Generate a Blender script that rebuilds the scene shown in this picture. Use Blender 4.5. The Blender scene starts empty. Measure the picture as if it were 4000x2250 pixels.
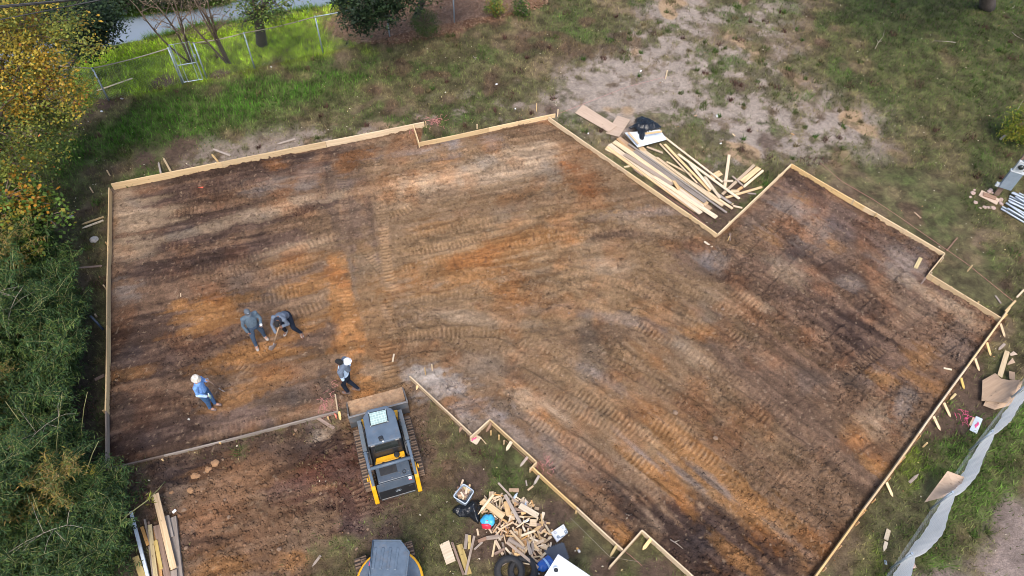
import bpy, bmesh, math, random
import numpy as np
from mathutils import Vector, Matrix, Quaternion

random.seed(7)
RNG = np.random.default_rng(11)
scene = bpy.context.scene
COL = scene.collection

# ------------------------------------------------------------------ camera, sky, sun, exposure
cam_data = bpy.data.cameras.new('camera')
cam = bpy.data.objects.new('camera', cam_data)
COL.objects.link(cam)
PITCH, ROLL = math.radians(53.0), math.radians(1.8)
fw = Vector((0, math.cos(PITCH), -math.sin(PITCH)))
up0 = Vector((0, math.sin(PITCH), math.cos(PITCH)))
rt0 = Vector((1, 0, 0))
rt = rt0 * math.cos(ROLL) + up0 * math.sin(ROLL)
up = up0 * math.cos(ROLL) - rt0 * math.sin(ROLL)
mw = Matrix((rt, up, -fw)).transposed().to_4x4()
mw.translation = Vector((0, 0, 19.0))
cam.matrix_world = mw
cam_data.sensor_width = 36.0
cam_data.lens = 26.1
cam_data.clip_start = 0.1
cam_data.clip_end = 2000
scene.camera = cam

SUN_EL, SUN_AZ = math.radians(56), math.radians(176)     # azimuth clockwise from +Y
world = bpy.data.worlds.new('World')
scene.world = world
world.use_nodes = True
wt = world.node_tree
sky = wt.nodes.new('ShaderNodeTexSky')
sky.sky_type = 'NISHITA'
sky.sun_disc = False
sky.sun_elevation = SUN_EL
sky.sun_rotation = SUN_AZ
sky.air_density = 1.0
sky.dust_density = 3.0
sky.ozone_density = 1.0
bg = wt.nodes['Background']
bg.inputs['Strength'].default_value = 0.15
wt.links.new(sky.outputs['Color'], bg.inputs['Color'])

sd = bpy.data.lights.new('sun', 'SUN')
sd.energy = 1.5
sd.angle = math.radians(20)
sd.color = (1.0, 0.955, 0.89)
sun = bpy.data.objects.new('sun', sd)
COL.objects.link(sun)
sdir = Vector((math.sin(SUN_AZ) * math.cos(SUN_EL), math.cos(SUN_AZ) * math.cos(SUN_EL), math.sin(SUN_EL)))
sun.rotation_euler = sdir.to_track_quat('Z', 'Y').to_euler()
sun.location = (0, 0, 40)

scene.view_settings.view_transform = 'Standard'
scene.view_settings.look = 'None'
scene.view_settings.gamma = 1.0
scene.view_settings.use_curve_mapping = False
scene.view_settings.exposure = 0.93
scene.cycles.filter_width = 0.95

# ------------------------------------------------------------------ numpy noise
def vnoise(x, y, seed=0):
    r = np.random.default_rng(seed + 100)
    T = r.random((256, 256)).astype(np.float32)
    xi = np.floor(x).astype(np.int64); yi = np.floor(y).astype(np.int64)
    fx = (x - xi).astype(np.float32); fy = (y - yi).astype(np.float32)
    fx = fx * fx * (3 - 2 * fx); fy = fy * fy * (3 - 2 * fy)
    x0 = xi & 255; x1 = (xi + 1) & 255; y0 = yi & 255; y1 = (yi + 1) & 255
    a = T[x0, y0]; b = T[x1, y0]; c = T[x0, y1]; d = T[x1, y1]
    return a + (b - a) * fx + (c - a) * fy + (a - b - c + d) * fx * fy

def fbm(x, y, seed=0, octv=3, gain=0.5):
    s = 0; a = 1.0; t = 0
    for i in range(octv):
        ca, sa = math.cos(0.6 * i), math.sin(0.6 * i)
        s = s + a * vnoise((ca * x - sa * y) * 2 ** i + 17.3 * i, (sa * x + ca * y) * 2 ** i - 9.1 * i, seed + 7 * i)
        t += a; a *= gain
    return s / t

def sst(a, b, v):
    t = np.clip((v - a) / (b - a), 0, 1)
    return t * t * (3 - 2 * t)

def poly_sd(x, y, poly):
    """signed distance to a polygon, negative inside"""
    P = [(p[0], p[1]) for p in poly]
    d = np.full(x.shape, 1e9, np.float32)
    ins = np.zeros(x.shape, bool)
    n = len(P)
    for i in range(n):
        ax, ay = P[i]; bx, by = P[(i + 1) % n]
        ex, ey = bx - ax, by - ay
        L2 = ex * ex + ey * ey + 1e-9
        t = np.clip(((x - ax) * ex + (y - ay) * ey) / L2, 0, 1)
        d = np.minimum(d, (x - ax - t * ex) ** 2 + (y - ay - t * ey) ** 2)
        if ay != by:
            c = ((ay > y) != (by > y)) & (x < (bx - ax) * (y - ay) / (by - ay) + ax)
            ins ^= c
    d = np.sqrt(d)
    return np.where(ins, -d, d)

def lerp(a, b, t):
    return a + (b - a) * t[..., None]

# ------------------------------------------------------------------ tagging and mesh helpers
def tag(o, label=None, cat=None, group=None, kind=None):
    if label: o['label'] = label
    if cat: o['category'] = cat
    if group: o['group'] = group
    if kind: o['kind'] = kind
    return o

def empty(name, loc=(0, 0, 0), rz=0.0, label=None, cat=None, group=None):
    o = bpy.data.objects.new(name, None)
    COL.objects.link(o)
    o.empty_display_size = 0.2
    o.location = loc
    o.rotation_euler = (0, 0, rz)
    return tag(o, label, cat, group)

def mesh_np(name, V, F, mat, col=None, parent=None, k=3, smooth=False, attr='col'):
    """fast mesh from numpy arrays (faces all k-gons); col is per-vertex linear rgb"""
    V = np.asarray(V, np.float32); F = np.asarray(F, np.int32)
    me = bpy.data.meshes.new(name)
    me.vertices.add(len(V)); me.vertices.foreach_set('co', V.ravel())
    me.loops.add(F.size); me.loops.foreach_set('vertex_index', F.ravel())
    me.polygons.add(len(F))
    me.polygons.foreach_set('loop_start', np.arange(0, F.size, k, dtype=np.int32))
    if smooth:
        me.polygons.foreach_set('use_smooth', np.ones(len(F), bool))
    me.update(calc_edges=True)
    if col is not None:
        a = me.attributes.new(attr, 'FLOAT_COLOR', 'POINT')
        c = np.ones((len(V), 4), np.float32); c[:, :3] = col
        a.data.foreach_set('color', c.ravel())
    if mat: me.materials.append(mat)
    o = bpy.data.objects.new(name, me)
    COL.objects.link(o)
    if parent: o.parent = parent
    return o

class MB:
    def __init__(s): s.v = []; s.f = []
    def add(s, vs, fs):
        n = len(s.v); s.v += [tuple(v) for v in vs]; s.f += [tuple(i + n for i in f) for f in fs]
        return s
    def box(s, c, d, rot=None):
        hx, hy, hz = d[0] / 2, d[1] / 2, d[2] / 2
        vs = [Vector((x, y, z)) for z in (-hz, hz) for y in (-hy, hy) for x in (-hx, hx)]
        if rot: vs = [rot @ v for v in vs]
        c = Vector(c)
        return s.add([v + c for v in vs], [(0, 2, 3, 1), (4, 5, 7, 6), (0, 1, 5, 4), (2, 6, 7, 3), (0, 4, 6, 2), (1, 3, 7, 5)])
    def prism(s, poly, z0, z1):
        n = len(poly)
        vs = [(p[0], p[1], z0) for p in poly] + [(p[0], p[1], z1) for p in poly]
        fs = [tuple(range(n - 1, -1, -1)), tuple(range(n, 2 * n))] + [(i, (i + 1) % n, n + (i + 1) % n, n + i) for i in range(n)]
        return s.add(vs, fs)
    def xprism(s, yz, x0, x1):
        """profile in the y,z plane, swept along x"""
        n = len(yz)
        vs = [(x0, p[0], p[1]) for p in yz] + [(x1, p[0], p[1]) for p in yz]
        fs = [tuple(range(n)), tuple(range(2 * n - 1, n - 1, -1))] + [(i, n + i, n + (i + 1) % n, (i + 1) % n) for i in range(n)]
        return s.add(vs, fs)
    def tube(s, path, r, n=8, side=None, cap=True):
        path = [Vector(p) for p in path]
        m = len(path)
        if not hasattr(r, '__len__'): r = [r] * m
        rings = []
        ref = Vector(side) if side else None
        for i, p in enumerate(path):
            t = (path[min(i + 1, m - 1)] - path[max(i - 1, 0)])
            if t.length < 1e-9: t = Vector((0, 0, 1))
            t.normalize()
            if ref is None:
                ref = Vector((1, 0, 0)) if abs(t.x) < 0.9 else Vector((0, 1, 0))
            a = (ref - t * ref.dot(t))
            if a.length < 1e-6: a = t.orthogonal()
            a.normalize(); b = t.cross(a)
            if not side: ref = a
            ra, rb = r[i] if hasattr(r[i], '__len__') else (r[i], r[i])
            rings.append([p + a * (ra * math.cos(2 * math.pi * k / n)) + b * (rb * math.sin(2 * math.pi * k / n)) for k in range(n)])
        vs = [v for R in rings for v in R]
        fs = [(i * n + k, i * n + (k + 1) % n, (i + 1) * n + (k + 1) % n, (i + 1) * n + k) for i in range(m - 1) for k in range(n)]
        if cap: fs += [tuple(range(n - 1, -1, -1)), tuple(range((m - 1) * n, m * n))]
        return s.add(vs, fs)
    def capsule(s, a, b, ra, rb=None, n=10, side=None, flat=1.0):
        """round-ended tapered limb"""
        rb = ra if rb is None else rb
        a, b = Vector(a), Vector(b)
        t = (b - a).normalized() if (b - a).length > 1e-6 else Vector((0, 0, 1))
        path, rr = [], []
        for q in (-1, -0.8, -0.45): path.append(a + t * ra * q); rr.append(max(0.02 * ra, ra * math.sqrt(max(0, 1 - q * q))))
        path.append(a); rr.append(ra); path.append(b); rr.append(rb)
        for q in (0.45, 0.8, 1): path.append(b + t * rb * q); rr.append(max(0.02 * rb, rb * math.sqrt(max(0, 1 - q * q))))
        return s.tube(path, [(x, x * flat) for x in rr], n, side)
    def ball(s, c, r, n=12, m=8):
        r = (r, r, r) if not hasattr(r, '__len__') else r
        vs = []; fs = []
        for i in range(m + 1):
            th = math.pi * i / m
            for k in range(n):
                ph = 2 * math.pi * k / n
                vs.append((c[0] + r[0] * max(1e-3, math.sin(th)) * math.cos(ph), c[1] + r[1] * max(1e-3, math.sin(th)) * math.sin(ph), c[2] + r[2] * math.cos(th)))
        for i in range(m):
            for k in range(n):
                fs.append((i * n + k, (i + 1) * n + k, (i + 1) * n + (k + 1) % n, i * n + (k + 1) % n))
        fs += [tuple(range(n)), tuple(range((m + 1) * n - 1, m * n - 1, -1))]
        return s.add(vs, fs)
    def lathe(s, prof, c=(0, 0, 0), n=16, axis='z', cap=True):
        vs = []; m = len(prof)
        for (r, h) in prof:
            for k in range(n):
                a = 2 * math.pi * k / n; x, y = r * math.cos(a), r * math.sin(a)
                p = (x, y, h) if axis == 'z' else ((h, x, y) if axis == 'x' else (y, h, x))
                vs.append((p[0] + c[0], p[1] + c[1], p[2] + c[2]))
        fs = [(i * n + k, i * n + (k + 1) % n, (i + 1) * n + (k + 1) % n, (i + 1) * n + k) for i in range(m - 1) for k in range(n)]
        if cap: fs += [tuple(range(n - 1, -1, -1)), tuple(range((m - 1) * n, m * n))]
        return s.add(vs, fs)
    def build(s, name, mat, parent=None, bevel=0.0, smooth=False, seg=2, loc=None, rot=None):
        me = bpy.data.meshes.new(name)
        me.from_pydata(s.v, [], s.f)
        me.update()
        if smooth: me.polygons.foreach_set('use_smooth', [True] * len(me.polygons))
        if mat: me.materials.append(mat)
        o = bpy.data.objects.new(name, me)
        COL.objects.link(o)
        if parent: o.parent = parent
        if loc is not None: o.location = loc
        if rot is not None: o.rotation_euler = rot
        if bevel > 0:
            b = o.modifiers.new('bevel', 'BEVEL'); b.width = bevel; b.segments = seg; b.limit_method = 'ANGLE'; b.angle_limit = math.radians(35)
        return o

def bake_voxel(o, voxel, smooth=4, ratio=0.5):
    """one continuous surface from overlapping closed shapes"""
    r = o.modifiers.new('r', 'REMESH'); r.mode = 'VOXEL'; r.voxel_size = voxel; r.use_smooth_shade = True
    m = o.modifiers.new('s', 'SMOOTH'); m.factor = 0.5; m.iterations = smooth
    if ratio < 1:
        d = o.modifiers.new('d', 'DECIMATE'); d.ratio = ratio
    dg = bpy.context.evaluated_depsgraph_get()
    me = bpy.data.meshes.new_from_object(o.evaluated_get(dg))
    o.modifiers.clear()
    old = o.data; o.data = me
    me.polygons.foreach_set('use_smooth', [True] * len(me.polygons))
    if old.materials and not me.materials: me.materials.append(old.materials[0])
    return o

# ------------------------------------------------------------------ materials
def N(nt, t, **kw):
    n = nt.nodes.new(t)
    for k, v in kw.items():
        if k in n.inputs: n.inputs[k].default_value = v
        else: setattr(n, k, v)
    return n

def new_mat(name):
    m = bpy.data.materials.new(name); m.use_nodes = True
    nt = m.node_tree
    return m, nt, nt.nodes['Principled BSDF']

def ramp(nt, stops, fac):
    r = nt.nodes.new('ShaderNodeValToRGB')
    e = r.color_ramp.elements
    while len(e) < len(stops): e.new(0.5)
    for i, (p, c) in enumerate(stops):
        e[i].position = p; e[i].color = (*c, 1)
    nt.links.new(fac, r.inputs['Fac'])
    return r

def mixc(nt, fac, a, b, mode='MIX'):
    m = nt.nodes.new('ShaderNodeMix'); m.data_type = 'RGBA'; m.blend_type = mode
    for s, v in ((0, fac), (6, a), (7, b)):
        if hasattr(v, 'is_linked') or hasattr(v, 'links'): nt.links.new(v, m.inputs[s])
        elif s == 0: m.inputs[0].default_value = v
        else: m.inputs[s].default_value = (*v, 1)
    return m.outputs[2]

def paint(name, col, rough=0.5, metal=0.0, dirt=0.0, dirtcol=(0.2, 0.12, 0.07), scale=6.0, bump=0.0, spec=0.5):
    m, nt, b = new_mat(name)
    tc = N(nt, 'ShaderNodeTexCoord')
    nz = N(nt, 'ShaderNodeTexNoise', Scale=scale, Detail=6.0, Roughness=0.65)
    nt.links.new(tc.outputs['Object'], nz.inputs['Vector'])
    v = ramp(nt, [(0.3, (0.82,) * 3), (0.7, (1.12,) * 3)], nz.outputs['Fac'])
    c = mixc(nt, 1.0, col, v.outputs['Color'], 'MULTIPLY')
    if dirt > 0:
        nz2 = N(nt, 'ShaderNodeTexNoise', Scale=scale * 0.7, Detail=8.0, Roughness=0.7)
        nt.links.new(tc.outputs['Object'], nz2.inputs['Vector'])
        r2 = ramp(nt, [(0.62 - 0.35 * dirt, (0,) * 3), (0.80 - 0.3 * dirt, (min(1, dirt * 1.3),) * 3)], nz2.outputs['Fac'])
        c = mixc(nt, r2.outputs['Color'], c, dirtcol)
    nt.links.new(c, b.inputs['Base Color'])
    rr = ramp(nt, [(0.3, (max(0.05, rough - 0.08),) * 3), (0.7, (min(1, rough + 0.12),) * 3)], nz.outputs['Fac'])
    nt.links.new(rr.outputs['Color'], b.inputs['Roughness'])
    b.inputs['Metallic'].default_value = metal
    b.inputs['Specular IOR Level'].default_value = spec
    if bump:
        bp = N(nt, 'ShaderNodeBump', Strength=bump, Distance=0.02)
        nz3 = N(nt, 'ShaderNodeTexNoise', Scale=scale * 5, Detail=4.0)
        nt.links.new(tc.outputs['Object'], nz3.inputs['Vector'])
        nt.links.new(nz3.outputs['Fac'], bp.inputs['Height']); nt.links.new(bp.outputs['Normal'], b.inputs['Normal'])
    return m

def translucent(m, col, f):
    nt = m.node_tree; b = nt.nodes['Principled BSDF']; tr = N(nt, 'ShaderNodeBsdfTranslucent'); tr.inputs['Color'].default_value = (*col, 1)
    mx = N(nt, 'ShaderNodeMixShader'); mx.inputs['Fac'].default_value = f
    nt.links.new(b.outputs[0], mx.inputs[1]); nt.links.new(tr.outputs[0], mx.inputs[2]); nt.links.new(mx.outputs[0], nt.nodes['Material Output'].inputs['Surface'])
    return m

def cloth(name, col, worn=None):
    """woven cloth with soft folds"""
    m, nt, b = new_mat(name)
    tc = N(nt, 'ShaderNodeTexCoord'); mp = N(nt, 'ShaderNodeMapping'); mp.inputs['Scale'].default_value = (1, 1, .55); nt.links.new(tc.outputs['Object'], mp.inputs['Vector'])
    n1 = N(nt, 'ShaderNodeTexNoise', Scale=9.0, Detail=3.0, Roughness=0.55, Distortion=1.6); nt.links.new(mp.outputs['Vector'], n1.inputs['Vector'])
    r = ramp(nt, [(0.3, tuple(.78 * c for c in col)), (0.7, tuple(min(1, 1.18 * c) for c in col))], n1.outputs['Fac']); c = r.outputs['Color']
    if worn:
        n2 = N(nt, 'ShaderNodeTexNoise', Scale=7.0, Detail=6.0, Roughness=0.7); nt.links.new(tc.outputs['Object'], n2.inputs['Vector'])
        r2 = ramp(nt, [(0.55, (0,) * 3), (0.75, (.6,) * 3)], n2.outputs['Fac']); c = mixc(nt, r2.outputs['Color'], c, worn)
    nt.links.new(c, b.inputs['Base Color']); b.inputs['Roughness'].default_value = .9; b.inputs['Specular IOR Level'].default_value = .2
    bp = N(nt, 'ShaderNodeBump', Strength=1.0, Distance=0.05); nt.links.new(n1.outputs['Fac'], bp.inputs['Height']); nt.links.new(bp.outputs['Normal'], b.inputs['Normal'])
    return m

def wood(name, c0, c1, knots=True, dirt=0.15, rough=0.75):
    """grain runs along local x; each object gets its own tint and offset"""
    m, nt, b = new_mat(name)
    tc = N(nt, 'ShaderNodeTexCoord'); oi = N(nt, 'ShaderNodeObjectInfo')
    mp = N(nt, 'ShaderNodeMapping'); mp.inputs['Scale'].default_value = (1.2, 22, 22)
    cmb = N(nt, 'ShaderNodeMath', operation='MULTIPLY'); cmb.inputs[1].default_value = 40
    nt.links.new(oi.outputs['Random'], cmb.inputs[0])
    vv = N(nt, 'ShaderNodeCombineXYZ')
    for k in range(3): nt.links.new(cmb.outputs[0], vv.inputs[k])
    nt.links.new(tc.outputs['Object'], mp.inputs['Vector']); nt.links.new(vv.outputs[0], mp.inputs['Location'])
    nz = N(nt, 'ShaderNodeTexNoise', Scale=1.0, Detail=5.0, Roughness=0.6)
    nt.links.new(mp.outputs['Vector'], nz.inputs['Vector'])
    r = ramp(nt, [(0.32, c1), (0.62, c0)], nz.outputs['Fac'])
    c = r.outputs['Color']
    val = N(nt, 'ShaderNodeMapRange'); val.inputs['To Min'].default_value = 0.72; val.inputs['To Max'].default_value = 1.12
    nt.links.new(oi.outputs['Random'], val.inputs['Value'])
    hs = N(nt, 'ShaderNodeHueSaturation'); nt.links.new(val.outputs[0], hs.inputs['Value']); nt.links.new(c, hs.inputs['Color'])
    s2 = N(nt, 'ShaderNodeMath', operation='FRACT'); s3 = N(nt, 'ShaderNodeMath', operation='MULTIPLY'); s3.inputs[1].default_value = 7.31
    nt.links.new(oi.outputs['Random'], s3.inputs[0]); nt.links.new(s3.outputs[0], s2.inputs[0])
    sr = N(nt, 'ShaderNodeMapRange'); sr.inputs['To Min'].default_value = 0.7; sr.inputs['To Max'].default_value = 1.05
    nt.links.new(s2.outputs[0], sr.inputs['Value']); nt.links.new(sr.outputs[0], hs.inputs['Saturation'])
    c = hs.outputs['Color']
    mp2 = N(nt, 'ShaderNodeMapping'); mp2.inputs['Scale'].default_value = (3.2, 7, 7)
    nt.links.new(tc.outputs['Object'], mp2.inputs['Vector']); nt.links.new(vv.outputs[0], mp2.inputs['Location'])
    if knots:
        vo = N(nt, 'ShaderNodeTexVoronoi', Scale=1.0); nt.links.new(mp2.outputs['Vector'], vo.inputs['Vector'])
        rk = ramp(nt, [(0.05, (0.8,) * 3), (0.13, (0,) * 3)], vo.outputs['Distance'])
        c = mixc(nt, rk.outputs['Color'], c, tuple(0.35 * x for x in c1))
    nz2 = N(nt, 'ShaderNodeTexNoise', Scale=1.3, Detail=7.0, Roughness=0.7); nt.links.new(mp2.outputs['Vector'], nz2.inputs['Vector'])
    rd = ramp(nt, [(0.56, (0,) * 3), (0.74, (min(1, dirt * 3),) * 3)], nz2.outputs['Fac'])
    c = mixc(nt, rd.outputs['Color'], c, (0.15, 0.095, 0.06))
    nt.links.new(c, b.inputs['Base Color'])
    b.inputs['Roughness'].default_value = rough
    b.inputs['Specular IOR Level'].default_value = 0.25
    bp = N(nt, 'ShaderNodeBump', Strength=0.25, Distance=0.004)
    nt.links.new(nz.outputs['Fac'], bp.inputs['Height']); nt.links.new(bp.outputs['Normal'], b.inputs['Normal'])
    return m

def attr_mat(name, rough=0.7, spec=0.2, noise=0.0, scale=30, transl=0.0, rand=0.0, bump=0.0):
    m, nt, b = new_mat(name)
    a = N(nt, 'ShaderNodeAttribute', attribute_name='col')
    c = a.outputs['Color']
    if noise:
        tc = N(nt, 'ShaderNodeTexCoord'); nz = N(nt, 'ShaderNodeTexNoise', Scale=scale, Detail=5.0, Roughness=0.7)
        nt.links.new(tc.outputs['Object'], nz.inputs['Vector'])
        r = ramp(nt, [(0.25, (1 - noise,) * 3), (0.75, (1 + noise,) * 3)], nz.outputs['Fac'])
        c = mixc(nt, 1.0, c, r.outputs['Color'], 'MULTIPLY')
        if bump:
            bp = N(nt, 'ShaderNodeBump', Strength=bump, Distance=0.03)
            nt.links.new(nz.outputs['Fac'], bp.inputs['Height']); nt.links.new(bp.outputs['Normal'], b.inputs['Normal'])
    if rand:
        oi = N(nt, 'ShaderNodeObjectInfo'); hs = N(nt, 'ShaderNodeHueSaturation')
        mr = N(nt, 'ShaderNodeMapRange'); mr.inputs['To Min'].default_value = 1 - rand; mr.inputs['To Max'].default_value = 1 + rand
        nt.links.new(oi.outputs['Random'], mr.inputs['Value']); nt.links.new(mr.outputs[0], hs.inputs['Value'])
        nt.links.new(c, hs.inputs['Color']); c = hs.outputs['Color']
    nt.links.new(c, b.inputs['Base Color'])
    b.inputs['Roughness'].default_value = rough
    b.inputs['Specular IOR Level'].default_value = spec
    if transl:
        tr = N(nt, 'ShaderNodeBsdfTranslucent'); nt.links.new(c, tr.inputs['Color'])
        mx = N(nt, 'ShaderNodeMixShader'); mx.inputs['Fac'].default_value = transl
        out = nt.nodes['Material Output']
        nt.links.new(b.outputs[0], mx.inputs[1]); nt.links.new(tr.outputs[0], mx.inputs[2]); nt.links.new(mx.outputs[0], out.inputs['Surface'])
    return m

M = {}
M['pine'] = wood('fresh_pine', (0.68, 0.47, 0.25), (0.50, 0.31, 0.14), dirt=0.08)
M['pale'] = wood('pale_pine', (0.74, 0.58, 0.37), (0.58, 0.42, 0.24), dirt=0.10)
M['form'] = wood('form_pine', (0.68, 0.47, 0.22), (0.53, 0.34, 0.15), dirt=0.10)
M['greyw'] = wood('weathered_wood', (0.37, 0.295, 0.235), (0.22, 0.17, 0.135), dirt=0.12)
M['brownw'] = wood('brown_wood', (0.30, 0.19, 0.13), (0.18, 0.11, 0.075), dirt=0.15)
M['yellow'] = wood('treated_pine', (0.50, 0.37, 0.13), (0.36, 0.25, 0.08), dirt=0.10)
M['orange'] = wood('orange_pine', (0.60, 0.34, 0.13), (0.45, 0.23, 0.08), dirt=0.08)
M['ply'] = wood('plywood', (0.47, 0.325, 0.215), (0.40, 0.27, 0.175), dirt=0.12)
M['muddyw'] = wood('muddy_wood', (0.22, 0.15, 0.11), (0.13, 0.085, 0.06), dirt=0.3)
M['steel'] = paint('galvanised_steel', (0.34, 0.39, 0.44), 0.5, 0.5, 0.15)
M['fence_steel'] = paint('fence_galvanised', (0.36, 0.42, 0.47), 0.45, 0.5, 0.15)
M['dark_blue_grey'] = paint('charcoal_paint', (0.088, 0.120, 0.160), 0.42, 0.0, 0.30, (0.17, 0.13, 0.10), 6.0, 0.05)
M['hood_dark'] = paint('hood_paint', (0.050, 0.068, 0.092), 0.4, 0.0, 0.2, (0.17, 0.13, 0.10), 5.0, 0.05)
M['arm_grey'] = paint('arm_paint', (0.15, 0.175, 0.19), 0.42, 0.0, 0.4, (0.20, 0.15, 0.11), 7)
M['black'] = paint('black_trim', (0.018, 0.02, 0.024), 0.45, 0.0, 0.15)
M['rubber'] = paint('rubber', (0.022, 0.022, 0.024), 0.75, 0.0, 0.25, (0.10, 0.075, 0.055), 9, 0.2)
M['mud_rubber'] = paint('muddy_track', (0.13, 0.082, 0.054), 0.92, 0.0, 0.7, (0.24, 0.145, 0.085), 8, 0.5)
M['track_dark'] = paint('track_belt', (0.045, 0.034, 0.028), 0.9, 0.0, 0.35, (0.12, 0.08, 0.055), 8, 0.3)
M['track_lug'] = paint('track_lug', (0.20, 0.135, 0.092), 0.92, 0.0, 0.5, (0.12, 0.08, 0.055), 7, 0.5)
M['mud'] = paint('bucket_soil', (0.44, 0.275, 0.155), 0.95, 0.0, 0.5, (0.24, 0.13, 0.07), 9, 0.8)
M['bucket_steel'] = paint('bucket_steel', (0.10, 0.11, 0.12), 0.5, 0.3, 0.5, (0.20, 0.14, 0.10), 5)
M['worn_steel'] = paint('worn_edge', (0.30, 0.28, 0.26), 0.45, 0.5, 0.35)
M['yellow_paint'] = paint('yellow_paint', (0.72, 0.36, 0.012), 0.38, 0.0, 0.18, (0.25, 0.16, 0.07), 6)
M['white_plastic'] = paint('white_plastic', (0.80, 0.81, 0.82), 0.4, 0.0, 0.06, (0.45, 0.40, 0.35), 3)
M['foam'] = paint('white_foam', (0.82, 0.82, 0.83), 0.8, 0.0, 0.1, (0.4, 0.36, 0.36), 5)
M['mat'] = paint('grey_foam_mat', (0.085, 0.092, 0.105), 0.8, 0.0, 0.12, (0.15, 0.12, 0.1), 12, 0.2)
M['bag'] = paint('black_film', (0.008, 0.010, 0.014), 0.28, 0.0, 0.0, scale=5, bump=0.5)
M['sheet'] = paint('blue_white_panel', (0.60, 0.65, 0.68), 0.55, 0.0, 0.05)
M['glass'] = paint('tinted_glass', (0.02, 0.025, 0.022), 0.08, 0.0, 0.0)
M['hatch'] = paint('hatch_glass', (0.34, 0.45, 0.42), 0.2, 0.0, 0.1)
M['hatch_line'] = paint('hatch_grid', (0.52, 0.62, 0.58), 0.4)
M['tote'] = paint('grey_tote', (0.26, 0.31, 0.37), 0.5, 0.0, 0.1)
M['blue_water'] = paint('blue_jug', (0.03, 0.12, 0.42), 0.12, 0.0, 0.0)
M['cyan'] = paint('cyan_plastic', (0.06, 0.40, 0.70), 0.3)
M['red'] = paint('red_plastic', (0.62, 0.03, 0.06), 0.35)
M['pink'] = paint('pink_tape', (0.80, 0.10, 0.25), 0.5)
M['string'] = paint('pink_string', (0.55, 0.22, 0.20), 0.8)
M['clear'] = paint('clear_plastic', (0.50, 0.58, 0.66), 0.15)
M['stone'] = paint('grey_stone', (0.38, 0.36, 0.34), 0.9, 0.0, 0.3, bump=0.4)
M['clod_brown'] = paint('brown_clod', (0.25, 0.165, 0.11), 0.95, 0.0, 0.4, bump=0.6)
M['clod_tan'] = paint('tan_clod', (0.36, 0.20, 0.10), 0.95, 0.0, 0.4, bump=0.6)
M['brick_stone'] = paint('pinkish_rubble', (0.46, 0.33, 0.28), 0.9, 0.0, 0.3, bump=0.4)
M['fabric'] = translucent(paint('white_fabric', (0.90, 0.885, 0.86), 0.95, 0.0, 0.03, (0.45, 0.42, 0.38), 2.0, 0.1, 0.1), (0.88, 0.87, 0.85), .5)
M['meter_grey'] = paint('panel_grey', (0.24, 0.29, 0.34), 0.4, 0.15, 0.05)
M['meter_light'] = paint('meter_grey', (0.46, 0.49, 0.50), 0.45, 0.1, 0.05)
M['bark'] = paint('bark', (0.085, 0.065, 0.055), 0.95, 0, 0.4, (0.16, 0.13, 0.11), 8, 0.8)
M['brownbark'] = paint('smooth_bark', (0.15, 0.105, 0.075), 0.85, 0, 0.4, (0.11, 0.07, 0.05), 6, 0.4)
M['twig'] = paint('dry_twig', (0.34, 0.29, 0.23), 0.9)
M['culm'] = paint('bamboo_culm', (0.24, 0.23, 0.09), 0.6, 0, 0.3, (0.13, 0.14, 0.05), 3)
M['leaf'] = attr_mat('leaf', 0.55, 0.3, transl=0.3, rand=0.12)
M['wire'] = paint('pale_wire', (0.55, 0.58, 0.60), 0.5, 0.3)
M['blade'] = attr_mat('grass_blade', 0.7, 0.15, transl=0.25)
M['clod'] = attr_mat('soil_clod', 0.95, 0.1, 0.3, 40)
M['cable'] = paint('black_cable', (0.02, 0.02, 0.022), 0.6)
# ------------------------------------------------------------------ the ground: height, soil and grass fields in metres
PAD = [(-14.260, 18.153, 0), (-3.576, 22.009, 0), (-3.611, 20.887, 0), (1.202, 22.562, 0), (6.930, 16.773, 0), (10.183, 20.371, 0), (14.452, 16.233, 0), (13.670, 15.383, 0),
       (15.597, 13.668, 0), (7.832, 5.598, 0), (6.922, 4.565, 0), (5.680, 4.528, 0), (3.537, 6.533, 0), (3.012, 6.061, 0), (0.743, 8.204, 0), (0.819, 8.332, 0), (-0.508, 9.552, 0),
       (-1.006, 9.049, 0), (-2.911, 10.873, 0), (-4.750, 9.758, 0), (-4.955, 9.678, 0), (-10.743, 7.823, 0)]
DIRT = [(-11.030, 8.047, 0), (-4.975, 9.798, 0), (-3.954, 10.835, 0), (-2.761, 10.878, 0), (-2.336, 9.569, 0), (-2.288, 8.339, 0), (-2.579, 7.183, 0), (-3.112, 6.622, 0), (-3.701, 6.142, 0),
        (-4.910, 5.657, 0), (-5.529, 4.961, 0), (-8.188, 4.642, 0), (-8.692, 6.713, 0), (-10.034, 7.150, 0)]
SAND = [(-0.414, 22.863, 0), (0.569, 24.645, 0), (3.503, 27.557, 0), (5.089, 29.730, 0), (7.838, 31.722, 0), (11.582, 30.890, 0), (12.032, 28.004, 0), (12.929, 25.258, 0), (14.602, 23.737, 0), (14.019, 22.350, 0),
        (10.880, 21.062, 0), (8.240, 19.592, 0), (5.706, 20.278, 0), (3.721, 21.869, 0), (1.781, 22.816, 0)]
SAND2 = [(-12.347, 20.003, 0), (-11.100, 20.612, 0), (-8.385, 21.304, 0), (-6.074, 21.995, 0), (-3.708, 22.857, 0), (-1.268, 24.069, 0), (0.259, 24.629, 0), (0.783, 22.920, 0), (-3.132, 21.986, 0), (-6.852, 20.808, 0), (-10.323, 19.423, 0), (-11.857, 18.962, 0)]
TRACKROAD = [(15.638, 8.714, 0), (14.075, 7.792, 0), (13.254, 7.074, 0), (12.516, 6.519, 0), (11.803, 5.982, 0), (11.050, 5.462, 0), (10.292, 4.664, 0), (15.831, 4.827, 0), (17.787, 8.786, 0)]
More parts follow.
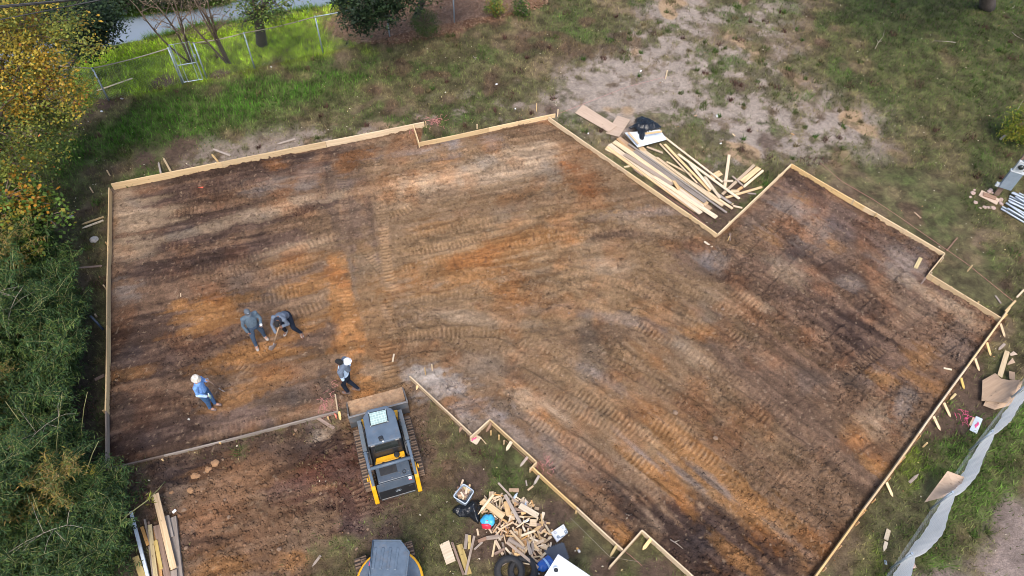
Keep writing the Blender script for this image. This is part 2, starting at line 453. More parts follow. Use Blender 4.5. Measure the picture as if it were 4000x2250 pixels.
LUSH4 = [(14.191, 26.507, 0), (18.107, 28.694, 0), (23.431, 28.048, 0), (18.523, 16.399, 0), (16.311, 17.455, 0), (14.600, 19.097, 0), (14.012, 20.927, 0), (12.920, 22.299, 0)]
LIME = [(-17.191, 22.361, 0), (-16.018, 22.954, 0), (-13.567, 24.138, 0), (-10.897, 25.199, 0), (-8.272, 26.317, 0), (-6.558, 26.672, 0), (-8.164, 27.864, 0), (-6.908, 29.077, 0), (-6.680, 30.698, 0), (-8.450, 30.189, 0), (-11.451, 28.254, 0), (-14.406, 26.981, 0), (-17.608, 25.660, 0), (-18.466, 24.350, 0)]
LUSH = [(-16.452, 20.927, 0), (-16.434, 21.651, 0), (-15.494, 22.595, 0), (-13.286, 23.877, 0), (-10.653, 24.826, 0), (-8.216, 25.711, 0), (-5.688, 24.992, 0), (-8.620, 22.470, 0), (-10.889, 20.903, 0), (-12.903, 19.978, 0), (-14.656, 19.098, 0), (-15.899, 18.270, 0), (-16.848, 17.729, 0), (-17.637, 20.310, 0)]
LUSH2 = [(13.260, 30.576, 0), (15.190, 32.782, 0), (20.839, 33.103, 0), (24.336, 31.595, 0), (21.915, 25.703, 0), (20.210, 26.812, 0), (17.809, 27.756, 0), (15.809, 27.293, 0), (14.001, 27.923, 0)]
LUSH3 = [(10.279, 9.217, 0), (12.188, 11.243, 0), (13.423, 10.443, 0), (15.047, 11.002, 0), (16.801, 11.408, 0), (15.145, 9.228, 0), (12.837, 7.403, 0), (10.812, 5.516, 0), (8.483, 5.384, 0), (9.482, 6.754, 0), (10.697, 7.266, 0)]
LITTER = [(-8.249, 29.005, 0), (-7.250, 29.851, 0), (-5.526, 30.763, 0), (-0.559, 31.886, 0), (0.751, 30.496, 0), (-1.511, 29.371, 0), (-3.020, 28.327, 0), (-5.143, 27.469, 0), (-6.554, 27.395, 0), (-7.837, 27.882, 0)]
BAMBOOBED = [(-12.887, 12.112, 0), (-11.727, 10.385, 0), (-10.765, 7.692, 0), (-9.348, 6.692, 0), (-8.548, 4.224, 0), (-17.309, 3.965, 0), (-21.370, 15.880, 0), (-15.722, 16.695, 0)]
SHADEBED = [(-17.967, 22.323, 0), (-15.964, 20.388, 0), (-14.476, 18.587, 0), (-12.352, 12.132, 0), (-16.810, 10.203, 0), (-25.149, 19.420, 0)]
CREEK_NEAR = [(-27.461, 24.226, -0.75), (-21.529, 25.024, -0.75), (-19.933, 26.356, -0.75), (-19.292, 26.676, -0.75), (-18.350, 27.198, -0.75), (-16.765, 27.670, -0.75), (-15.452, 28.210, -0.75), (-14.374, 28.961, -0.75), (-12.700, 29.326, -0.75), (-11.282, 30.063, -0.75), (-9.459, 30.695, -0.75), (-8.049, 31.421, -0.75), (-4.157, 33.165, -0.75), (3.361, 36.429, -0.75)]
CREEK_FAR = [(3.427, 38.214, -0.75), (-6.750, 34.155, -0.75), (-10.729, 32.130, -0.75), (-12.796, 31.157, -0.75), (-13.344, 30.502, -0.75), (-15.215, 29.849, -0.75), (-17.456, 29.307, -0.75), (-18.775, 28.999, -0.75), (-20.359, 28.045, -0.75), (-22.362, 26.916, -0.75), (-28.399, 25.887, -0.75)]
CREEK = CREEK_NEAR + CREEK_FAR

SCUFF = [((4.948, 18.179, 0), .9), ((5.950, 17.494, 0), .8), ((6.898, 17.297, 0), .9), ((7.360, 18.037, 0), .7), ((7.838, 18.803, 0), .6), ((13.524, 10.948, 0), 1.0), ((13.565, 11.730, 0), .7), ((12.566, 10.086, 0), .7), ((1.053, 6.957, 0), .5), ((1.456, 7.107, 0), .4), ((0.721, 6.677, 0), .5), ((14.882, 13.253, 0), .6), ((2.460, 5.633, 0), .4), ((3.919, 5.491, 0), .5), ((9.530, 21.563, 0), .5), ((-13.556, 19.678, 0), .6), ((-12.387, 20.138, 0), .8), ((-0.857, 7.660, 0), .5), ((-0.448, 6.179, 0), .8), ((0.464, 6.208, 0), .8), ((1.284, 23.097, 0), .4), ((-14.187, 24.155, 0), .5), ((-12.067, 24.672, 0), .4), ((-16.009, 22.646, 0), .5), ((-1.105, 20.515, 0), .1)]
# soil patches on the pad: centre, half length, half width, direction (deg), colour, strength
DARKC = (0.070, 0.044, 0.035); ORANGE = (0.33, 0.160, 0.060); PALE = (0.43, 0.305, 0.20); GREY = (0.27, 0.208, 0.170); RUST = (0.23, 0.105, 0.045); TAN = (0.285, 0.178, 0.095)
PATCH = [
 ((-0.380, 15.851, 0), 5.5, 2.6, 20, TAN, .75), ((2.456, 14.158, 0), 4.5, 2.0, -10, TAN, .6), ((3.740, 9.700, 0), 4.5, 1.6, -40, TAN, .6), ((-2.483, 19.909, 0), 3.0, 1.6, 15, TAN, .5),
 ((-11.545, 15.838, 0), 2.6, .50, 18, DARKC, 1), ((-9.935, 15.241, 0), 1.8, .5, 18, DARKC, .9), ((-10.874, 16.783, 0), 2.6, .35, 18, DARKC, .9), ((-11.885, 14.521, 0), 1.5, .4, 18, DARKC, .8), ((-10.694, 12.288, 0), 1.6, .9, 25, DARKC, .8),
 ((-10.812, 9.433, 0), 1.0, 1.6, 90, DARKC, .8), ((-9.920, 8.456, 0), 1.6, .4, 15, DARKC, .9), ((-10.182, 11.130, 0), 1.6, .6, 18, DARKC, .8), ((-6.506, 11.982, 0), 1.2, .4, 18, DARKC, .6),
 ((-13.387, 17.512, 0), 1.2, .25, 15, DARKC, .8), ((-11.706, 17.829, 0), 2.2, .3, 15, DARKC, .7), ((-9.406, 19.465, 0), 2.5, .4, 15, DARKC, .7), ((-7.854, 20.072, 0), 1.6, .4, 15, DARKC, .7), ((-6.662, 20.817, 0), 1.2, .3, 15, DARKC, .6),
 ((10.672, 12.716, 0), .75, 1.1, 50, DARKC, 1), ((11.082, 13.692, 0), 1.2, .5, 20, DARKC, .7), ((13.117, 14.269, 0), 1.6, .3, -44, DARKC, .6), ((9.642, 16.486, 0), .8, .4, 50, DARKC, .9), ((10.532, 19.433, 0), 1.0, .5, -40, DARKC, .5),
 ((10.891, 15.219, 0), 1.2, .5, -44, DARKC, .7), ((7.426, 14.558, 0), 1.4, .3, -40, DARKC, .5),
 ((5.501, 6.762, 0), 1.9, .55, -35, DARKC, 1), ((4.740, 7.075, 0), .9, .6, -45, DARKC, 1), ((5.147, 6.096, 0), 1.2, .7, -45, DARKC, 1), ((6.108, 5.620, 0), 1.0, .5, -45, DARKC, .8), ((6.895, 6.409, 0), .8, .3, -40, DARKC, .8), ((4.091, 5.935, 0), .5, .3, -45, DARKC, .9), ((3.177, 6.755, 0), .4, .25, -45, DARKC, .9),
 ((3.142, 7.230, 0), .5, .6, 45, DARKC, .7), ((2.440, 8.129, 0), 1.5, .3, -44, DARKC, .5), ((3.190, 12.717, 0), 1.6, .5, 5, DARKC, .5), ((5.923, 12.539, 0), 1.6, .3, -44, DARKC, .4), ((3.420, 16.685, 0), 1.3, .25, 10, DARKC, .7), ((-2.814, 18.340, 0), 1.6, .3, 20, DARKC, .4), ((2.455, 19.078, 0), .6, 1.2, 40, RUST, .7),
 ((1.737, 20.099, 0), .9, .25, -44, RUST, .8), ((-6.203, 19.742, 0), .5, .35, 90, RUST, .9), ((-5.445, 20.318, 0), .6, .3, 15, RUST, .8), ((-8.671, 19.498, 0), .4, .25, 0, RUST, .9), ((-3.824, 19.319, 0), .5, .2, 15, RUST, .7),
 ((-9.305, 12.911, 0), 1.0, .75, 18, ORANGE, 1), ((-10.358, 13.260, 0), .3, .25, 0, ORANGE, .9), ((-7.516, 11.672, 0), 1.3, .45, 20, ORANGE, 1), ((-7.144, 12.801, 0), .6, .3, 18, ORANGE, .6), ((-7.120, 15.031, 0), 1.0, .35, 22, ORANGE, .7), ((-6.465, 14.217, 0), .9, .45, 25, ORANGE, .9), ((-6.366, 12.451, 0), .9, .3, 20, ORANGE, .8),
 ((-5.056, 13.073, 0), .45, 1.5, 92, ORANGE, .3), ((-5.107, 12.405, 0), 2.2, .38, -78, ORANGE, .95), ((-4.227, 10.654, 0), 1.2, .5, -72, ORANGE, .7), ((-6.999, 10.725, 0), 1.2, .5, 20, ORANGE, .7), ((-7.794, 10.026, 0), .7, .4, 20, ORANGE, .7), ((-10.963, 10.754, 0), .7, .2, 15, ORANGE, .6),
 ((-1.297, 15.483, 0), 2.8, .42, 21, ORANGE, .9), ((0.120, 16.434, 0), 1.4, .25, 20, ORANGE, .7), ((-1.826, 14.608, 0), 2.0, .6, 12, ORANGE, .7), ((-0.408, 14.250, 0), 1.6, .4, -20, ORANGE, .6), ((-2.862, 16.886, 0), .8, .3, 22, ORANGE, .5), ((1.935, 16.395, 0), .5, .2, 0, ORANGE, .6),
 ((5.564, 12.807, 0), 1.0, .3, 10, ORANGE, .6), ((4.653, 9.414, 0), 1.3, .35, -44, ORANGE, .6), ((4.044, 8.255, 0), 1.4, .4, -44, ORANGE, .9), ((5.379, 8.373, 0), 1.6, .5, -40, ORANGE, .8), ((6.291, 7.540, 0), 1.2, .4, -44, ORANGE, .9), ((6.549, 7.065, 0), 1.0, .4, -44, ORANGE, .7), ((4.653, 7.487, 0), .6, .25, -44, ORANGE, .9), ((5.910, 5.991, 0), .7, .35, -44, ORANGE, .8), ((3.022, 6.418, 0), .7, .35, -40, ORANGE, 1), ((7.678, 6.697, 0), 1.2, .5, -44, ORANGE, .7),
 ((10.165, 8.532, 0), .35, .6, 55, ORANGE, 1), ((12.265, 11.246, 0), .3, .9, 60, ORANGE, .7), ((12.384, 12.135, 0), .6, .4, 50, ORANGE, .6), ((11.090, 11.377, 0), .4, .4, 50, ORANGE, .9), ((9.855, 9.514, 0), .6, .4, 50, ORANGE, .6), ((10.157, 18.527, 0), .6, .4, -40, ORANGE, .8), ((10.779, 16.532, 0), .4, .3, -40, ORANGE, .5), ((8.659, 16.787, 0), .3, .5, 40, ORANGE, .6), ((0.986, 9.845, 0), .9, .25, -35, ORANGE, .8), ((0.319, 10.479, 0), .7, .4, -30, ORANGE, .8), ((4.216, 11.835, 0), .9, .2, -44, ORANGE, .4),
 ((-1.695, 19.283, 0), 4.2, .55, 17, PALE, .95), ((0.228, 20.302, 0), 1.6, .55, 17, PALE, .8), ((-3.482, 20.545, 0), 1.4, .4, 12, GREY, .95), ((-2.376, 21.014, 0), .9, .45, 100, GREY, .9), ((-0.939, 21.081, 0), .5, .5, 60, GREY, .8), ((-7.467, 19.027, 0), .7, .5, 75, GREY, .8), ((-8.656, 18.589, 0), .9, .4, 17, GREY, .7), ((-8.216, 20.466, 0), .25, .3, 90, GREY, .8),
 ((-13.062, 16.808, 0), .9, 1.1, 70, PALE, .85), ((-12.908, 15.338, 0), .5, 1.0, 90, PALE, .7), ((-12.180, 13.687, 0), .5, .7, 80, GREY, .9), ((-13.685, 17.867, 0), .6, .4, 10, PALE, .6), ((-11.020, 16.085, 0), 1.5, .2, 18, PALE, .6), ((-8.856, 17.105, 0), 1.5, .3, 18, PALE, .6), ((-7.910, 17.626, 0), 1.2, .3, 20, PALE, .7), ((-7.020, 15.801, 0), 1.2, .25, 20, PALE, .5),
 ((4.915, 17.811, 0), 1.6, .25, 10, GREY, .7), ((3.174, 15.339, 0), .8, .35, 0, PALE, .7), ((6.605, 15.804, 0), .7, .4, -40, GREY, .8), ((4.507, 17.196, 0), 1.1, .3, -20, PALE, .5), ((-1.244, 13.122, 0), 1.5, .22, -5, PALE, .7), ((3.458, 13.205, 0), 1.4, .25, -10, GREY, .6), ((2.718, 11.075, 0), 1.2, .25, -35, GREY, .6), ((0.469, 10.318, 0), .9, .3, -40, PALE, .8), ((1.205, 10.015, 0), 1.2, .2, -40, PALE, .7),
 ((1.547, 8.542, 0), 1.2, .5, -40, GREY, .6), ((4.794, 8.134, 0), .9, .12, -44, GREY, .9), ((5.785, 7.806, 0), .8, .14, -44, GREY, .9), ((3.537, 8.912, 0), .9, .12, -44, GREY, .8), ((0.255, 4.140, 0), .2, .2, 0, GREY, .2), ((11.353, 10.453, 0), .7, .25, 52, GREY, .8), ((7.753, 14.061, 0), .6, .2, -44, PALE, .6), ((5.618, 11.976, 0), .9, .3, -44, PALE, .5),
 ((9.987, 18.149, 0), .9, .6, -40, GREY, .8), ((10.294, 17.087, 0), .8, .5, 50, GREY, .7), ((12.972, 15.733, 0), .8, .8, 20, GREY, .8), ((10.981, 14.906, 0), .4, .3, 0, GREY, .6), ((9.072, 15.360, 0), .8, .5, -40, PALE, .5), ((13.782, 14.295, 0), 1.4, .35, -44, PALE, .7), ((11.267, 9.173, 0), .7, .5, 50, PALE, .4), ((10.472, 9.933, 0), .7, .5, 50, PALE, .5),
 ((-1.919, 10.652, 0), 1.1, .6, -20, (.36, .295, .25), 1), ((-2.321, 10.980, 0), .6, .35, 0, (.42, .36, .31), 1), ((-1.338, 9.764, 0), .9, .35, -40, (.33, .26, .21), .8), ((-0.167, 9.485, 0), 1.0, .3, -44, (.34, .26, .21), .8), ((-3.990, 11.093, 0), .3, .4, 80, PALE, .6), ((-5.120, 9.793, 0), .6, .4, 20, GREY, .8), ((-5.180, 8.922, 0), .5, .25, 50, PALE, .8),
 ((-4.518, 11.603, 0), .4, .2, 0, TAN, .5),
 ((-7.563, 8.536, 0), 1.5, .3, 17, DARKC, .8), ((-9.098, 7.603, 0), 1.4, .35, 15, DARKC, 1), ((-7.960, 7.930, 0), 1.0, .3, 10, DARKC, .8), ((-4.297, 7.834, 0), .9, 1.3, 70, (0.10, 0.055, 0.042), 1), ((-3.545, 6.878, 0), .9, .7, 40, (0.10, 0.055, 0.042), 1), ((-5.293, 7.657, 0), 1.0, .5, 30, (0.13, 0.06, 0.042), .8),
 ((-6.985, 7.602, 0), 1.2, .7, 20, (0.22, 0.118, 0.062), .8), ((-7.681, 6.410, 0), 1.0, .9, 60, (0.24, 0.120, 0.062), .8), ((-5.204, 5.523, 0), .6, .4, 0, ORANGE, .9), ((-6.271, 5.997, 0), 1.0, .8, 20, (0.20, 0.11, 0.062), .8), ((-7.054, 5.280, 0), .8, .4, 10, ORANGE, .7), ((-5.321, 8.537, 0), 1.0, .3, 20, DARKC, .6), ((-8.069, 5.941, 0), .3, .8, 100, DARKC, .7),
]
# scraped passes: polyline, half width, colour, strength
LIL = (0.122, 0.085, 0.064)
STROKES = [
 ([(-6.567, 20.821, 0), (-6.123, 18.957, 0), (-5.432, 16.547, 0), (-4.801, 14.594, 0)], .75, (0.135, 0.088, 0.062), .85), ([(-5.793, 15.085, 0), (-5.422, 13.850, 0), (-4.687, 11.959, 0), (-4.008, 10.159, 0)], .55, (0.32, 0.150, 0.056), 1), ([(-4.925, 15.445, 0), (-4.465, 13.389, 0), (-3.822, 11.540, 0), (-3.277, 10.185, 0)], .6, (0.205, 0.118, 0.058), .8),
 ([(-4.952, 20.895, 0), (-4.893, 19.011, 0), (-4.483, 16.586, 0), (-3.871, 14.423, 0)], .35, (0.25, 0.165, 0.10), .5),
 ([(-4.132, 18.788, 0), (-1.533, 19.685, 0), (1.271, 20.901, 0)], .55, (0.40, 0.285, 0.185), .85), ([(-4.016, 17.793, 0), (-1.020, 18.670, 0), (2.190, 19.455, 0)], .35, (0.30, 0.20, 0.12), .7), ([(-3.774, 15.712, 0), (-1.373, 16.832, 0), (0.807, 17.396, 0), (4.377, 17.788, 0)], .3, (0.24, 0.145, 0.075), .7),
 ([(-3.342, 14.863, 0), (-0.461, 15.737, 0), (2.111, 16.516, 0)], .5, (0.26, 0.130, 0.052), .8), ([(-0.986, 17.923, 0), (2.166, 18.556, 0), (4.465, 18.910, 0)], .5, (0.15, 0.092, 0.052), .7), ([(0.809, 17.041, 0), (4.284, 16.606, 0), (6.422, 16.353, 0)], .4, (0.15, 0.095, 0.06), .6),
 ([(-13.956, 17.366, 0), (-10.924, 18.237, 0), (-7.105, 19.568, 0)], .45, (0.098, 0.062, 0.048), .8), ([(-13.232, 15.545, 0), (-10.766, 16.095, 0), (-8.775, 16.754, 0), (-6.430, 17.812, 0)], .4, (0.10, 0.064, 0.049), .85), ([(-11.818, 14.315, 0), (-9.657, 15.144, 0), (-7.341, 16.124, 0)], .45, (0.105, 0.066, 0.05), .8), ([(-11.975, 12.617, 0), (-10.161, 12.591, 0), (-8.052, 13.647, 0), (-6.234, 14.748, 0)], .5, (0.13, 0.08, 0.054), .6), ([(-11.672, 11.075, 0), (-9.812, 11.408, 0), (-8.511, 12.277, 0)], .5, (0.092, 0.057, 0.043), .8), ([(-11.223, 9.579, 0), (-9.339, 9.807, 0), (-7.271, 10.293, 0), (-5.485, 10.609, 0)], .55, LIL, .8), ([(-10.844, 8.500, 0), (-9.084, 8.943, 0), (-7.101, 9.563, 0)], .5, (0.135, 0.09, 0.072), .8), ([(-8.283, 11.376, 0), (-6.736, 11.974, 0), (-5.511, 12.484, 0)], .35, (0.115, 0.072, 0.052), .7),
 ([(5.934, 15.887, 0), (8.413, 15.441, 0), (10.463, 13.472, 0), (11.550, 11.657, 0)], .8, (0.118, 0.073, 0.052), .75), ([(9.959, 18.895, 0), (11.833, 17.268, 0), (13.440, 15.321, 0)], .8, (0.135, 0.09, 0.072), .7), ([(11.960, 14.530, 0), (13.717, 13.596, 0), (14.766, 13.153, 0)], .6, (0.20, 0.135, 0.09), .6), ([(8.037, 13.380, 0), (9.619, 11.587, 0), (10.693, 9.940, 0)], .8, (0.14, 0.083, 0.052), .7), ([(6.683, 12.381, 0), (8.487, 9.864, 0), (9.913, 8.376, 0)], .6, (0.135, 0.084, 0.058), .6),
 ([(-0.762, 13.044, 0), (2.391, 12.407, 0), (5.367, 11.171, 0), (7.602, 9.049, 0)], .5, (0.20, 0.125, 0.07), .7), ([(-1.462, 11.626, 0), (1.207, 10.261, 0), (3.967, 8.180, 0), (5.510, 6.829, 0)], .45, (0.24, 0.155, 0.095), .7), ([(0.077, 11.240, 0), (3.014, 9.674, 0), (5.637, 7.730, 0), (7.056, 6.219, 0)], .4, (0.15, 0.092, 0.055), .7), ([(1.995, 12.207, 0), (4.913, 10.475, 0), (7.133, 8.432, 0), (8.221, 7.050, 0)], .45, (0.14, 0.082, 0.048), .7), ([(0.474, 9.989, 0), (2.579, 8.134, 0), (3.921, 6.913, 0)], .45, (0.25, 0.17, 0.115), .7), ([(4.034, 8.929, 0), (5.938, 7.459, 0), (7.345, 6.036, 0)], .4, (0.28, 0.150, 0.066), .75), ([(4.867, 7.011, 0), (6.041, 5.995, 0), (6.578, 5.388, 0)], .6, (0.07, 0.043, 0.034), .85), ([(3.721, 14.724, 0), (5.681, 13.781, 0), (7.469, 12.411, 0)], .4, (0.155, 0.10, 0.065), .6), ([(-3.136, 12.954, 0), (-0.771, 13.238, 0), (1.633, 13.824, 0)], .35, (0.25, 0.17, 0.11), .6), ([(-2.808, 13.651, 0), (0.006, 14.063, 0), (3.276, 14.190, 0)], .5, (0.17, 0.105, 0.055), .6),
 ([(-6.278, 7.483, 0), (-4.713, 8.258, 0), (-3.738, 8.742, 0)], .6, (0.105, 0.060, 0.046), .85), ([(-4.021, 8.281, 0), (-3.526, 7.222, 0), (-3.619, 6.473, 0)], .7, (0.088, 0.048, 0.038), .9), ([(-8.364, 6.061, 0), (-7.809, 6.877, 0), (-6.697, 7.827, 0)], .7, (0.19, 0.105, 0.060), .7), ([(-10.495, 7.701, 0), (-8.096, 7.925, 0), (-6.156, 8.508, 0), (-4.938, 9.163, 0)], .4, (0.075, 0.046, 0.034), .8),
]
# where the loader drove: centre lines, two belts each
PASSES = [[(-1.871, 13.002, 0), (0.833, 11.532, 0), (4.367, 8.712, 0), (6.763, 6.405, 0)], [(-2.264, 12.049, 0), (0.474, 9.989, 0), (2.904, 7.784, 0), (3.909, 6.778, 0)], [(-0.356, 12.773, 0), (3.798, 10.435, 0), (7.001, 7.704, 0), (7.811, 6.701, 0)], [(0.418, 13.776, 0), (4.679, 11.852, 0), (7.960, 9.062, 0), (9.186, 7.424, 0)], [(4.113, 14.428, 0), (6.784, 13.043, 0), (9.317, 10.299, 0), (10.237, 9.062, 0)],
 [(-5.996, 17.346, 0), (-8.959, 15.721, 0), (-12.536, 14.495, 0)], [(-5.560, 15.202, 0), (-7.718, 13.963, 0), (-10.848, 12.282, 0)], [(-5.102, 13.365, 0), (-7.141, 12.422, 0), (-8.659, 11.362, 0), (-9.484, 10.298, 0)], [(-5.916, 19.096, 0), (-9.052, 17.944, 0), (-13.148, 16.804, 0)], [(-4.162, 19.044, 0), (-1.548, 19.951, 0), (2.237, 21.227, 0)], [(-4.058, 15.263, 0), (-1.347, 16.373, 0), (3.018, 17.370, 0), (5.657, 17.244, 0)], [(-3.665, 10.338, 0), (-4.397, 12.906, 0), (-5.087, 16.561, 0), (-5.820, 20.301, 0)], [(6.979, 14.335, 0), (9.098, 16.806, 0), (10.884, 18.935, 0)], [(8.756, 11.120, 0), (11.274, 13.503, 0), (13.440, 15.321, 0)], [(7.040, 7.919, 0), (10.278, 11.174, 0), (13.717, 13.596, 0)], [(-3.601, 14.227, 0), (-0.836, 14.647, 0), (2.866, 14.174, 0), (6.291, 12.367, 0)], [(-4.706, 9.486, 0), (-3.883, 8.286, 0), (-3.366, 6.547, 0)], [(-5.905, 10.092, 0), (-7.537, 9.871, 0), (-10.042, 8.833, 0)]]
# tread imprints: polyline, width
TREADS = [
 ([(-8.776, 11.170, 0), (-8.387, 10.962, 0), (-8.112, 10.726, 0), (-7.918, 10.517, 0), (-7.667, 10.553, 0)], .36), ([(-8.290, 10.053, 0), (-7.915, 10.224, 0), (-7.738, 10.550, 0), (-7.934, 10.869, 0)], .38), ([(-9.234, 11.265, 0), (-8.927, 11.731, 0), (-8.450, 12.155, 0), (-8.074, 12.436, 0)], .38), ([(-9.766, 10.477, 0), (-9.394, 10.330, 0), (-9.064, 10.156, 0)], .36),
 ([(-3.885, 14.754, 0), (-2.344, 15.341, 0), (-0.501, 16.189, 0)], .34), ([(-3.933, 15.502, 0), (-2.389, 15.880, 0), (-0.060, 16.710, 0), (0.386, 17.030, 0), (1.933, 17.186, 0)], .34), ([(-3.852, 14.837, 0), (-2.974, 15.093, 0)], .3),
 ([(-5.347, 16.311, 0), (-4.716, 15.470, 0), (-3.990, 14.559, 0), (-3.605, 13.832, 0)], .36), ([(-4.470, 16.947, 0), (-4.259, 15.832, 0), (-4.024, 14.830, 0), (-3.762, 14.088, 0)], .34), ([(-4.475, 17.161, 0), (-3.975, 17.367, 0), (-3.375, 17.768, 0)], .34),
 ([(-8.555, 14.703, 0), (-7.628, 15.183, 0), (-6.672, 15.877, 0), (-5.763, 16.265, 0)], .36), ([(-7.829, 13.771, 0), (-6.915, 14.229, 0), (-5.828, 14.813, 0)], .36), ([(-8.050, 14.371, 0), (-7.203, 14.594, 0), (-6.542, 14.949, 0)], .34), ([(-8.224, 17.124, 0), (-7.545, 17.370, 0), (-7.087, 17.608, 0)], .36),
 ([(-6.662, 12.359, 0), (-6.129, 12.746, 0), (-5.621, 13.114, 0)], .40), ([(-6.964, 12.838, 0), (-6.299, 13.214, 0), (-5.778, 13.540, 0)], .36), ([(-8.381, 13.286, 0), (-7.422, 13.631, 0), (-6.445, 13.982, 0)], .36), ([(-6.876, 17.966, 0), (-6.509, 17.728, 0), (-6.252, 17.301, 0)], .34), ([(-5.958, 12.050, 0), (-5.457, 12.164, 0)], .36),
 ([(-11.907, 16.937, 0), (-10.421, 17.309, 0), (-9.006, 17.747, 0)], .36), ([(-11.892, 15.461, 0), (-10.459, 15.808, 0), (-8.722, 16.527, 0)], .36), ([(-10.387, 14.038, 0), (-9.216, 14.405, 0), (-8.338, 14.877, 0)], .36), ([(-9.271, 11.551, 0), (-8.925, 12.034, 0), (-8.341, 12.588, 0)], .38), ([(-8.325, 10.946, 0), (-7.984, 11.139, 0), (-7.400, 10.846, 0)], .36),
 ([(-5.610, 13.291, 0), (-5.241, 12.316, 0), (-4.805, 11.346, 0), (-4.501, 10.645, 0)], .36), ([(-3.870, 12.319, 0), (-3.655, 11.572, 0), (-3.389, 10.684, 0)], .36), ([(-4.501, 10.645, 0), (-4.385, 10.387, 0)], .36), ([(-2.995, 10.611, 0), (-2.806, 9.930, 0)], .34),
 ([(-1.291, 14.451, 0), (-0.641, 14.210, 0), (0.006, 14.077, 0), (0.641, 13.945, 0)], .36), ([(-1.169, 13.059, 0), (-0.580, 12.735, 0), (0.049, 12.370, 0), (0.457, 12.051, 0), (1.641, 11.083, 0)], .36), ([(-3.377, 12.242, 0), (-2.109, 12.482, 0), (-0.898, 12.576, 0), (0.046, 12.466, 0)], .36), ([(-3.254, 11.867, 0), (-2.070, 12.005, 0)], .34),
 ([(6.996, 14.510, 0), (7.527, 14.108, 0), (8.243, 13.418, 0)], .40), ([(5.862, 13.631, 0), (6.461, 13.150, 0), (7.243, 12.398, 0)], .38), ([(3.660, 13.193, 0), (4.325, 12.773, 0), (5.006, 12.268, 0)], .40), ([(0.049, 12.370, 0), (0.938, 11.834, 0), (1.768, 11.541, 0), (2.570, 10.898, 0)], .36), ([(0.305, 11.625, 0), (1.251, 11.069, 0), (2.091, 10.483, 0)], .36),
 ([(1.055, 10.580, 0), (2.222, 9.854, 0), (3.099, 9.390, 0), (4.071, 8.628, 0)], .38), ([(1.713, 10.779, 0), (2.982, 9.964, 0), (4.357, 8.951, 0)], .36), ([(0.184, 9.992, 0), (1.349, 9.249, 0), (2.395, 8.572, 0), (3.360, 7.846, 0)], .38), ([(3.349, 10.359, 0), (4.445, 9.848, 0), (5.383, 9.225, 0)], .36), ([(3.143, 8.910, 0), (4.097, 8.132, 0), (5.079, 7.390, 0)], .40), ([(6.146, 10.938, 0), (6.827, 10.353, 0), (7.546, 9.706, 0)], .40), ([(3.882, 9.870, 0), (4.761, 9.285, 0), (5.926, 8.382, 0)], .38),
 ([(8.496, 16.887, 0), (9.206, 17.524, 0)], .36), ([(9.457, 16.278, 0), (10.159, 16.836, 0)], .42), ([(9.803, 15.607, 0), (10.912, 16.396, 0)], .42), ([(11.247, 14.570, 0), (12.010, 14.547, 0)], .36), ([(9.841, 11.244, 0), (10.548, 11.861, 0), (11.471, 12.604, 0)], .40), ([(9.388, 8.924, 0), (9.877, 9.258, 0), (10.392, 9.518, 0)], .40), ([(10.349, 11.088, 0), (10.620, 10.789, 0), (10.388, 10.350, 0)], .34), ([(7.663, 10.085, 0), (8.267, 9.526, 0), (8.805, 9.102, 0)], .40), ([(7.132, 8.422, 0), (7.623, 7.986, 0), (8.243, 7.565, 0)], .36),
 ([(-4.756, 8.103, 0), (-4.294, 8.348, 0)], .4), ([(-4.502, 7.441, 0), (-3.982, 7.716, 0)], .4), ([(-4.699, 6.968, 0), (-4.096, 7.094, 0)], .4), ([(-4.140, 7.822, 0), (-3.777, 7.284, 0), (-3.572, 6.584, 0)], .4),
]

for pl in PASSES:
    P_ = [np.array(p[:2]) for p in pl]
    for sgn in (-.62, .62):
        o_ = []
        for i, p in enumerate(P_):
            e = P_[min(i + 1, len(P_) - 1)] - P_[max(i - 1, 0)]; e = e / np.linalg.norm(e); o_.append((p[0] - e[1] * sgn, p[1] + e[0] * sgn))
        TREADS.insert(0, (o_, .34))

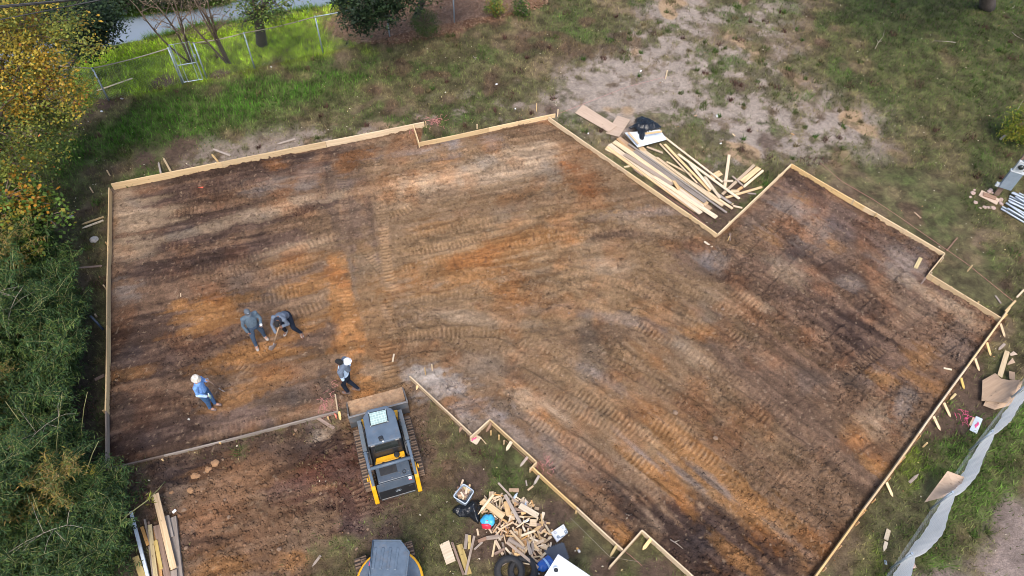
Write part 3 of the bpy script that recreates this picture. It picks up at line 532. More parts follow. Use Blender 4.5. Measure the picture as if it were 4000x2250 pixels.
def tread_field(x, y):
    h = np.zeros(x.shape, np.float32); m = np.zeros(x.shape, np.float32); top = np.zeros(x.shape, np.float32)
    NP = 2 * len(PASSES)
    for ti, (pl, w) in enumerate(TREADS):
        depth = .48 if ti < NP else 1.0
        s0 = 0.0
        P = [np.array(p[:2]) for p in pl]
        # smooth resample
        Q = [P[0]]
        for i in range(len(P) - 1):
            p0 = P[max(i - 1, 0)]; p1 = P[i]; p2 = P[i + 1]; p3 = P[min(i + 2, len(P) - 1)]
            for t in (0.34, 0.67, 1.0):
                Q.append(0.5 * (2 * p1 + (p2 - p0) * t + (2 * p0 - 5 * p1 + 4 * p2 - p3) * t * t + (3 * p1 - p0 - 3 * p2 + p3) * t ** 3))
        total = sum(np.linalg.norm(Q[i + 1] - Q[i]) for i in range(len(Q) - 1))
        for i in range(len(Q) - 1):
            a, b = Q[i], Q[i + 1]
            L = np.linalg.norm(b - a)
            if L < 1e-6: continue
            e = (b - a) / L
            lo = np.minimum(a, b) - w; hi = np.maximum(a, b) + w
            k = np.nonzero((x > lo[0]) & (x < hi[0]) & (y > lo[1]) & (y < hi[1]))[0]
            if len(k) == 0:
                s0 += L; continue
            dx = x[k] - a[0]; dy = y[k] - a[1]
            s = dx * e[0] + dy * e[1]; t = -dx * e[1] + dy * e[0]
            ok = (s >= -0.03) & (s <= L + 0.03)
            k = k[ok]; s = s[ok] + s0; t = t[ok]
            fade = sst(0, 0.35, s) * sst(0, 0.35, total - s)
            wob = (vnoise(x[k] * 2.2, y[k] * 2.2, 50 + ti) - .5)
            wear = sst(0.36, 0.62, vnoise(x[k] * .8, y[k] * .8, 80 + ti))
            e_ = np.abs(t) + 0.05 * wob
            mm = (1 - sst(w * .42, w * .54, e_)) * fade
            bar = sst(0.1, 0.75, np.sin(2 * math.pi * (s + 0.03 * wob + 0.25 * t * t) / 0.135) * .5 + .5)
            berm = np.exp(-((e_ - w * .58) / .05) ** 2) * fade
            hh = mm * depth * (-0.034 + 0.056 * bar * (.15 + .85 * wear)) + berm * .028 * depth
            better = mm > m[k] * .9
            h[k] = np.where(better, hh, np.maximum(h[k], hh * (m[k] < .3)))
            top[k] = np.where(better, mm * bar * wear * depth, top[k])
            m[k] = np.maximum(m[k], mm)
            s0 += L
    return h, m, top

def fields(x, y, relief=True):
    x = x.astype(np.float32); y = y.astype(np.float32)
    n_a = fbm(x * .32, y * .32, 1, 3); n_b = fbm(x * 1.1, y * 1.1, 2, 3); n_c = fbm(x * 3.3, y * 3.3, 3, 3); n_d = vnoise(x * 11, y * 11, 4); n_e = vnoise(x * 24, y * 24, 41)
    wx = (n_b - .5)
    sd_pad = poly_sd(x, y, PAD)
    pad = 1 - sst(-0.04, 0.04, sd_pad)
    dirt = 1 - sst(-0.8, 0.9, poly_sd(x, y, DIRT) + 2.6 * wx + 1.2 * (n_c - .5))
    dirt = np.maximum(dirt, pad)
    sandz = 1 - sst(-1.6, 1.2, poly_sd(x, y, SAND) + 3.0 * (n_a - .5))
    sandz2 = 1 - sst(-.4, .8, poly_sd(x, y, SAND2) + 1.4 * wx)
    road = 1 - sst(-.5, .6, poly_sd(x, y, TRACKROAD) + 1.8 * wx + .7 * (n_c - .5))
    lime = 1 - sst(-.6, .7, poly_sd(x, y, LIME) + 1.2 * wx)
    lush = 1 - sst(-1.5, 1.0, poly_sd(x, y, LUSH) + 2.0 * wx); lushR = .95 * (1 - sst(-1.5, 1.2, poly_sd(x, y, LUSH2) + 2.5 * wx))
    lushR = np.maximum(lushR, (.25 + .6 * sst(.42, .62, n_a)) * (1 - sst(-1.2, 1.2, poly_sd(x, y, LUSH4) + 2.5 * wx)))
    lush3 = 1 - sst(-.5, .5, poly_sd(x, y, LUSH3) + 1.6 * wx)
    lush3 = lush3 * np.maximum(sst(.42, .62, n_b), sst(11.2, 12.4, x - .35 * (y - 9)) * .9); lush = np.maximum(lush, .8 * lush3)
    litter = 1 - sst(-.4, .8, poly_sd(x, y, LITTER) + 1.6 * wx)
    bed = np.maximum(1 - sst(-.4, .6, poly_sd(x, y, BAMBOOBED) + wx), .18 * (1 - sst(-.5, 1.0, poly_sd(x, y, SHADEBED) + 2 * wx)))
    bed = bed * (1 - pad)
    sd_creek = poly_sd(x, y, CREEK)
    # ---- soil colour
    th = math.radians(17.5); sA = x * math.cos(th) + y * math.sin(th); tA = -x * math.sin(th) + y * math.cos(th)
    th = math.radians(-43); sC = x * math.cos(th) + y * math.sin(th); tC = -x * math.sin(th) + y * math.cos(th)
    wC = sst(-0.5, 4.0, x - 0.6 * (y - 12))
    stA = fbm(sA * .35, tA * 3.2, 5, 4, .6); stC = fbm(sC * .35, tC * 3.2, 6, 4, .6)
    st = stA * (1 - wC) + stC * wC
    st2 = fbm(sA * .9, tA * 7, 15, 2) * (1 - wC) + fbm(sC * .9, tC * 7, 16, 2) * wC
    base = np.array((0.165, 0.101, 0.061), np.float32)
    soil = np.empty(x.shape + (3,), np.float32); soil[:] = base
    soil = lerp(soil, np.array((0.205, 0.130, 0.075), np.float32), sst(9.5, 5.5, np.sqrt((x - 1.0) ** 2 + 1.6 * (y - 16) ** 2)) * .9)
    soil = lerp(soil, np.array((0.145, 0.088, 0.058), np.float32), sst(-6, -11, x) * .75)
    soil = lerp(soil, np.array((0.165, 0.098, 0.066), np.float32), sst(6, 9, x) * sst(9, 12, y) * .6)
    for (pl, w_, colr, stg) in STROKES:
        dmin = np.full(x.shape, 9.0, np.float32); off = np.zeros(x.shape, np.float32)
        for i in range(len(pl) - 1):
            a = np.array(pl[i][:2]); b = np.array(pl[i + 1][:2]); e = b - a; L = np.linalg.norm(e); e = e / L
            k = np.nonzero((x > min(a[0], b[0]) - 2 * w_) & (x < max(a[0], b[0]) + 2 * w_) & (y > min(a[1], b[1]) - 2 * w_) & (y < max(a[1], b[1]) + 2 * w_))[0]
            s_ = np.clip((x[k] - a[0]) * e[0] + (y[k] - a[1]) * e[1], 0, L)
            d_ = np.hypot(x[k] - a[0] - s_ * e[0], y[k] - a[1] - s_ * e[1]); t_ = -(x[k] - a[0]) * e[1] + (y[k] - a[1]) * e[0]
            m_ = d_ < dmin[k]; dmin[k] = np.where(m_, d_, dmin[k]); off[k] = np.where(m_, t_, off[k])
        k = np.nonzero(dmin < 2 * w_)[0]
        lane = vnoise(off[k] * 6.5 + 31, .25 * (x[k] + y[k]), 90)          # long furrows inside the pass
        f = 1 - sst(.55, 1.15, dmin[k] / w_ + .9 * (n_c[k] - .5) + .9 * (lane - .5) + .4 * (n_b[k] - .5))
        soil[k] = lerp(soil[k], np.array(colr, np.float32) * (.80 + .4 * lane)[:, None], f * stg)
    for (c, a, b, ang, colr, stg) in PATCH:
        th = math.radians(ang); ca, sa = math.cos(th), math.sin(th)
        R = max(a, b) * 1.9
        k = np.nonzero((np.abs(x - c[0]) < R) & (np.abs(y - c[1]) < R))[0]
        if not len(k): continue
        dx = x[k] - c[0]; dy = y[k] - c[1]
        u = (dx * ca + dy * sa) / a; v = (-dx * sa + dy * ca) / b
        r = np.sqrt(u * u + v * v)
        nn = (st[k] - .5) * 1.9 + (n_b[k] - .5) * .5 + (n_c[k] - .5) * .7 + (st2[k] - .5) * 1.1 + (n_d[k] - .5) * .5
        f = 1 - sst(.35, 1.30, r + nn)
        soil[k] = lerp(soil[k], np.array(colr, np.float32), f * stg * (.80 + .25 * n_d[k]))
    soil *= (0.70 + 0.60 * sst(.25, .75, .45 * st + .55 * st2))[..., None]
    soil = lerp(soil, soil * np.array((1.12, 0.96, 0.84), np.float32), sst(.5, .75, n_b))
    soil = lerp(soil, soil * np.array((0.85, 0.95, 1.1), np.float32), sst(.55, .8, fbm(x * .8, y * .8, 22, 3)))
    lum = soil @ np.array((.3, .6, .1), np.float32); soil = lerp(soil, np.repeat(lum[:, None], 3, 1) * np.array((1.22, .93, .70), np.float32), np.full(x.shape, .04, np.float32))
    soil *= (0.86 + 0.28 * sst(.2, .8, n_c))[..., None]
    soil *= (0.84 + 0.32 * n_d)[..., None] * (.88 + .24 * n_e)[..., None]
    fl = sst(.86, .95, vnoise(x * 15, y * 15, 61)); soil = lerp(soil, np.array((.42, .30, .20), np.float32), fl * .45)
    fd = sst(.80, .93, vnoise(x * 9, y * 9, 62)); soil = lerp(soil, np.array((.06, .035, .025), np.float32), fd * .5)
    # ---- grass colour
    olive = np.array((0.100, 0.106, 0.038), np.float32); dry = np.array((0.20, 0.150, 0.075), np.float32)
    green = np.array((0.052, 0.104, 0.015), np.float32); limec = np.array((0.27, 0.41, 0.018), np.float32); deep = np.array((0.030, 0.058, 0.014), np.float32)
    gc = np.empty(x.shape + (3,), np.float32); gc[:] = olive
    gc = lerp(gc, dry, sst(.47, .72, n_b) * .75)
    gc = lerp(gc, green, sst(.52, .75, fbm(x * .75, y * .75, 31, 4)) * .85)
    gc = lerp(gc, np.array((.10, .052, .036), np.float32), sst(.66, .78, fbm(x * 1.0, y * 1.0, 33, 2)) * .7)
    gc = lerp(gc, np.array((.046, .088, .015), np.float32), lushR * (.95 - .3 * sst(.55, .8, n_c)))
    gc = lerp(gc, np.array((.050, .132, .012), np.float32), lush * (.95 - .3 * sst(.55, .8, n_c)))
    gc = lerp(gc, np.array((0.135, 0.170, 0.018), np.float32), lush3 * sst(.45, .65, n_b) * .7 * sst(12.2, 11, x - .35 * (y - 9)))
    gc = lerp(gc, limec, lime * (1 - .5 * sst(.56, .74, n_b)))
    gc = lerp(gc, np.array((.16, .16, .03), np.float32), lime * sst(.6, .75, n_c) * .5)
    gc = lerp(gc, np.array((.23, .135, .085), np.float32), litter * .75)
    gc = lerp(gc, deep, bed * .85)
    gc = lerp(gc, np.array((0.085, 0.130, 0.018), np.float32), sst(1.6, .2, sd_creek) * .8)
    gc *= (0.55 + 0.90 * sst(.15, .85, n_c))[..., None] * (0.60 + 0.80 * n_d)[..., None]
    sandc = np.array((0.320, 0.262, 0.215), np.float32) * (0.78 + .44 * n_c)[..., None] * (.86 + .28 * n_d)[..., None]
    sandc = lerp(sandc, np.array((.42, .27, .14), np.float32), sst(.66, .76, fbm(x * .9, y * .9, 35, 2)) * .7)
    roadc = np.array((0.265, 0.205, 0.175), np.float32) * (0.65 + .7 * n_c)[..., None] * (.85 + .3 * n_d)[..., None]
    litc = np.array((0.23, 0.125, 0.08), np.float32) * (0.5 + 1.0 * n_d)[..., None]
    bare = np.array((0.17, 0.12, 0.085), np.float32) * (0.7 + .6 * n_c)[..., None]
    # ---- grass cover
    g = np.ones(x.shape, np.float32)
    patch = sst(.37, .60, .65 * fbm(x * 2.1, y * 2.1, 8, 4, .65) + .35 * n_a)
    g = g * (1 - sandz * (1 - .8 * patch)); g = g * (1 - sandz2 * .75 * (1 - patch))
    g = g * (1 - .55 * sst(.60, .74, n_b) * (1 - np.maximum(lush, lushR)) * (1 - lime))
    g = g * (1 - dirt * (1 - .6 * sst(.56, .70, n_b) * (1 - pad))); g = g * (1 - pad)
    g = g * (1 - road * .96) * (1 - litter * .7) * (1 - bed * .55)
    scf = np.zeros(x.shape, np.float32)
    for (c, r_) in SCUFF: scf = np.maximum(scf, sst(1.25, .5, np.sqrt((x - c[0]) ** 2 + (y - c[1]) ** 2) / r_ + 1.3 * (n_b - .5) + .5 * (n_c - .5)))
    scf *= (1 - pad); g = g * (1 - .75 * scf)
    g = np.where(sd_creek < .05, 0, g)
    # ---- what the soil below is
    col = np.empty_like(gc); col[:] = bare
    col = lerp(col, gc * .75, sst(.1, .7, g) * .7)
    sz = np.maximum(sandz * (1 - .35 * patch), sandz2 * .6 * (1 - patch))
    col = lerp(col, sandc, np.clip(sz * (1.1 - .9 * patch), 0, 1))
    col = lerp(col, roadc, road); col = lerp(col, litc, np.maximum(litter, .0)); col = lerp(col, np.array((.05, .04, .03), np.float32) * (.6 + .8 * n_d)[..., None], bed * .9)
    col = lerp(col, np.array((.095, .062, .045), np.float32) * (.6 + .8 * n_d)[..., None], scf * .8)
    col = lerp(col, soil, dirt)
    col = lerp(col, np.array((.06, .055, .04), np.float32), sst(.3, -.2, sd_creek))
    out = dict(col=col, gc=gc, g=g, pad=pad, sd_pad=sd_pad, dirt=dirt, sd_creek=sd_creek, road=road, lush=lush, lime=lime, sand=sandz)
    # ---- relief
    bank = sst(1.4, -.5, sd_creek)
    h = -1.25 * bank + .10 * (n_a - .5) * (1 - dirt)
    if relief:
        th_, tm, tt = tread_field(x, y)
        lump = sst(.42, .58, fbm(x * 6.5, y * 6.5, 9, 3, .6)); lump2 = sst(.45, .6, fbm(x * 14, y * 14, 19, 2, .6))
        rough = .30 + .80 * sst(.38, .62, fbm(x * .7, y * .7, 10, 2))
        hd = .022 * (st - .5) * 1.2 + (.046 * lump + .028 * lump2 + .018 * n_d + .012 * n_e) * rough * (1 - .75 * tm) + .012 * (n_c - .5)
        hd = hd + th_
        loose = dirt * (1 - pad)
        hd = hd + loose * (.07 * (n_b - .4) + .025 * lump)
        h = h + dirt * hd + (1 - dirt) * (.035 * (n_c - .5) + .012 * n_d)
        out['col'] = lerp(out['col'], np.minimum(out['col'] * 1.12 + np.array((.075, .046, .024), np.float32), .55), np.clip(tt, 0, 1) * dirt * .95)
        h = h - .055 * sst(.30, .05, np.abs(sd_pad)) * pad
    out['h'] = h
    return out

def axis(a, b, fine, lo, hi, mid, far, grow=1.22):
    core = list(np.arange(a, b, fine))
    left = list(np.arange(lo, a, mid)); right = list(np.arange(b, hi, mid))
    L = []; s = mid; p = lo
    while p > -far: s *= grow; p -= s; L.append(p)
    R = []; s = mid; p = right[-1]
    while p < far: s *= grow; p += s; R.append(p)
    return np.array(L[::-1] + left + core + right + R, np.float64)

GX = axis(-14.7, 15.7, 0.036, -25, 26, 0.085, 600)
GY = axis(4.6, 23.2, 0.036, 3.2, 33, 0.085, 600)
nx, ny = len(GX), len(GY)
XX, YY = np.meshgrid(GX, GY)
FD = fields(XX.ravel(), YY.ravel())
ZZ = FD['h'].reshape(ny, nx)
VERT = np.stack([XX.ravel(), YY.ravel(), FD['h']], 1).astype(np.float32)
idx = np.arange(nx * ny).reshape(ny, nx)
QUAD = np.stack([idx[:-1, :-1].ravel(), idx[:-1, 1:].ravel(), idx[1:, 1:].ravel(), idx[1:, :-1].ravel()], 1)
def cellmask(v): return v.reshape(ny, nx)[:-1, :-1].ravel()

def height_at(x, y):
    i = np.clip(np.searchsorted(GX, x), 1, nx - 1); j = np.clip(np.searchsorted(GY, y), 1, ny - 1)
    return ZZ[j, i]
def hz(x, y): return float(height_at(np.array([x]), np.array([y]))[0])

def soil_mat():
    m, nt, b = new_mat('soil_and_turf')
    a = N(nt, 'ShaderNodeAttribute', attribute_name='col'); tc = N(nt, 'ShaderNodeTexCoord')
    n1 = N(nt, 'ShaderNodeTexNoise', Scale=28.0, Detail=6.0, Roughness=0.75); nt.links.new(tc.outputs['Object'], n1.inputs['Vector'])
    n2 = N(nt, 'ShaderNodeTexNoise', Scale=7.0, Detail=5.0, Roughness=0.7); nt.links.new(tc.outputs['Object'], n2.inputs['Vector'])
    r1 = ramp(nt, [(0.28, (0.66,) * 3), (0.72, (1.32,) * 3)], n1.outputs['Fac'])
    r2 = ramp(nt, [(0.3, (0.82,) * 3), (0.7, (1.18,) * 3)], n2.outputs['Fac'])
    c = mixc(nt, 1.0, a.outputs['Color'], r1.outputs['Color'], 'MULTIPLY')
    c = mixc(nt, 1.0, c, r2.outputs['Color'], 'MULTIPLY')
    nt.links.new(c, b.inputs['Base Color'])
    b.inputs['Roughness'].default_value = 0.95; b.inputs['Specular IOR Level'].default_value = 0.12
    bp = N(nt, 'ShaderNodeBump', Strength=1.0, Distance=0.06)
    nt.links.new(n1.outputs['Fac'], bp.inputs['Height']); nt.links.new(bp.outputs['Normal'], b.inputs['Normal'])
    return m
M['soil'] = soil_mat()

def ground_piece(name, mask):
    q = QUAD[mask]
    u, inv = np.unique(q, return_inverse=True)
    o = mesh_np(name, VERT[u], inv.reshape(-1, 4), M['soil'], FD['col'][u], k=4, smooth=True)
    return tag(o, kind='structure')
m_pad = cellmask(FD['pad']) > .5
m_dirt = (cellmask(FD['dirt']) > .5) & ~m_pad
m_road = (cellmask(FD['road']) > .5) & ~m_dirt & ~m_pad
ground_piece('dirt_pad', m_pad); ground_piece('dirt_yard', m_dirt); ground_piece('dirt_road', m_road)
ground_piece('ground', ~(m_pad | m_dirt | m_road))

# creek water
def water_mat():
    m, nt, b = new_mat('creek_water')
    b.inputs['Base Color'].default_value = (0.20, 0.245, 0.30, 1); b.inputs['Roughness'].default_value = 0.12; b.inputs['IOR'].default_value = 1.33  # murky water colour, lightened blue-grey to stand in for the sky's reflection
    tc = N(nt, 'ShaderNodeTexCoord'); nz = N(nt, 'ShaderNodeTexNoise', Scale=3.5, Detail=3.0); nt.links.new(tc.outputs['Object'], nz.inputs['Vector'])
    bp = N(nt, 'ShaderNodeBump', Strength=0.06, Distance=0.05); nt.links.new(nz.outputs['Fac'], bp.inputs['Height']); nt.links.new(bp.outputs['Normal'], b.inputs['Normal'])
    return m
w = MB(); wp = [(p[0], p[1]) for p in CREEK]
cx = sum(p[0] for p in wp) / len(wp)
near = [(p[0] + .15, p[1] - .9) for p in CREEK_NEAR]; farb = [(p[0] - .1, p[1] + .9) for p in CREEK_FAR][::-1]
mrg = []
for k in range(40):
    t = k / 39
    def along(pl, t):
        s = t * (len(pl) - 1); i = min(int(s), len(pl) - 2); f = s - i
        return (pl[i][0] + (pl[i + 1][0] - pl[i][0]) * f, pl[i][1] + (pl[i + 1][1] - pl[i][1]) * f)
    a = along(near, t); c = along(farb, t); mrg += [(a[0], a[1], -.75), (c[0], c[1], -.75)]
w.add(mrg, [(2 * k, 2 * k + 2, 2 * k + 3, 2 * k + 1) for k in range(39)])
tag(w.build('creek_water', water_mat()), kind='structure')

# ---- grass blades, scattered over everything the lens sees
def scatter_xy(n, x0=-25, x1=26, y0=3.4, y1=33):
    y = y0 + (y1 - y0) * RNG.random(n); x = x0 + (x1 - x0) * RNG.random(n)
    half = 9.5 + .66 * y
    k = np.abs(x - .2) < half * 1.02
    return x[k], y[k]

def blades(name, x, y, size, width, col, lean=.7, spread=None):
    n = len(x); z = height_at(x, y) - .01
    a = RNG.random(n) * 2 * np.pi; l = size * (.55 + .9 * RNG.random(n)); w = width * (.7 + .6 * RNG.random(n))
    dx, dy = np.cos(a), np.sin(a); ln = lean * (.4 + RNG.random(n))
    b = np.stack([x, y, z], 1); sdv = np.stack([-dy * w, dx * w, np.zeros(n)], 1)
    tip = b + np.stack([dx * l * ln, dy * l * ln, l], 1)
    V = np.stack([b - sdv, b + sdv, tip], 1).reshape(-1, 3)
    F = np.arange(3 * n).reshape(n, 3)
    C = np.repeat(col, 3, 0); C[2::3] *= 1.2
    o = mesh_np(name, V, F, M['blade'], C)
    return tag(o, kind='stuff')

# ---- soil clods and scattered leaves
ICO = None
def ico():
    v = np.array([(1, 0, 0), (0, 1, 0), (-1, 0, 0), (0, -1, 0), (0, 0, 1), (0, 0, -1)], float)
    f = np.array([(0, 1, 4), (1, 2, 4), (2, 3, 4), (3, 0, 4), (1, 0, 5), (2, 1, 5), (3, 2, 5), (0, 3, 5)])
    return v, f
def clods(name, x, y, r, col, mat):
    v, f = ico(); n = len(x)
    jit = 1 + .55 * (RNG.random((n, len(v), 1)) - .5)
    sc = r[:, None, None] * np.stack([.8 + .6 * RNG.random(n), .8 + .6 * RNG.random(n), .5 + .4 * RNG.random(n)], 1)[:, None, :]
    V = v[None] * jit * sc
    V = V + np.stack([x, y, height_at(x, y) + r * .2], 1)[:, None, :]
    F = (f[None] + (np.arange(n) * len(v))[:, None, None]).reshape(-1, 3)
    o = mesh_np(name, V.reshape(-1, 3), F, mat, np.repeat(col, len(v), 0))
    return tag(o, kind='stuff')
cx_, cy_ = scatter_xy(190000, -14.5, 15.5, 3.6, 23)
cf = fields(cx_, cy_, relief=False)
rg = fbm(cx_ * .7, cy_ * .7, 10, 2)
loose = (cf['dirt'] > .5) & (cf['pad'] < .5)
kk = (cf['dirt'] > .6) & (RNG.random(len(cx_)) < np.where(loose, .40, .10 + .55 * sst(.42, .62, rg)))
cx_, cy_ = cx_[kk], cy_[kk]
rr = .012 + .036 * RNG.random(len(cx_)) ** 3 + np.where(loose[kk], .020 * RNG.random(len(cx_)) ** 2, 0)
big = (RNG.random(len(cx_)) < .006) & loose[kk]; rr = np.where(big, rr + .035, rr)
cc = cf['col'][kk] * (.62 + .42 * RNG.random((len(cx_), 1)))
tag(clods('soil_clods', cx_, cy_, rr, cc.astype(np.float32), M['clod']), 'loose clods of brown soil over the graded dirt', 'soil')

def leaf_litter(name, x, y, size, cols, label, up=.02):
    n = len(x); a = RNG.random(n) * 2 * np.pi; l = size * (.6 + .8 * RNG.random(n)); z = height_at(x, y) + up * (1 + RNG.random(n))
    d = np.stack([np.cos(a) * l, np.sin(a) * l, (RNG.random(n) - .5) * l * .7], 1); s = np.stack([-np.sin(a) * l * .5, np.cos(a) * l * .5, (RNG.random(n) - .5) * l * .7], 1)
    b = np.stack([x, y, z], 1)
    V = np.stack([b - d, b - s, b + d, b + s], 1).reshape(-1, 3); F = np.arange(4 * n).reshape(n, 4)
    C = np.repeat(np.array(cols, np.float32)[RNG.integers(0, len(cols), n)] * (.7 + .6 * RNG.random((n, 1))), 4, 0).astype(np.float32)
    return tag(mesh_np(name, V, F, M['leaf'], C, k=4), label, 'leaves', kind='stuff')
lx, ly = scatter_xy(260000, -8, 6, 24, 33)
lf = fields(lx, ly, relief=False)
kk = (poly_sd(lx, ly, LITTER) < .5 * RNG.random(len(lx))) & (lf['sd_creek'] > .3)
leaf_litter('fallen_leaves', lx[kk], ly[kk], .05, [(.30, .17, .10), (.22, .11, .06), (.40, .26, .17), (.14, .07, .04)], 'brown fallen leaves under the dark trees by the wire fence')
lx, ly = scatter_xy(9000); lf = fields(lx, ly, relief=False); kk = (lf['g'] > .15) & (lf['sd_creek'] > .3)
leaf_litter('scattered_leaves', lx[kk][:2200], ly[kk][:2200], .028, [(.42, .34, .16), (.55, .48, .36), (.30, .16, .08)], 'pale dry leaves scattered over the lawn')
# ------------------------------------------------------------------ trees, shrubs, bamboo
def leaf_cloud(pts, dirs, size, cols, per, spread, ratio=.5, rng=RNG, droop=0.0, weights=None):
    """kite-shaped leaves clustered about pts"""
    n = len(pts) * per
    c = np.repeat(pts, per, 0) + rng.normal(0, spread, (n, 3)) * np.array((1, 1, .8))
    d = rng.normal(0, 1, (n, 3)); d[:, 2] = d[:, 2] * .6 - droop; d /= np.linalg.norm(d, axis=1)[:, None]
    s = np.cross(d, rng.normal(0, .35, (n, 3)) + np.array((0, 0, 1.0))); s /= np.linalg.norm(s, axis=1)[:, None] + 1e-6
    l = size * (.6 + .8 * rng.random(n))[:, None]
    V = np.stack([c - d * l * .5, c - s * l * .5 * ratio + d * l * .05, c + d * l * .5, c + s * l * .5 * ratio + d * l * .05], 1).reshape(-1, 3)
    F = np.arange(4 * n).reshape(n, 4)
    cl = np.array(cols, np.float32)
    pick = np.repeat(rng.choice(len(cl), len(pts), p=weights), per)
    if weights is not None:
        # neighbouring clumps turn colour together
        q = np.argsort(np.argsort(vnoise(pts[:, 0] * .8 + 3 * pts[:, 2], pts[:, 1] * .8 - pts[:, 2], 5) + .25 * rng.random(len(pts)))) / max(1, len(pts) - 1)
        pick = np.repeat(np.searchsorted(np.cumsum(weights)[:-1], q), per)
    alt = rng.choice(len(cl), n, p=weights)
    pick = np.where(rng.random(n) < .18, alt, pick)
    C = cl[pick] * (.65 + .7 * rng.random((n, 1))) * np.repeat(.7 + .5 * rng.random((len(pts), 1)), per, 0)
    return V, F, np.repeat(C, 4, 0).astype(np.float32)

def in_blobs(blobs, n, rng=RNG, shell=.45):
    """random cluster centres in ellipsoids, thicker towards the outside"""
    vol = np.array([b[1][0] * b[1][1] * b[1][2] for b in blobs]) ** .75; vol /= vol.sum()
    which = rng.choice(len(blobs), n, p=vol)
    u = rng.normal(0, 1, (n, 3)); u /= np.linalg.norm(u, axis=1)[:, None]
    r = (shell + (1 - shell) * rng.random(n) ** .6)[:, None] * (.82 + .36 * rng.random((n, 1)))
    c = np.array([b[0] for b in blobs])[which]; R = np.array([b[1] for b in blobs])[which]
    return c + u * r * R, u, which

def limb(mb, a, b, r0, r1, bend=.12, seg=5, n=6):
    a, b = Vector(a), Vector(b); L = (b - a).length
    off = Vector((random.uniform(-1, 1), random.uniform(-1, 1), random.uniform(-.2, .8))) * L * bend
    path = [a.lerp(b, t) + off * math.sin(math.pi * t) for t in [i / seg for i in range(seg + 1)]]
    mb.tube(path, [r0 + (r1 - r0) * i / seg for i in range(seg + 1)], n)
    return path

def tree(name, label, cat, base, blobs, nclus, per, leaf, cols, trunk_r, bark, spread=.22, weights=None, shell=.45, fork=.5, ratio=.55, twigs=True, group=None, droop=.15, height=None):
    base = Vector(base)
    root = empty(name, base, 0, label, cat, group)
    top = Vector(np.mean([b[0] for b in blobs], 0))
    mb = MB()
    hub = base.lerp(top, fork); hub.z = base.z + (top.z - base.z) * fork
    limb(mb, base - base - Vector((0, 0, .1)), hub - base, trunk_r, trunk_r * .75, .04, 6, 10)
    for (c, r) in blobs:
        p = limb(mb, hub - base, Vector(c) - base, trunk_r * .5, trunk_r * .14, .12)
    pts, dirs, wh = in_blobs(blobs, nclus, shell=shell)
    if twigs:
        for k in range(0, nclus, max(1, nclus // 70)):
            c = Vector(blobs[wh[k]][0])
            limb(mb, c.lerp(Vector(pts[k]), .15) - base, Vector(pts[k]) - base, .022, .007, .12, 3, 4)
    tr = mb.build('trunk', bark, root, smooth=True)
    V, F, C = leaf_cloud(pts - np.array(base), dirs, leaf, cols, per, spread, ratio, droop=droop, weights=weights)
    mesh_np('crown', V, F, M['leaf'], C, root, k=4)
    return root

YEL = [(.36, .27, .035), (.42, .25, .030), (.50, .18, .055), (.20, .22, .040), (.10, .14, .032)]
tree('autumn_tree', 'tall yellow and orange leaved tree above the upper bamboo', 'tree', (-18.945, 17.638, 0),
     [((-14.572, 18.288, 6.2), (2.2, 1.6, 1.6)), ((-14.035, 18.711, 6.6), (1.6, 1.4, 1.3)), ((-14.606, 17.507, 5.2), (2.0, 1.5, 1.5)), ((-14.304, 18.206, 4.4), (1.3, 1.1, 1.1)), ((-14.643, 17.602, 4), (1.5, 1.2, 1.1)), ((-15.314, 16.870, 3.6), (1.6, 1.2, 1.1)),
      ((-14.786, 17.715, 3.4), (1.0, .9, .8)), ((-15.172, 16.177, 3), (1.1, .9, .9)), ((-15.593, 15.888, 2.4), (.9, .7, .8)), ((-15.233, 17.571, 6), (2, 2, 2)), ((-14.592, 19.347, 5.4), (1.0, 1.0, .8)), ((-14.298, 19.089, 4.4), (.8, .8, .6)), ((-15.327, 16.280, 4.5), (1.8, 1.6, 1.5))],
     330, 95, .085, YEL, .22, M['brownbark'], .22, weights=[.27, .09, .03, .36, .25], shell=.45, fork=.55, ratio=.7)
tree('autumn_tree', 'younger tree with green and yellow leaves beside the left form board', 'tree', (-15.384, 14.805, 0),
     [((-13.969, 14.668, 2.3), (.75, .6, .55)), ((-14.609, 14.974, 2.5), (.8, .7, .7)), ((-14.801, 14.236, 2.4), (.9, .8, .8)), ((-14.880, 14.796, 3), (.8, .7, .7)), ((-14.445, 13.802, 2), (.6, .5, .6))],
     170, 18, .12, [(.08, .15, .025), (.12, .19, .03), (.30, .25, .03), (.36, .17, .02)], .07, M['brownbark'], .18, weights=[.45, .33, .15, .07], ratio=.75)
DK = [(.020, .040, .016), (.032, .060, .022), (.050, .080, .030), (.014, .026, .012)]
tree('dark_tree', 'dark green tree leaning out over the creek', 'tree', (-18.403, 24.092, -0.3),
     [((-15.560, 23.336, 3.4), (1.1, .9, .8)), ((-15.392, 23.160, 2.9), (.9, .7, .65)), ((-15.984, 23.136, 3), (1.0, .8, .7)), ((-15.893, 23.307, 2.3), (.6, .5, .5)), ((-14.714, 23.294, 3.2), (.7, .5, .45)), ((-15.650, 22.401, 4), (1.4, 1.2, 1.0)), ((-15.216, 23.616, 2.6), (.45, .4, .3))],
     430, 22, .13, DK, .14, M['bark'], .22, ratio=.45)
tree('evergreen_tree', 'dark broadleaf evergreen hanging over the brown leaf litter', 'tree', (-5.641, 28.855, 0),
     [((-5.794, 25.473, 2.8), (.85, .75, .75)), ((-4.938, 25.590, 3.6), (1.4, 1.2, 1.1)), ((-6.022, 25.458, 2.2), (.55, .5, .55)), ((-5.321, 25.585, 2.8), (.7, .6, .6)), ((-6.413, 25.299, 2.4), (.4, .35, .35)), ((-5.548, 24.883, 4), (1.5, 1.3, 1.2))],
     430, 22, .16, DK, .16, M['bark'], .22, ratio=.4)
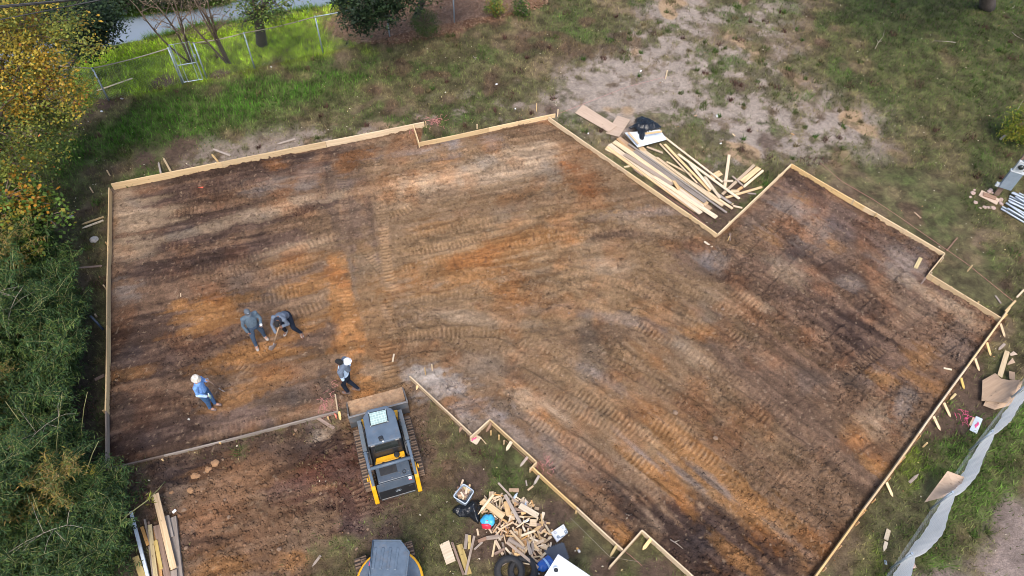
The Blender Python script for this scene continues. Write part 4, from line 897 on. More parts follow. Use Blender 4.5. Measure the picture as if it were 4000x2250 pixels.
tree('evergreen_tree', 'dark tree beside the broadleaf evergreen, mostly above the wire fence', 'tree', (-4.624, 29.007, 0),
     [((-4.033, 26.458, 2.9), (.7, .6, .6)), ((-3.388, 26.571, 3.8), (1.3, 1.1, 1.0)), ((-2.590, 27.525, 3.6), (1.2, 1.0, 1.0))], 170, 20, .13, [(.05, .085, .022), (.09, .12, .03), (.03, .05, .02), (.22, .13, .06)], .17, M['bark'], .2)
tree('cypress_bush', 'small bright green feathery bush under the evergreens', 'bush', (-3.993, 27.806, 0),
     [((-3.978, 27.249, 0.95), (.55, .5, .6)), ((-4.204, 27.551, 0.9), (.35, .3, .4)), ((-3.765, 27.360, 0.8), (.3, .3, .35))], 240, 18, .06, [(.06, .12, .02), (.09, .17, .02), (.03, .06, .015)], .03, M['brownbark'], .09, shell=.6, ratio=.3)
tree('leafy_tree', 'grey trunked tree with pale green leaves between fence and creek', 'tree', (-10.906, 26.839, 0),
     [((-9.812, 24.933, 3), (1.0, .8, .9)), ((-10.441, 25.108, 2.6), (.8, .6, .6)), ((-10.756, 25.337, 2), (.5, .45, .4)), ((-9.224, 24.668, 3.6), (1.2, 1.0, 1.0)), ((-9.554, 25.498, 2.6), (.55, .5, .5)), ((-9.685, 24.481, 4), (1.3, 1.2, 1.1))],
     150, 20, .11, [(.09, .15, .03), (.13, .19, .04), (.05, .09, .02), (.18, .19, .05)], .23, M['bark'], .2, fork=.75)
tree('shade_tree', 'thick trunked tree in dark shade beyond the bright right lawn', 'tree', (21.386, 31.267, 0),
     [((15.846, 28.265, 5.5), (3, 2.4, 1.8)), ((17.451, 27.418, 5.5), (3, 2.4, 1.8)), ((19.628, 27.001, 5.5), (3, 2.4, 1.9)), ((17.579, 27.525, 7), (3, 3, 2.4))], 300, 16, .17, DK, .34, M['bark'], .35)
tree('young_plant', 'knee high yellow green sapling at the edge of the leaf litter', 'plant', (-1.123, 29.589, 0),
     [((-1.053, 29.201, 0.5), (.3, .3, .35)), ((-1.221, 29.228, 0.6), (.25, .25, .3))], 60, 14, .10, [(.09, .15, .025), (.16, .20, .03), (.26, .20, .04)], .02, M['brownbark'], .1)
tree('young_plant', 'dark leafy sapling by the lawn edge nearest the leaf litter', 'plant', (0.186, 29.562, 0),
     [((0.066, 29.303, 0.35), (.3, .3, .25)), ((0.003, 29.455, 0.5), (.25, .25, .3))], 45, 14, .09, [(.05, .10, .02), (.10, .16, .02)], .02, M['brownbark'], .1)
tree('feathery_shrub', 'bright yellow green feathery shrub at the right lawn edge', 'shrub', (19.720, 22.033, 0),
     [((18.801, 22.115, 0.9), (.55, .5, .5)), ((18.594, 21.907, 0.7), (.4, .4, .35)), ((18.882, 21.909, 1.2), (.7, .6, .6)), ((19.318, 21.798, 0.7), (.6, .5, .5))], 260, 18, .11, [(.12, .20, .02), (.20, .25, .02), (.30, .28, .03), (.07, .14, .02)], .05, M['brownbark'], .14, ratio=.22, droop=.3)
tag(MB().tube([(18.525, 22.139, 0.05), (18.679, 22.239, 0.16), (18.795, 22.231, 0.3)], [.05, .045, .035], 7).build('cut_branch', M['twig'], smooth=True), 'pale cut branch stub under the bright feathery shrub', 'branch')

# creek-side undergrowth on the far bank: separate bushes
looks = ['dark tangled bush overhanging the far bank of the creek', 'olive brown bush on the far creek bank', 'deep green bush at the far water edge']
FARB = [((-23.047, 28.603, 0.6), 1.7), ((-22.174, 29.649, 0.6), 1.6), ((-20.861, 28.790, 0.5), 1.0), ((-19.999, 29.134, 0.5), 1.0), ((-19.355, 30.220, 0.6), 1.4), ((-18.371, 29.215, 0.2), .6), ((-17.665, 29.453, 0.2), .55), ((-17.938, 30.719, 0.6), 1.5), ((-16.898, 29.697, 0.2), .55), ((-16.105, 29.883, 0.2), .55), ((-15.357, 30.048, 0.2), .5), ((-16.513, 31.657, 0.6), 1.6), ((-14.650, 30.375, 0.2), .5), ((-13.929, 30.686, 0.2), .5), ((-14.861, 32.414, 0.6), 1.6), ((-13.193, 31.084, 0.3), .6), ((-12.215, 32.086, 0.5), 1.0), ((-10.101, 33.331, 0.5), 1.2), ((-20.796, 27.857, 0.3), .8), ((-21.631, 27.501, 0.5), 1.3), ((-20.066, 28.243, 0.2), .6), ((-16.830, 30.601, 0.4), .8), ((-15.454, 30.995, 0.4), .8), ((-18.263, 30.105, 0.4), .8)]
pal = [DK, [(.060, .055, .022), (.085, .075, .030), (.035, .040, .018), (.13, .10, .05)], [(.030, .055, .020), (.050, .080, .025), (.020, .030, .012), (.08, .10, .04)]]
for i, (c, s) in enumerate(FARB):
    q = i % 3
    tree('creek_bush', looks[q], 'bush', (c[0], c[1], max(-.4, hz(c[0], c[1]))), [((c[0], c[1], c[2] + .2), (s * .9, s * .8, s * .75)), ((c[0] + s * .5, c[1] - s * .3, c[2] - .2), (s * .5, s * .45, s * .5)), ((c[0] - s * .5, c[1] - s * .2, c[2]), (s * .55, s * .5, s * .5))],
         int(110 * s) + 20, 20, .10, pal[q], .06, M['bark'], .2, group='bushes along the far creek bank', weights=[.3, .3, .3, .1], ratio=.45, fork=.3)

# bare multi-stemmed shrubs by the gate
def bare_shrub(label, base, tops, r, tw):
    base = Vector(base); root = empty('bare_shrub', base, 0, label, 'shrub')
    mb = MB(); tips = []
    for t in tops:
        t = Vector(t)
        st = Vector((random.uniform(-.12, .12), random.uniform(-.08, .08), -.1))
        p = limb(mb, st, t - base, r * random.uniform(.7, 1), r * .35, .05, 6, 7)
        for k in range(tw):
            a = p[random.randint(3, 6)]
            e = a + Vector((random.uniform(-.9, .9), random.uniform(-.7, .7), random.uniform(.1, .9)))
            q = limb(mb, a, e, r * .3, r * .1, .15, 4, 5)
            for j in range(3):
                e2 = q[3] + Vector((random.uniform(-.45, .45), random.uniform(-.4, .4), random.uniform(-.1, .5)))
                limb(mb, q[3], e2, r * .12, .004, .15, 3, 4); tips.append(e2 + base)
    mb.build('stem', M['brownbark'], root, smooth=True)
    V, F, C = leaf_cloud(np.array([t[:] for t in tips]) - np.array(base), None, .055, [(.26, .19, .12), (.18, .13, .08), (.34, .25, .17)], 7, .10)
    mesh_np('seed_heads', V, F, M['leaf'], C, root, k=4)['kind'] = 'stuff'
bare_shrub('leafless single stemmed shrub behind the metal gate', (-13.461, 25.431, 0), [(-12.569, 24.000, 3), (-13.085, 23.935, 3.4), (-13.840, 23.956, 3.2), (-12.371, 23.849, 4)], .058, 6)
bare_shrub('leafless shrub of many brown stems right of the metal gate', (-11.994, 25.506, 0), [(-12.306, 24.015, 3), (-11.564, 23.869, 3.6), (-11.145, 23.834, 4), (-11.478, 24.024, 3.4), (-11.416, 24.302, 2.9), (-11.576, 23.647, 4.1)], .055, 5)

# bamboo: six plants drawn once, then copied
def bamboo_proto(k, h, yellow=False, bare=False):
    rng = np.random.default_rng(300 + k)
    mb = MB(); pts = []
    for c in range(3 if not bare else 2):
        a = rng.random() * 6.28; x0, y0 = .25 * math.cos(a), .25 * math.sin(a); hh = h * (.75 + .35 * rng.random()); ln = .25 + .3 * rng.random()
        path = [Vector((x0 + math.cos(a) * hh * ln * t ** 2.2, y0 + math.sin(a) * hh * ln * t ** 2.2, hh * t * (1 - .12 * t * t))) for t in [i / 9 for i in range(10)]]
        mb.tube(path, [.019 * (1 - .8 * i / 9) for i in range(10)], 5)
        for i in range(2 if not bare else 6, 10):
            for b in range(4 if not bare else 2):
                an = rng.random() * 6.28; L = .35 + .5 * rng.random()
                e = path[i] + Vector((math.cos(an) * L, math.sin(an) * L, rng.random() * .35))
                mb.tube([path[i], path[i].lerp(e, .5) + Vector((0, 0, .06)), e], [.006, .005, .003], 3)
                for q in np.linspace(.25, 1, 5 if not bare else 3): pts.append(path[i].lerp(e, q)[:] )
    pts = np.array(pts)
    # each twig tip carries a fan of narrow drooping blades
    per = 13 if not bare else 5
    n = len(pts) * per
    c = np.repeat(pts, per, 0) + rng.normal(0, .05, (n, 3)); az = rng.random(n) * 6.28; el = rng.normal(-.1, .45, n)
    d = np.stack([np.cos(az) * np.cos(el), np.sin(az) * np.cos(el), np.sin(el)], 1)
    s = np.stack([-np.sin(az), np.cos(az), np.zeros(n)], 1); l = (.075 + .085 * rng.random(n))[:, None]; w = .010 + .006 * rng.random((n, 1))
    V = np.stack([c, c + d * l * .4 - s * w, c + d * l - np.array((0, 0, .03)), c + d * l * .4 + s * w], 1).reshape(-1, 3)
    F = np.arange(4 * n).reshape(n, 4)
    pal = np.array([(.036, .078, .022), (.056, .108, .028), (.022, .050, .016), (.095, .135, .030)] if not yellow else [(.13, .14, .030), (.22, .17, .035), (.09, .12, .03), (.26, .18, .06)], np.float32)
    C = np.repeat(pal[rng.integers(0, 4, n)] * (.6 + .8 * rng.random((n, 1))), 4, 0).astype(np.float32)
    root = empty('bamboo_plant')
    mb.build('culm', M['culm'] if not bare else M['twig'], root, smooth=True)
    mesh_np('foliage', V, F, M['leaf'], C, root, k=4)
    return root
PROTO = [bamboo_proto(0, 3.6), bamboo_proto(1, 3.0), bamboo_proto(2, 2.4), bamboo_proto(3, 1.7), bamboo_proto(4, 3.4, True), bamboo_proto(5, 3.8, False, True)]
BLAB = ['tall green bamboo plant inside the thicket left of the form boards', 'green bamboo plant of middle height in the left thicket', 'lower green bamboo plant at the thicket edge beside the left form board', 'short leafy bamboo sprout at the foot of the thicket', 'yellowing bamboo plant among the green thicket', 'dry half bare bamboo culms sticking out of the thicket']
used = [False] * 6
def copy_tree(o, parent=None):
    c = o.copy(); COL.objects.link(c); c.parent = parent
    for ch in o.children: copy_tree(ch, c)
    return c
def bamboo(k, x, y, rz, sc):
    o = PROTO[k] if not used[k] else copy_tree(PROTO[k])
    used[k] = True
    o.location = (x, y, -.05); o.rotation_euler = (0, 0, rz); o.scale = (sc, sc, sc * random.uniform(.9, 1.1))
    tag(o, BLAB[k], 'bamboo', 'bamboo plants of the left thicket')
BED = [(-23.035, 15.811, 0), (-15.881, 14.999, 0), (-14.127, 13.812, 0), (-13.360, 12.094, 0), (-11.778, 7.803, 0), (-11.151, 6.906, 0), (-10.530, 6.123, 0), (-10.277, 4.758, 0), (-17.309, 3.965, 0)]
pts = []
tries = 0
while len(pts) < 150 and tries < 20000:
    tries += 1
    x = random.uniform(-18, -9); y = random.uniform(3.5, 16)
    xa, ya = np.array([x]), np.array([y])
    d = poly_sd(xa, ya, BED)[0]
    if d > 0 or min([9] + [(x - p[0]) ** 2 + (y - p[1]) ** 2 for p in pts]) < .28: continue
    edge = -d
    k = random.choices([0, 1, 2, 3, 4, 5], [3, 4, 2, .6, .22, .35] if edge > .9 else ([0, .8, 4, 2.5, .15, .1] if edge > .35 else [0, 0, 1.5, 4, 0, 0]))[0]
    pts.append((x, y)); bamboo(k, x, y, random.uniform(0, 6.28), random.uniform(.8, 1.1))
for (p, k, s) in [((-10.300, 6.763, 0), 3, .9), ((-10.747, 6.715, 0), 2, .7), ((-10.337, 6.129, 0), 2, .75), ((-9.819, 5.951, 0), 3, .9), ((-9.749, 5.383, 0), 3, .8), ((-9.891, 5.071, 0), 2, .9), ((-11.545, 6.222, 0), 4, 1.05), ((-14.412, 12.429, 0), 4, .9), ((-12.564, 7.418, 0), 5, 1.0), ((-13.247, 8.723, 0), 5, 1.0), ((-11.569, 5.327, 0), 5, 1.0), ((-14.055, 10.471, 0), 5, 1.0)]:
    bamboo(k, p[0], p[1], random.uniform(0, 6.28), s)
# the long yellow culm bent over the yard, and thin bare culms
def culm(label, path, r, leafy=None):
    o = MB().tube(path, [r * (1 - .6 * i / (len(path) - 1)) for i in range(len(path))], 6).build('bamboo_culm', M['culm'], smooth=True)
    tag(o, label, 'bamboo')
    if leafy:
        V, F, C = leaf_cloud(np.array(leafy), None, .14, [(.30, .26, .03), (.20, .22, .03)], 10, .06, .15)
        mesh_np('foliage', V, F, M['leaf'], C, o, k=4)
culm('long yellow bamboo culm bending over the dirt above the timber stack', [(-10.267, 5.444, 0.3), (-9.386, 5.819, 1.1), (-9.067, 6.145, 1.3), (-8.734, 6.535, 1.25), (-8.611, 6.902, 1.1), (-8.570, 7.134, 1)], .02, [(-8.659, 6.604, 1.25), (-8.667, 6.674, 1.2)])
culm('pale bare culm rising through the thicket beside the form board corner', [(-10.779, 6.997, 0.6), (-10.268, 7.120, 1.6), (-9.932, 7.311, 2.2), (-9.783, 7.532, 2.4)], .016, [(-10.055, 7.041, 1.8), (-10.110, 7.117, 1.7)])
for k, (a, b_, c) in enumerate([((-11.694, 7.669, 0.8), (-11.820, 7.854, 1.8), (-12.149, 8.303, 2.8)), ((-11.239, 6.877, 0.6), (-11.143, 7.403, 1.6), (-10.754, 8.495, 3)), ((-11.131, 5.611, 0.4), (-10.840, 5.765, 1.4), (-10.841, 6.213, 2.4)), ((-11.344, 8.083, 0.4), (-10.966, 8.447, 1.4), (-10.535, 8.836, 2.4)), ((-13.980, 11.105, 1), (-13.833, 11.379, 1.8), (-13.676, 11.482, 2.6)), ((-14.538, 12.141, 1), (-14.378, 12.512, 1.8), (-13.943, 12.445, 2.4)), ((-14.712, 13.820, 1), (-14.386, 13.900, 1.8), (-14.298, 14.077, 2.2)), ((-12.826, 11.544, 0.6), (-12.573, 11.934, 1.4), (-12.367, 12.158, 2)), ((-12.697, 10.047, 0.6), (-12.239, 10.781, 1.8), (-12.127, 11.029, 2.4)), ((-13.570, 9.902, 0.8), (-13.356, 10.107, 1.8), (-13.193, 10.141, 2.6))]):
    culm('thin pale bare culm standing among the bamboo leaves', [a, tuple((a[i] * .45 + b_[i] * .55) for i in range(3)), b_, tuple((b_[i] * .5 + c[i] * .5 + (.04 if i == 2 else 0)) for i in range(3)), c], .015)
for o in [o for o in COL.objects if o.name.startswith('bamboo_culm') and o['label'].startswith('thin pale')]: o['group'] = 'thin pale culms in the thicket'
# ------------------------------------------------------------------ timber: form boards, stakes, planks
def frame_rot(d, upv):
    x = Vector(d).normalized(); u = Vector(upv)
    y = u.cross(x)
    if y.length < 1e-5: y = Vector((0, 1, 0)).cross(x)
    y.normalize(); z = x.cross(y)
    return Matrix((x, y, z)).transposed()

def plank(name, a, b, w, t, mat, label=None, cat=None, group=None, up=(0, 0, 1), point=0.0, parent=None, roll=0.0, lift=0.0):
    """a board from a to b (centre line of its lower face); w across, t thick along up; point = length of a sawn point at b"""
    a, b = Vector(a), Vector(b)
    if lift: a = a + Vector((0, 0, lift)); b = b + Vector((0, 0, lift))
    L = (b - a).length
    R = frame_rot(b - a, up)
    if roll: R = R @ Matrix.Rotation(roll, 3, 'X')
    j = lambda s: random.uniform(-s, s)
    h = w / 2
    if point:
        poly = [(-L / 2, -h), (L / 2 - point, -h), (L / 2, -h * .12), (L / 2, h * .12), (L / 2 - point, h), (-L / 2, h)]
    else:
        k = min(.02, w * .1)
        poly = [(-L / 2 + j(k), -h), (L / 2 + j(k), -h), (L / 2 + j(k), h), (-L / 2 + j(k), h)]
    o = MB().prism(poly, 0, t).build(name, mat, parent, bevel=min(.004, t * .15), seg=1)
    m = R.to_4x4(); m.translation = (a + b) / 2
    o.matrix_world = m
    if parent: o.matrix_parent_inverse = parent.matrix_world.inverted()
    return tag(o, label, cat, group)

def form_board(a, b, label, h=.27, zt=None, mat='form', t=.038, bow=0.0):
    """a board on edge with its top edge running from a to b"""
    a, b = Vector(a), Vector(b)
    L = (b - a).length; d = (b - a).normalized(); nrm = Vector((-d.y, d.x, 0))
    # slightly bowed, sawn board: eight short lengths welded into one mesh
    mb = MB(); n = 8; vs = []
    for i in range(n + 1):
        s = -L / 2 + L * i / n; off = bow * math.sin(math.pi * i / n)
        vs += [(s, off - t / 2, -h), (s, off + t / 2, -h), (s, off + t / 2, 0), (s, off - t / 2, 0)]
    fs = [(4 * i + k, 4 * i + 4 + k, 4 * i + 4 + (k + 1) % 4, 4 * i + (k + 1) % 4) for i in range(n) for k in range(4)] + [(0, 1, 2, 3), (4 * n + 3, 4 * n + 2, 4 * n + 1, 4 * n)]
    o = mb.add(vs, fs).build('form_board', M[mat], bevel=.003, seg=1)
    m = Matrix((d, Vector((-d.y, d.x, 0)).normalized(), Vector((0, 0, 1)))).transposed().to_4x4()
    m.translation = (a + b) / 2
    o.matrix_world = m
    return tag(o, label, 'form board', 'form boards around the dirt pad')

def split_run(a, b, n, labels, **kw):
    a, b = Vector(a), Vector(b)
    for i in range(n):
        p = a.lerp(b, i / n); q = a.lerp(b, (i + 1) / n)
        d = (q - p).normalized()
        form_board(p + d * .004, q - d * .004 + Vector((0, 0, random.uniform(-.008, .008))), labels[i], bow=random.uniform(-.015, .015), **kw)

HB = .25
split_run((-14.101, 18.125, 0.25), (-3.525, 21.880, 0.25), 3, ['tall pine form board at the upper left corner of the pad, running from the corner', 'middle board of the long upper left form wall, beside the pointed stakes', 'tall pine form board ending at the pink string tangle'], h=.29)
form_board((-3.921, 21.690, 0.26), (-3.602, 20.705, 0.24), 'short form board linking the two upper left form walls by the pink string', h=.24)
split_run((-3.610, 20.824, 0.17), (1.469, 22.688, 0.17), 2, ['low form board leading right from the short step by the pink string', 'low form board meeting the corner nearest the loose plywood sheets'], h=.20)
split_run((1.192, 22.510, 0.17), (6.894, 16.750, 0.17), 2, ['form board between the plywood sheets and the pad, upper half of the lumber side', 'form board alongside the lumber pile, lower half ending at the inner corner'], h=.20)
form_board((6.924, 16.774, 0.17), (10.114, 20.297, 0.17), 'form board closing the right end of the lumber pile', h=.20)
split_run((10.112, 20.300, 0.18), (14.416, 16.205, 0.18), 2, ['form board from the topmost right corner of the pad towards the meter post', 'form board ending at the small step on the upper right side'], h=.22)
form_board((14.412, 16.194, 0.18), (13.613, 15.336, 0.18), 'short step board on the upper right side of the pad', h=.20)
form_board((13.564, 15.292, 0.22), (15.303, 13.592, 0.22), 'tall clean form board between the small step and the far right corner', h=.28)
split_run((15.693, 13.962, 0.26), (7.247, 5.050, 0.26), 4, ['topmost board of the long right form wall, overshooting the far corner', 'second board down the long right form wall, beside the bent plywood sheets', 'third board down the long right form wall, by the painted plywood scrap', 'lowest board of the long right form wall, leaving the picture at the bottom'], h=.30, t=.048)
split_run((-14.095, 17.941, 0.26), (-11.192, 9.412, 0.26), 3, ['upper left side form board below the corner, beside the lying stakes', 'middle form board of the left side, touched by the bamboo', 'lower pale form board of the left side with dark knots'], h=.27)
form_board((-11.191, 9.407, 0.24), (-10.602, 7.761, 0.22), 'weathered grey board ending the left side at the lower corner', h=.22, mat='greyw')
form_board((-10.793, 7.735, 0.1), (-9.244, 8.215, 0.12), 'dark muddy board at the lower left corner of the pad', h=.14, mat='muddyw')
form_board((-9.244, 8.215, 0.12), (-7.777, 8.685, 0.12), 'muddied board in the middle of the lower left form wall', h=.14, mat='greyw')
form_board((-7.773, 8.680, 0.13), (-4.773, 9.694, 0.15), 'weathered board of the lower left form wall ending by the loader bucket', h=.17, mat='greyw')
form_board((-4.942, 10.190, 0.2), (-4.794, 9.700, 0.2), 'short board standing across the end of the lower left form wall', h=.20)
form_board((-2.894, 10.872, 0.18), (-0.967, 9.072, 0.18), 'narrow form board running down from the white rubble right of the loader', h=.18)
form_board((-1.024, 8.974, 0.22), (-0.500, 9.544, 0.22), 'short board turning out behind the plywood square with pink tape', h=.24)
form_board((-0.499, 9.536, 0.22), (0.816, 8.317, 0.22), 'form board backed by a row of short stakes near the plywood square', h=.24)
form_board((0.816, 8.324, 0.22), (0.625, 8.091, 0.22), 'very short jog board by the pink paint patch', h=.22)
split_run((0.707, 8.167, 0.22), (2.993, 6.036, 0.22), 2, ['form board above the scrap wood heap with the grey stake behind it', 'form board above the white foam lid, ending at the lower jog'], h=.26)
form_board((2.636, 5.617, 0.22), (3.510, 6.550, 0.22), 'board slanting up to the peak near the bottom of the picture', h=.24)
split_run((3.504, 6.556, 0.22), (5.623, 4.533, 0.22), 1, ['lowest form board running off the bottom of the picture'], h=.26)

# vertical stakes nailed outside the boards
def stake(p, h, label, mat='form', w=.045, tilt=(0, 0), group=None, depth=.05):
    z = 0
    b = Vector((p[0], p[1], z - depth)); t = Vector((p[0] + tilt[0], p[1] + tilt[1], z + h))
    o = plank('stake', b, t, w, .03, M[mat], label, 'stake', group, up=(math.cos(p[0] * 9), math.sin(p[0] * 9), .01))
    return o
for p, h, l in [((-3.473, 21.809, 0), .34, 'short thick stake beside the pink string tangle'), ((-1.524, 21.847, 0), .26, 'stake behind the low form board right of the pink string'), ((0.715, 22.996, 0), .38, 'lone stake above the corner nearest the plywood sheets'),
                ((1.556, 22.707, 0), .36, 'stake standing at the end of the corner board near the plywood sheets'), ((6.022, 25.306, 0), .40, 'lone surveyor stake out in the sandy lawn'), ((15.040, 15.593, 0), .34, 'short stake with string on the grass above the small step'),
                ((-14.462, 18.770, 0), .25, 'small broken stake on the grass above the upper left corner'), ((-14.768, 17.950, 0), .26, 'short split stake at the foot of the grass by the upper left corner'), ((-2.443, 11.047, 0), .36, 'thicker of the two stakes in the white rubble'), ((-2.270, 11.202, 0), .34, 'thinner of the two stakes in the white rubble'),
                ((-5.032, 9.485, 0), .2, 'stake at the end of the lower left form wall by the loader'), ((-9.237, 8.098, 0), .16, 'small pale stake outside the lower left form wall'), ((-10.426, 7.756, 0), .1, 'low muddy stake near the lower left corner'), ((-7.849, 8.648, 0), .12, 'broken stake halfway along the lower left form wall'),
                ((-0.450, 9.139, 0), .30, 'thin stake left of the row behind the short form board'), ((-0.225, 9.042, 0), .30, 'middle stake of the row behind the short form board'), ((-0.099, 8.911, 0), .24, 'thin dark stake of the row behind the short form board'), ((1.853, 7.019, 0), .2, 'greenish stake halfway along the board above the scrap heap'),
                ((11.620, 9.237, 0), .26, 'thin shaded stake outside the long right form wall'), ((-12.706, 12.693, 0), .2, 'pale stake end among the bamboo by the left form board')]:
    stake(p, h, l)
# stakes against the boards, seen as little nubs along the outside
G1 = 'little stake tops along the upper right form boards'
for p in [(11.936, 18.517, 0.24), (12.551, 17.892, 0.24), (13.376, 17.150, 0.24), (14.262, 15.943, 0.24), (13.681, 15.327, 0.24), (13.714, 15.131, 0.24), (14.127, 14.743, 0.24), (14.792, 14.164, 0.24), (15.517, 13.706, 0.24), (6.082, 17.555, 0.24), (7.380, 17.303, 0.24), (7.273, 16.598, 0.24), (9.728, 19.872, 0.24), (9.519, 19.658, 0.24)]:
    stake(p, .24, 'small stake top nailed behind the upper right form boards', group=G1)
G2 = 'little stake tops along the long right form wall'
for p in [(11.502, 9.432, 0.24), (10.880, 8.796, 0.24), (10.736, 8.648, 0.24), (10.290, 8.179, 0.24), (9.716, 7.563, 0.24), (9.413, 7.261, 0.24), (9.341, 7.171, 0.24), (9.125, 6.920, 0.24), (8.529, 6.291, 0.24), (8.023, 5.737, 0.24)]:
    stake(p, .25, 'small orange tinted stake top behind the long right form wall', 'orange', group=G2)
G3 = 'little stake tops along the left form wall'
for p in [(-12.790, 13.761, 0.24), (-11.282, 9.444, 0.24), (-5.740, 21.166, 0.24), (-5.635, 21.193, 0.24), (-13.361, 15.511, 0.24)]:
    stake(p, .24, 'small stake top behind the left and upper left form walls', group=G3)

# slanting braces
def brace(a, b, label, mat='form', w=.05, group=None, point=.08):
    return plank('brace', a, b, w, .028, M[mat], label, 'brace', group, up=(0, -.6, .8), point=point)
for a, b, l, m in [((15.148, 13.342, 0.26), (15.301, 12.999, 0), 'topmost brace leaning off the long right form wall near the far corner', 'form'), ((14.465, 12.620, 0.26), (14.609, 12.291, 0), 'second brace down the long right form wall', 'form'),
                ((13.901, 12.034, 0.26), (14.066, 11.759, 0), 'third brace down the long right form wall, opposite the leaning grey board', 'form'), ((13.246, 11.342, 0.26), (13.394, 11.117, 0), 'fourth brace down the long right form wall, by the bent plywood', 'yellow'),
                ((12.470, 10.498, 0.26), (12.681, 10.176, 0), 'brace just below the greenish loose stake on the long right wall', 'form'), ((12.033, 10.053, 0.26), (12.250, 9.745, 0), 'brace opposite the painted plywood scrap', 'form'), ((10.139, 8.036, 0.26), (10.337, 7.742, 0), 'lone lower brace of the long right form wall', 'form'),
                ((13.012, 10.887, 0.12), (12.837, 10.729, 0), 'greenish loose stake leaning beside the long right form wall', 'yellow'),
                ((-12.269, 18.925, 0.16), (-12.838, 19.744, 0), 'pointed yellow stake lying against the upper left form wall', 'form'), ((-12.608, 18.844, 0.12), (-12.944, 19.510, 0), 'grey pointed stake lying against the upper left form wall', 'greyw'), ((-10.723, 19.469, 0.16), (-11.148, 20.017, 0), 'pointed stake leaning on the middle of the upper left form wall', 'form'),
                ((-0.451, 9.445, 0.2), (-0.592, 9.255, 0), 'brown brace behind the peak beside the plywood square', 'brownw'), ((0.118, 8.903, 0.2), (-0.020, 8.717, 0), 'wide pale brace at the right end of the stake row', 'pale'), ((0.567, 8.467, 0.2), (0.368, 8.266, 0), 'grey brown brace just above the very short jog', 'greyw'),
                ((0.881, 7.949, 0.2), (0.742, 7.753, 0), 'silver grey brace just below the very short jog', 'greyw'), ((2.842, 6.160, 0.2), (2.688, 5.937, 0), 'orange brace at the end of the board above the foam lid', 'yellow'), ((3.728, 6.355, 0.2), (3.523, 6.129, 0), 'wide pale brace under the lower peak', 'form'),
                ((-4.745, 9.669, 0.16), (-4.692, 9.456, 0), 'flat board propped at the end of the lower left form wall', 'form'), ((-1.289, 9.342, 0.12), (-1.341, 9.217, 0), 'dark brace outside the narrow board right of the loader', 'brownw'), ((-2.632, 10.621, 0.12), (-2.677, 10.513, 0), 'short pale brace at the rubble end of the narrow board', 'form')]:
    brace(a, b, l, m, w=.09 if 'wide' in l else .07)

# loose pieces lying about
def loose(a, b, w, label, mat='greyw', t=.03, point=0, z=.02, cat='plank', name='loose_plank'):
    a = (a[0], a[1], hz(a[0], a[1]) + z + a[2]); b = (b[0], b[1], hz(b[0], b[1]) + z + b[2])
    return plank(name, a, b, w, t, M[mat], label, cat, None, point=point)
loose((-10.443, 19.958, 0), (-11.175, 20.264, 0), .09, 'grey pointed stake lying in the grass above the upper left form wall', point=.14, cat='stake', name='stake')
loose((-8.281, 20.989, 0), (-8.918, 20.654, 0), .09, 'weathered grey stake lying alone on the dry grass', point=.14, cat='stake', name='stake')
loose((-13.936, 16.760, 0), (-14.560, 16.402, 0), .075, 'yellow pointed stake, upper of the pair lying left of the left form board', 'form', point=.12, cat='stake', name='stake')
loose((-13.888, 16.598, 0), (-14.473, 16.227, 0), .075, 'pale grey pointed stake, lower of the pair lying left of the left form board', 'pale', point=.12, cat='stake', name='stake')
loose((-13.232, 14.636, 0), (-13.980, 14.529, 0), .07, 'brown pointed stake lying at the bamboo edge', 'brownw', point=.14, cat='stake', name='stake')
loose((-11.734, 10.645, 0), (-11.964, 10.482, 0), .10, 'dark rotten board end beside the left form wall', 'muddyw')
loose((-10.787, 7.677, 0), (-10.550, 7.537, 0), .07, 'pale scrap outside the lower left corner', 'pale')
loose((-5.341, 9.499, 0), (-4.826, 9.190, 0), .09, 'muddy board lying on the white rubble by the loader', 'brownw')
loose((-4.570, 5.713, 0), (-4.740, 5.432, 0), .06, 'grey broken stake on the dirt left of the excavator', 'greyw', point=.12)
loose((14.057, 18.197, 0), (14.220, 17.921, 0), .05, 'thin tan sliver on the grass outside the upper right boards', 'ply', t=.015)
loose((13.603, 16.055, 0), (13.309, 15.624, 0), .12, 'yellow board scrap lying on the pad near the small step', 'yellow', t=.02)
loose((12.971, 11.774, 0), (13.195, 11.718, 0), .05, 'pale stick lying on the pad near the long right wall', 'pale')
loose((15.163, 12.717, 0), (14.872, 12.481, 0), .08, 'grey split piece on the grass above the leaning grey board', 'greyw', point=.1)
loose((6.430, 16.487, 0), (6.671, 16.251, 0), .07, 'pale broken slat on the pad below the lumber pile corner', 'pale')
loose((7.305, 16.552, 0), (7.337, 16.827, 0), .06, 'muddy stub on the pad below the lumber pile corner', 'brownw')
loose((-3.459, 11.682, 0), (-3.467, 11.395, 0), .05, 'white splinter on the pad above the loader', 'pale')
loose((10.877, 8.130, 0), (11.215, 8.394, 0), .08, 'grey pointed scrap on the grass beside the long right wall', 'greyw', point=.14)
loose((9.955, 6.823, 0), (9.810, 6.561, 0), .11, 'upper piece of the broken plank on the lower right grass', 'pale', t=.03)
loose((9.803, 6.509, 0), (9.673, 6.260, 0), .09, 'lower pointed piece of the broken plank on the lower right grass', 'pale', point=.12)
loose((6.902, 22.961, 0), (7.016, 23.045, 0), .05, 'tiny orange chip of wood on the sandy lawn', 'orange')
loose((10.515, 22.161, 0), (10.617, 22.060, 0), .06, 'orange wood chip near the topmost right corner of the pad', 'orange')
loose((8.240, 22.002, 0), (8.325, 21.894, 0), .05, 'small pale chip on the lawn right of the tarp', 'pale')
loose((7.679, 22.857, 0), (7.718, 22.688, 0), .06, 'pale chip beside the low form board', 'pale') if False else None
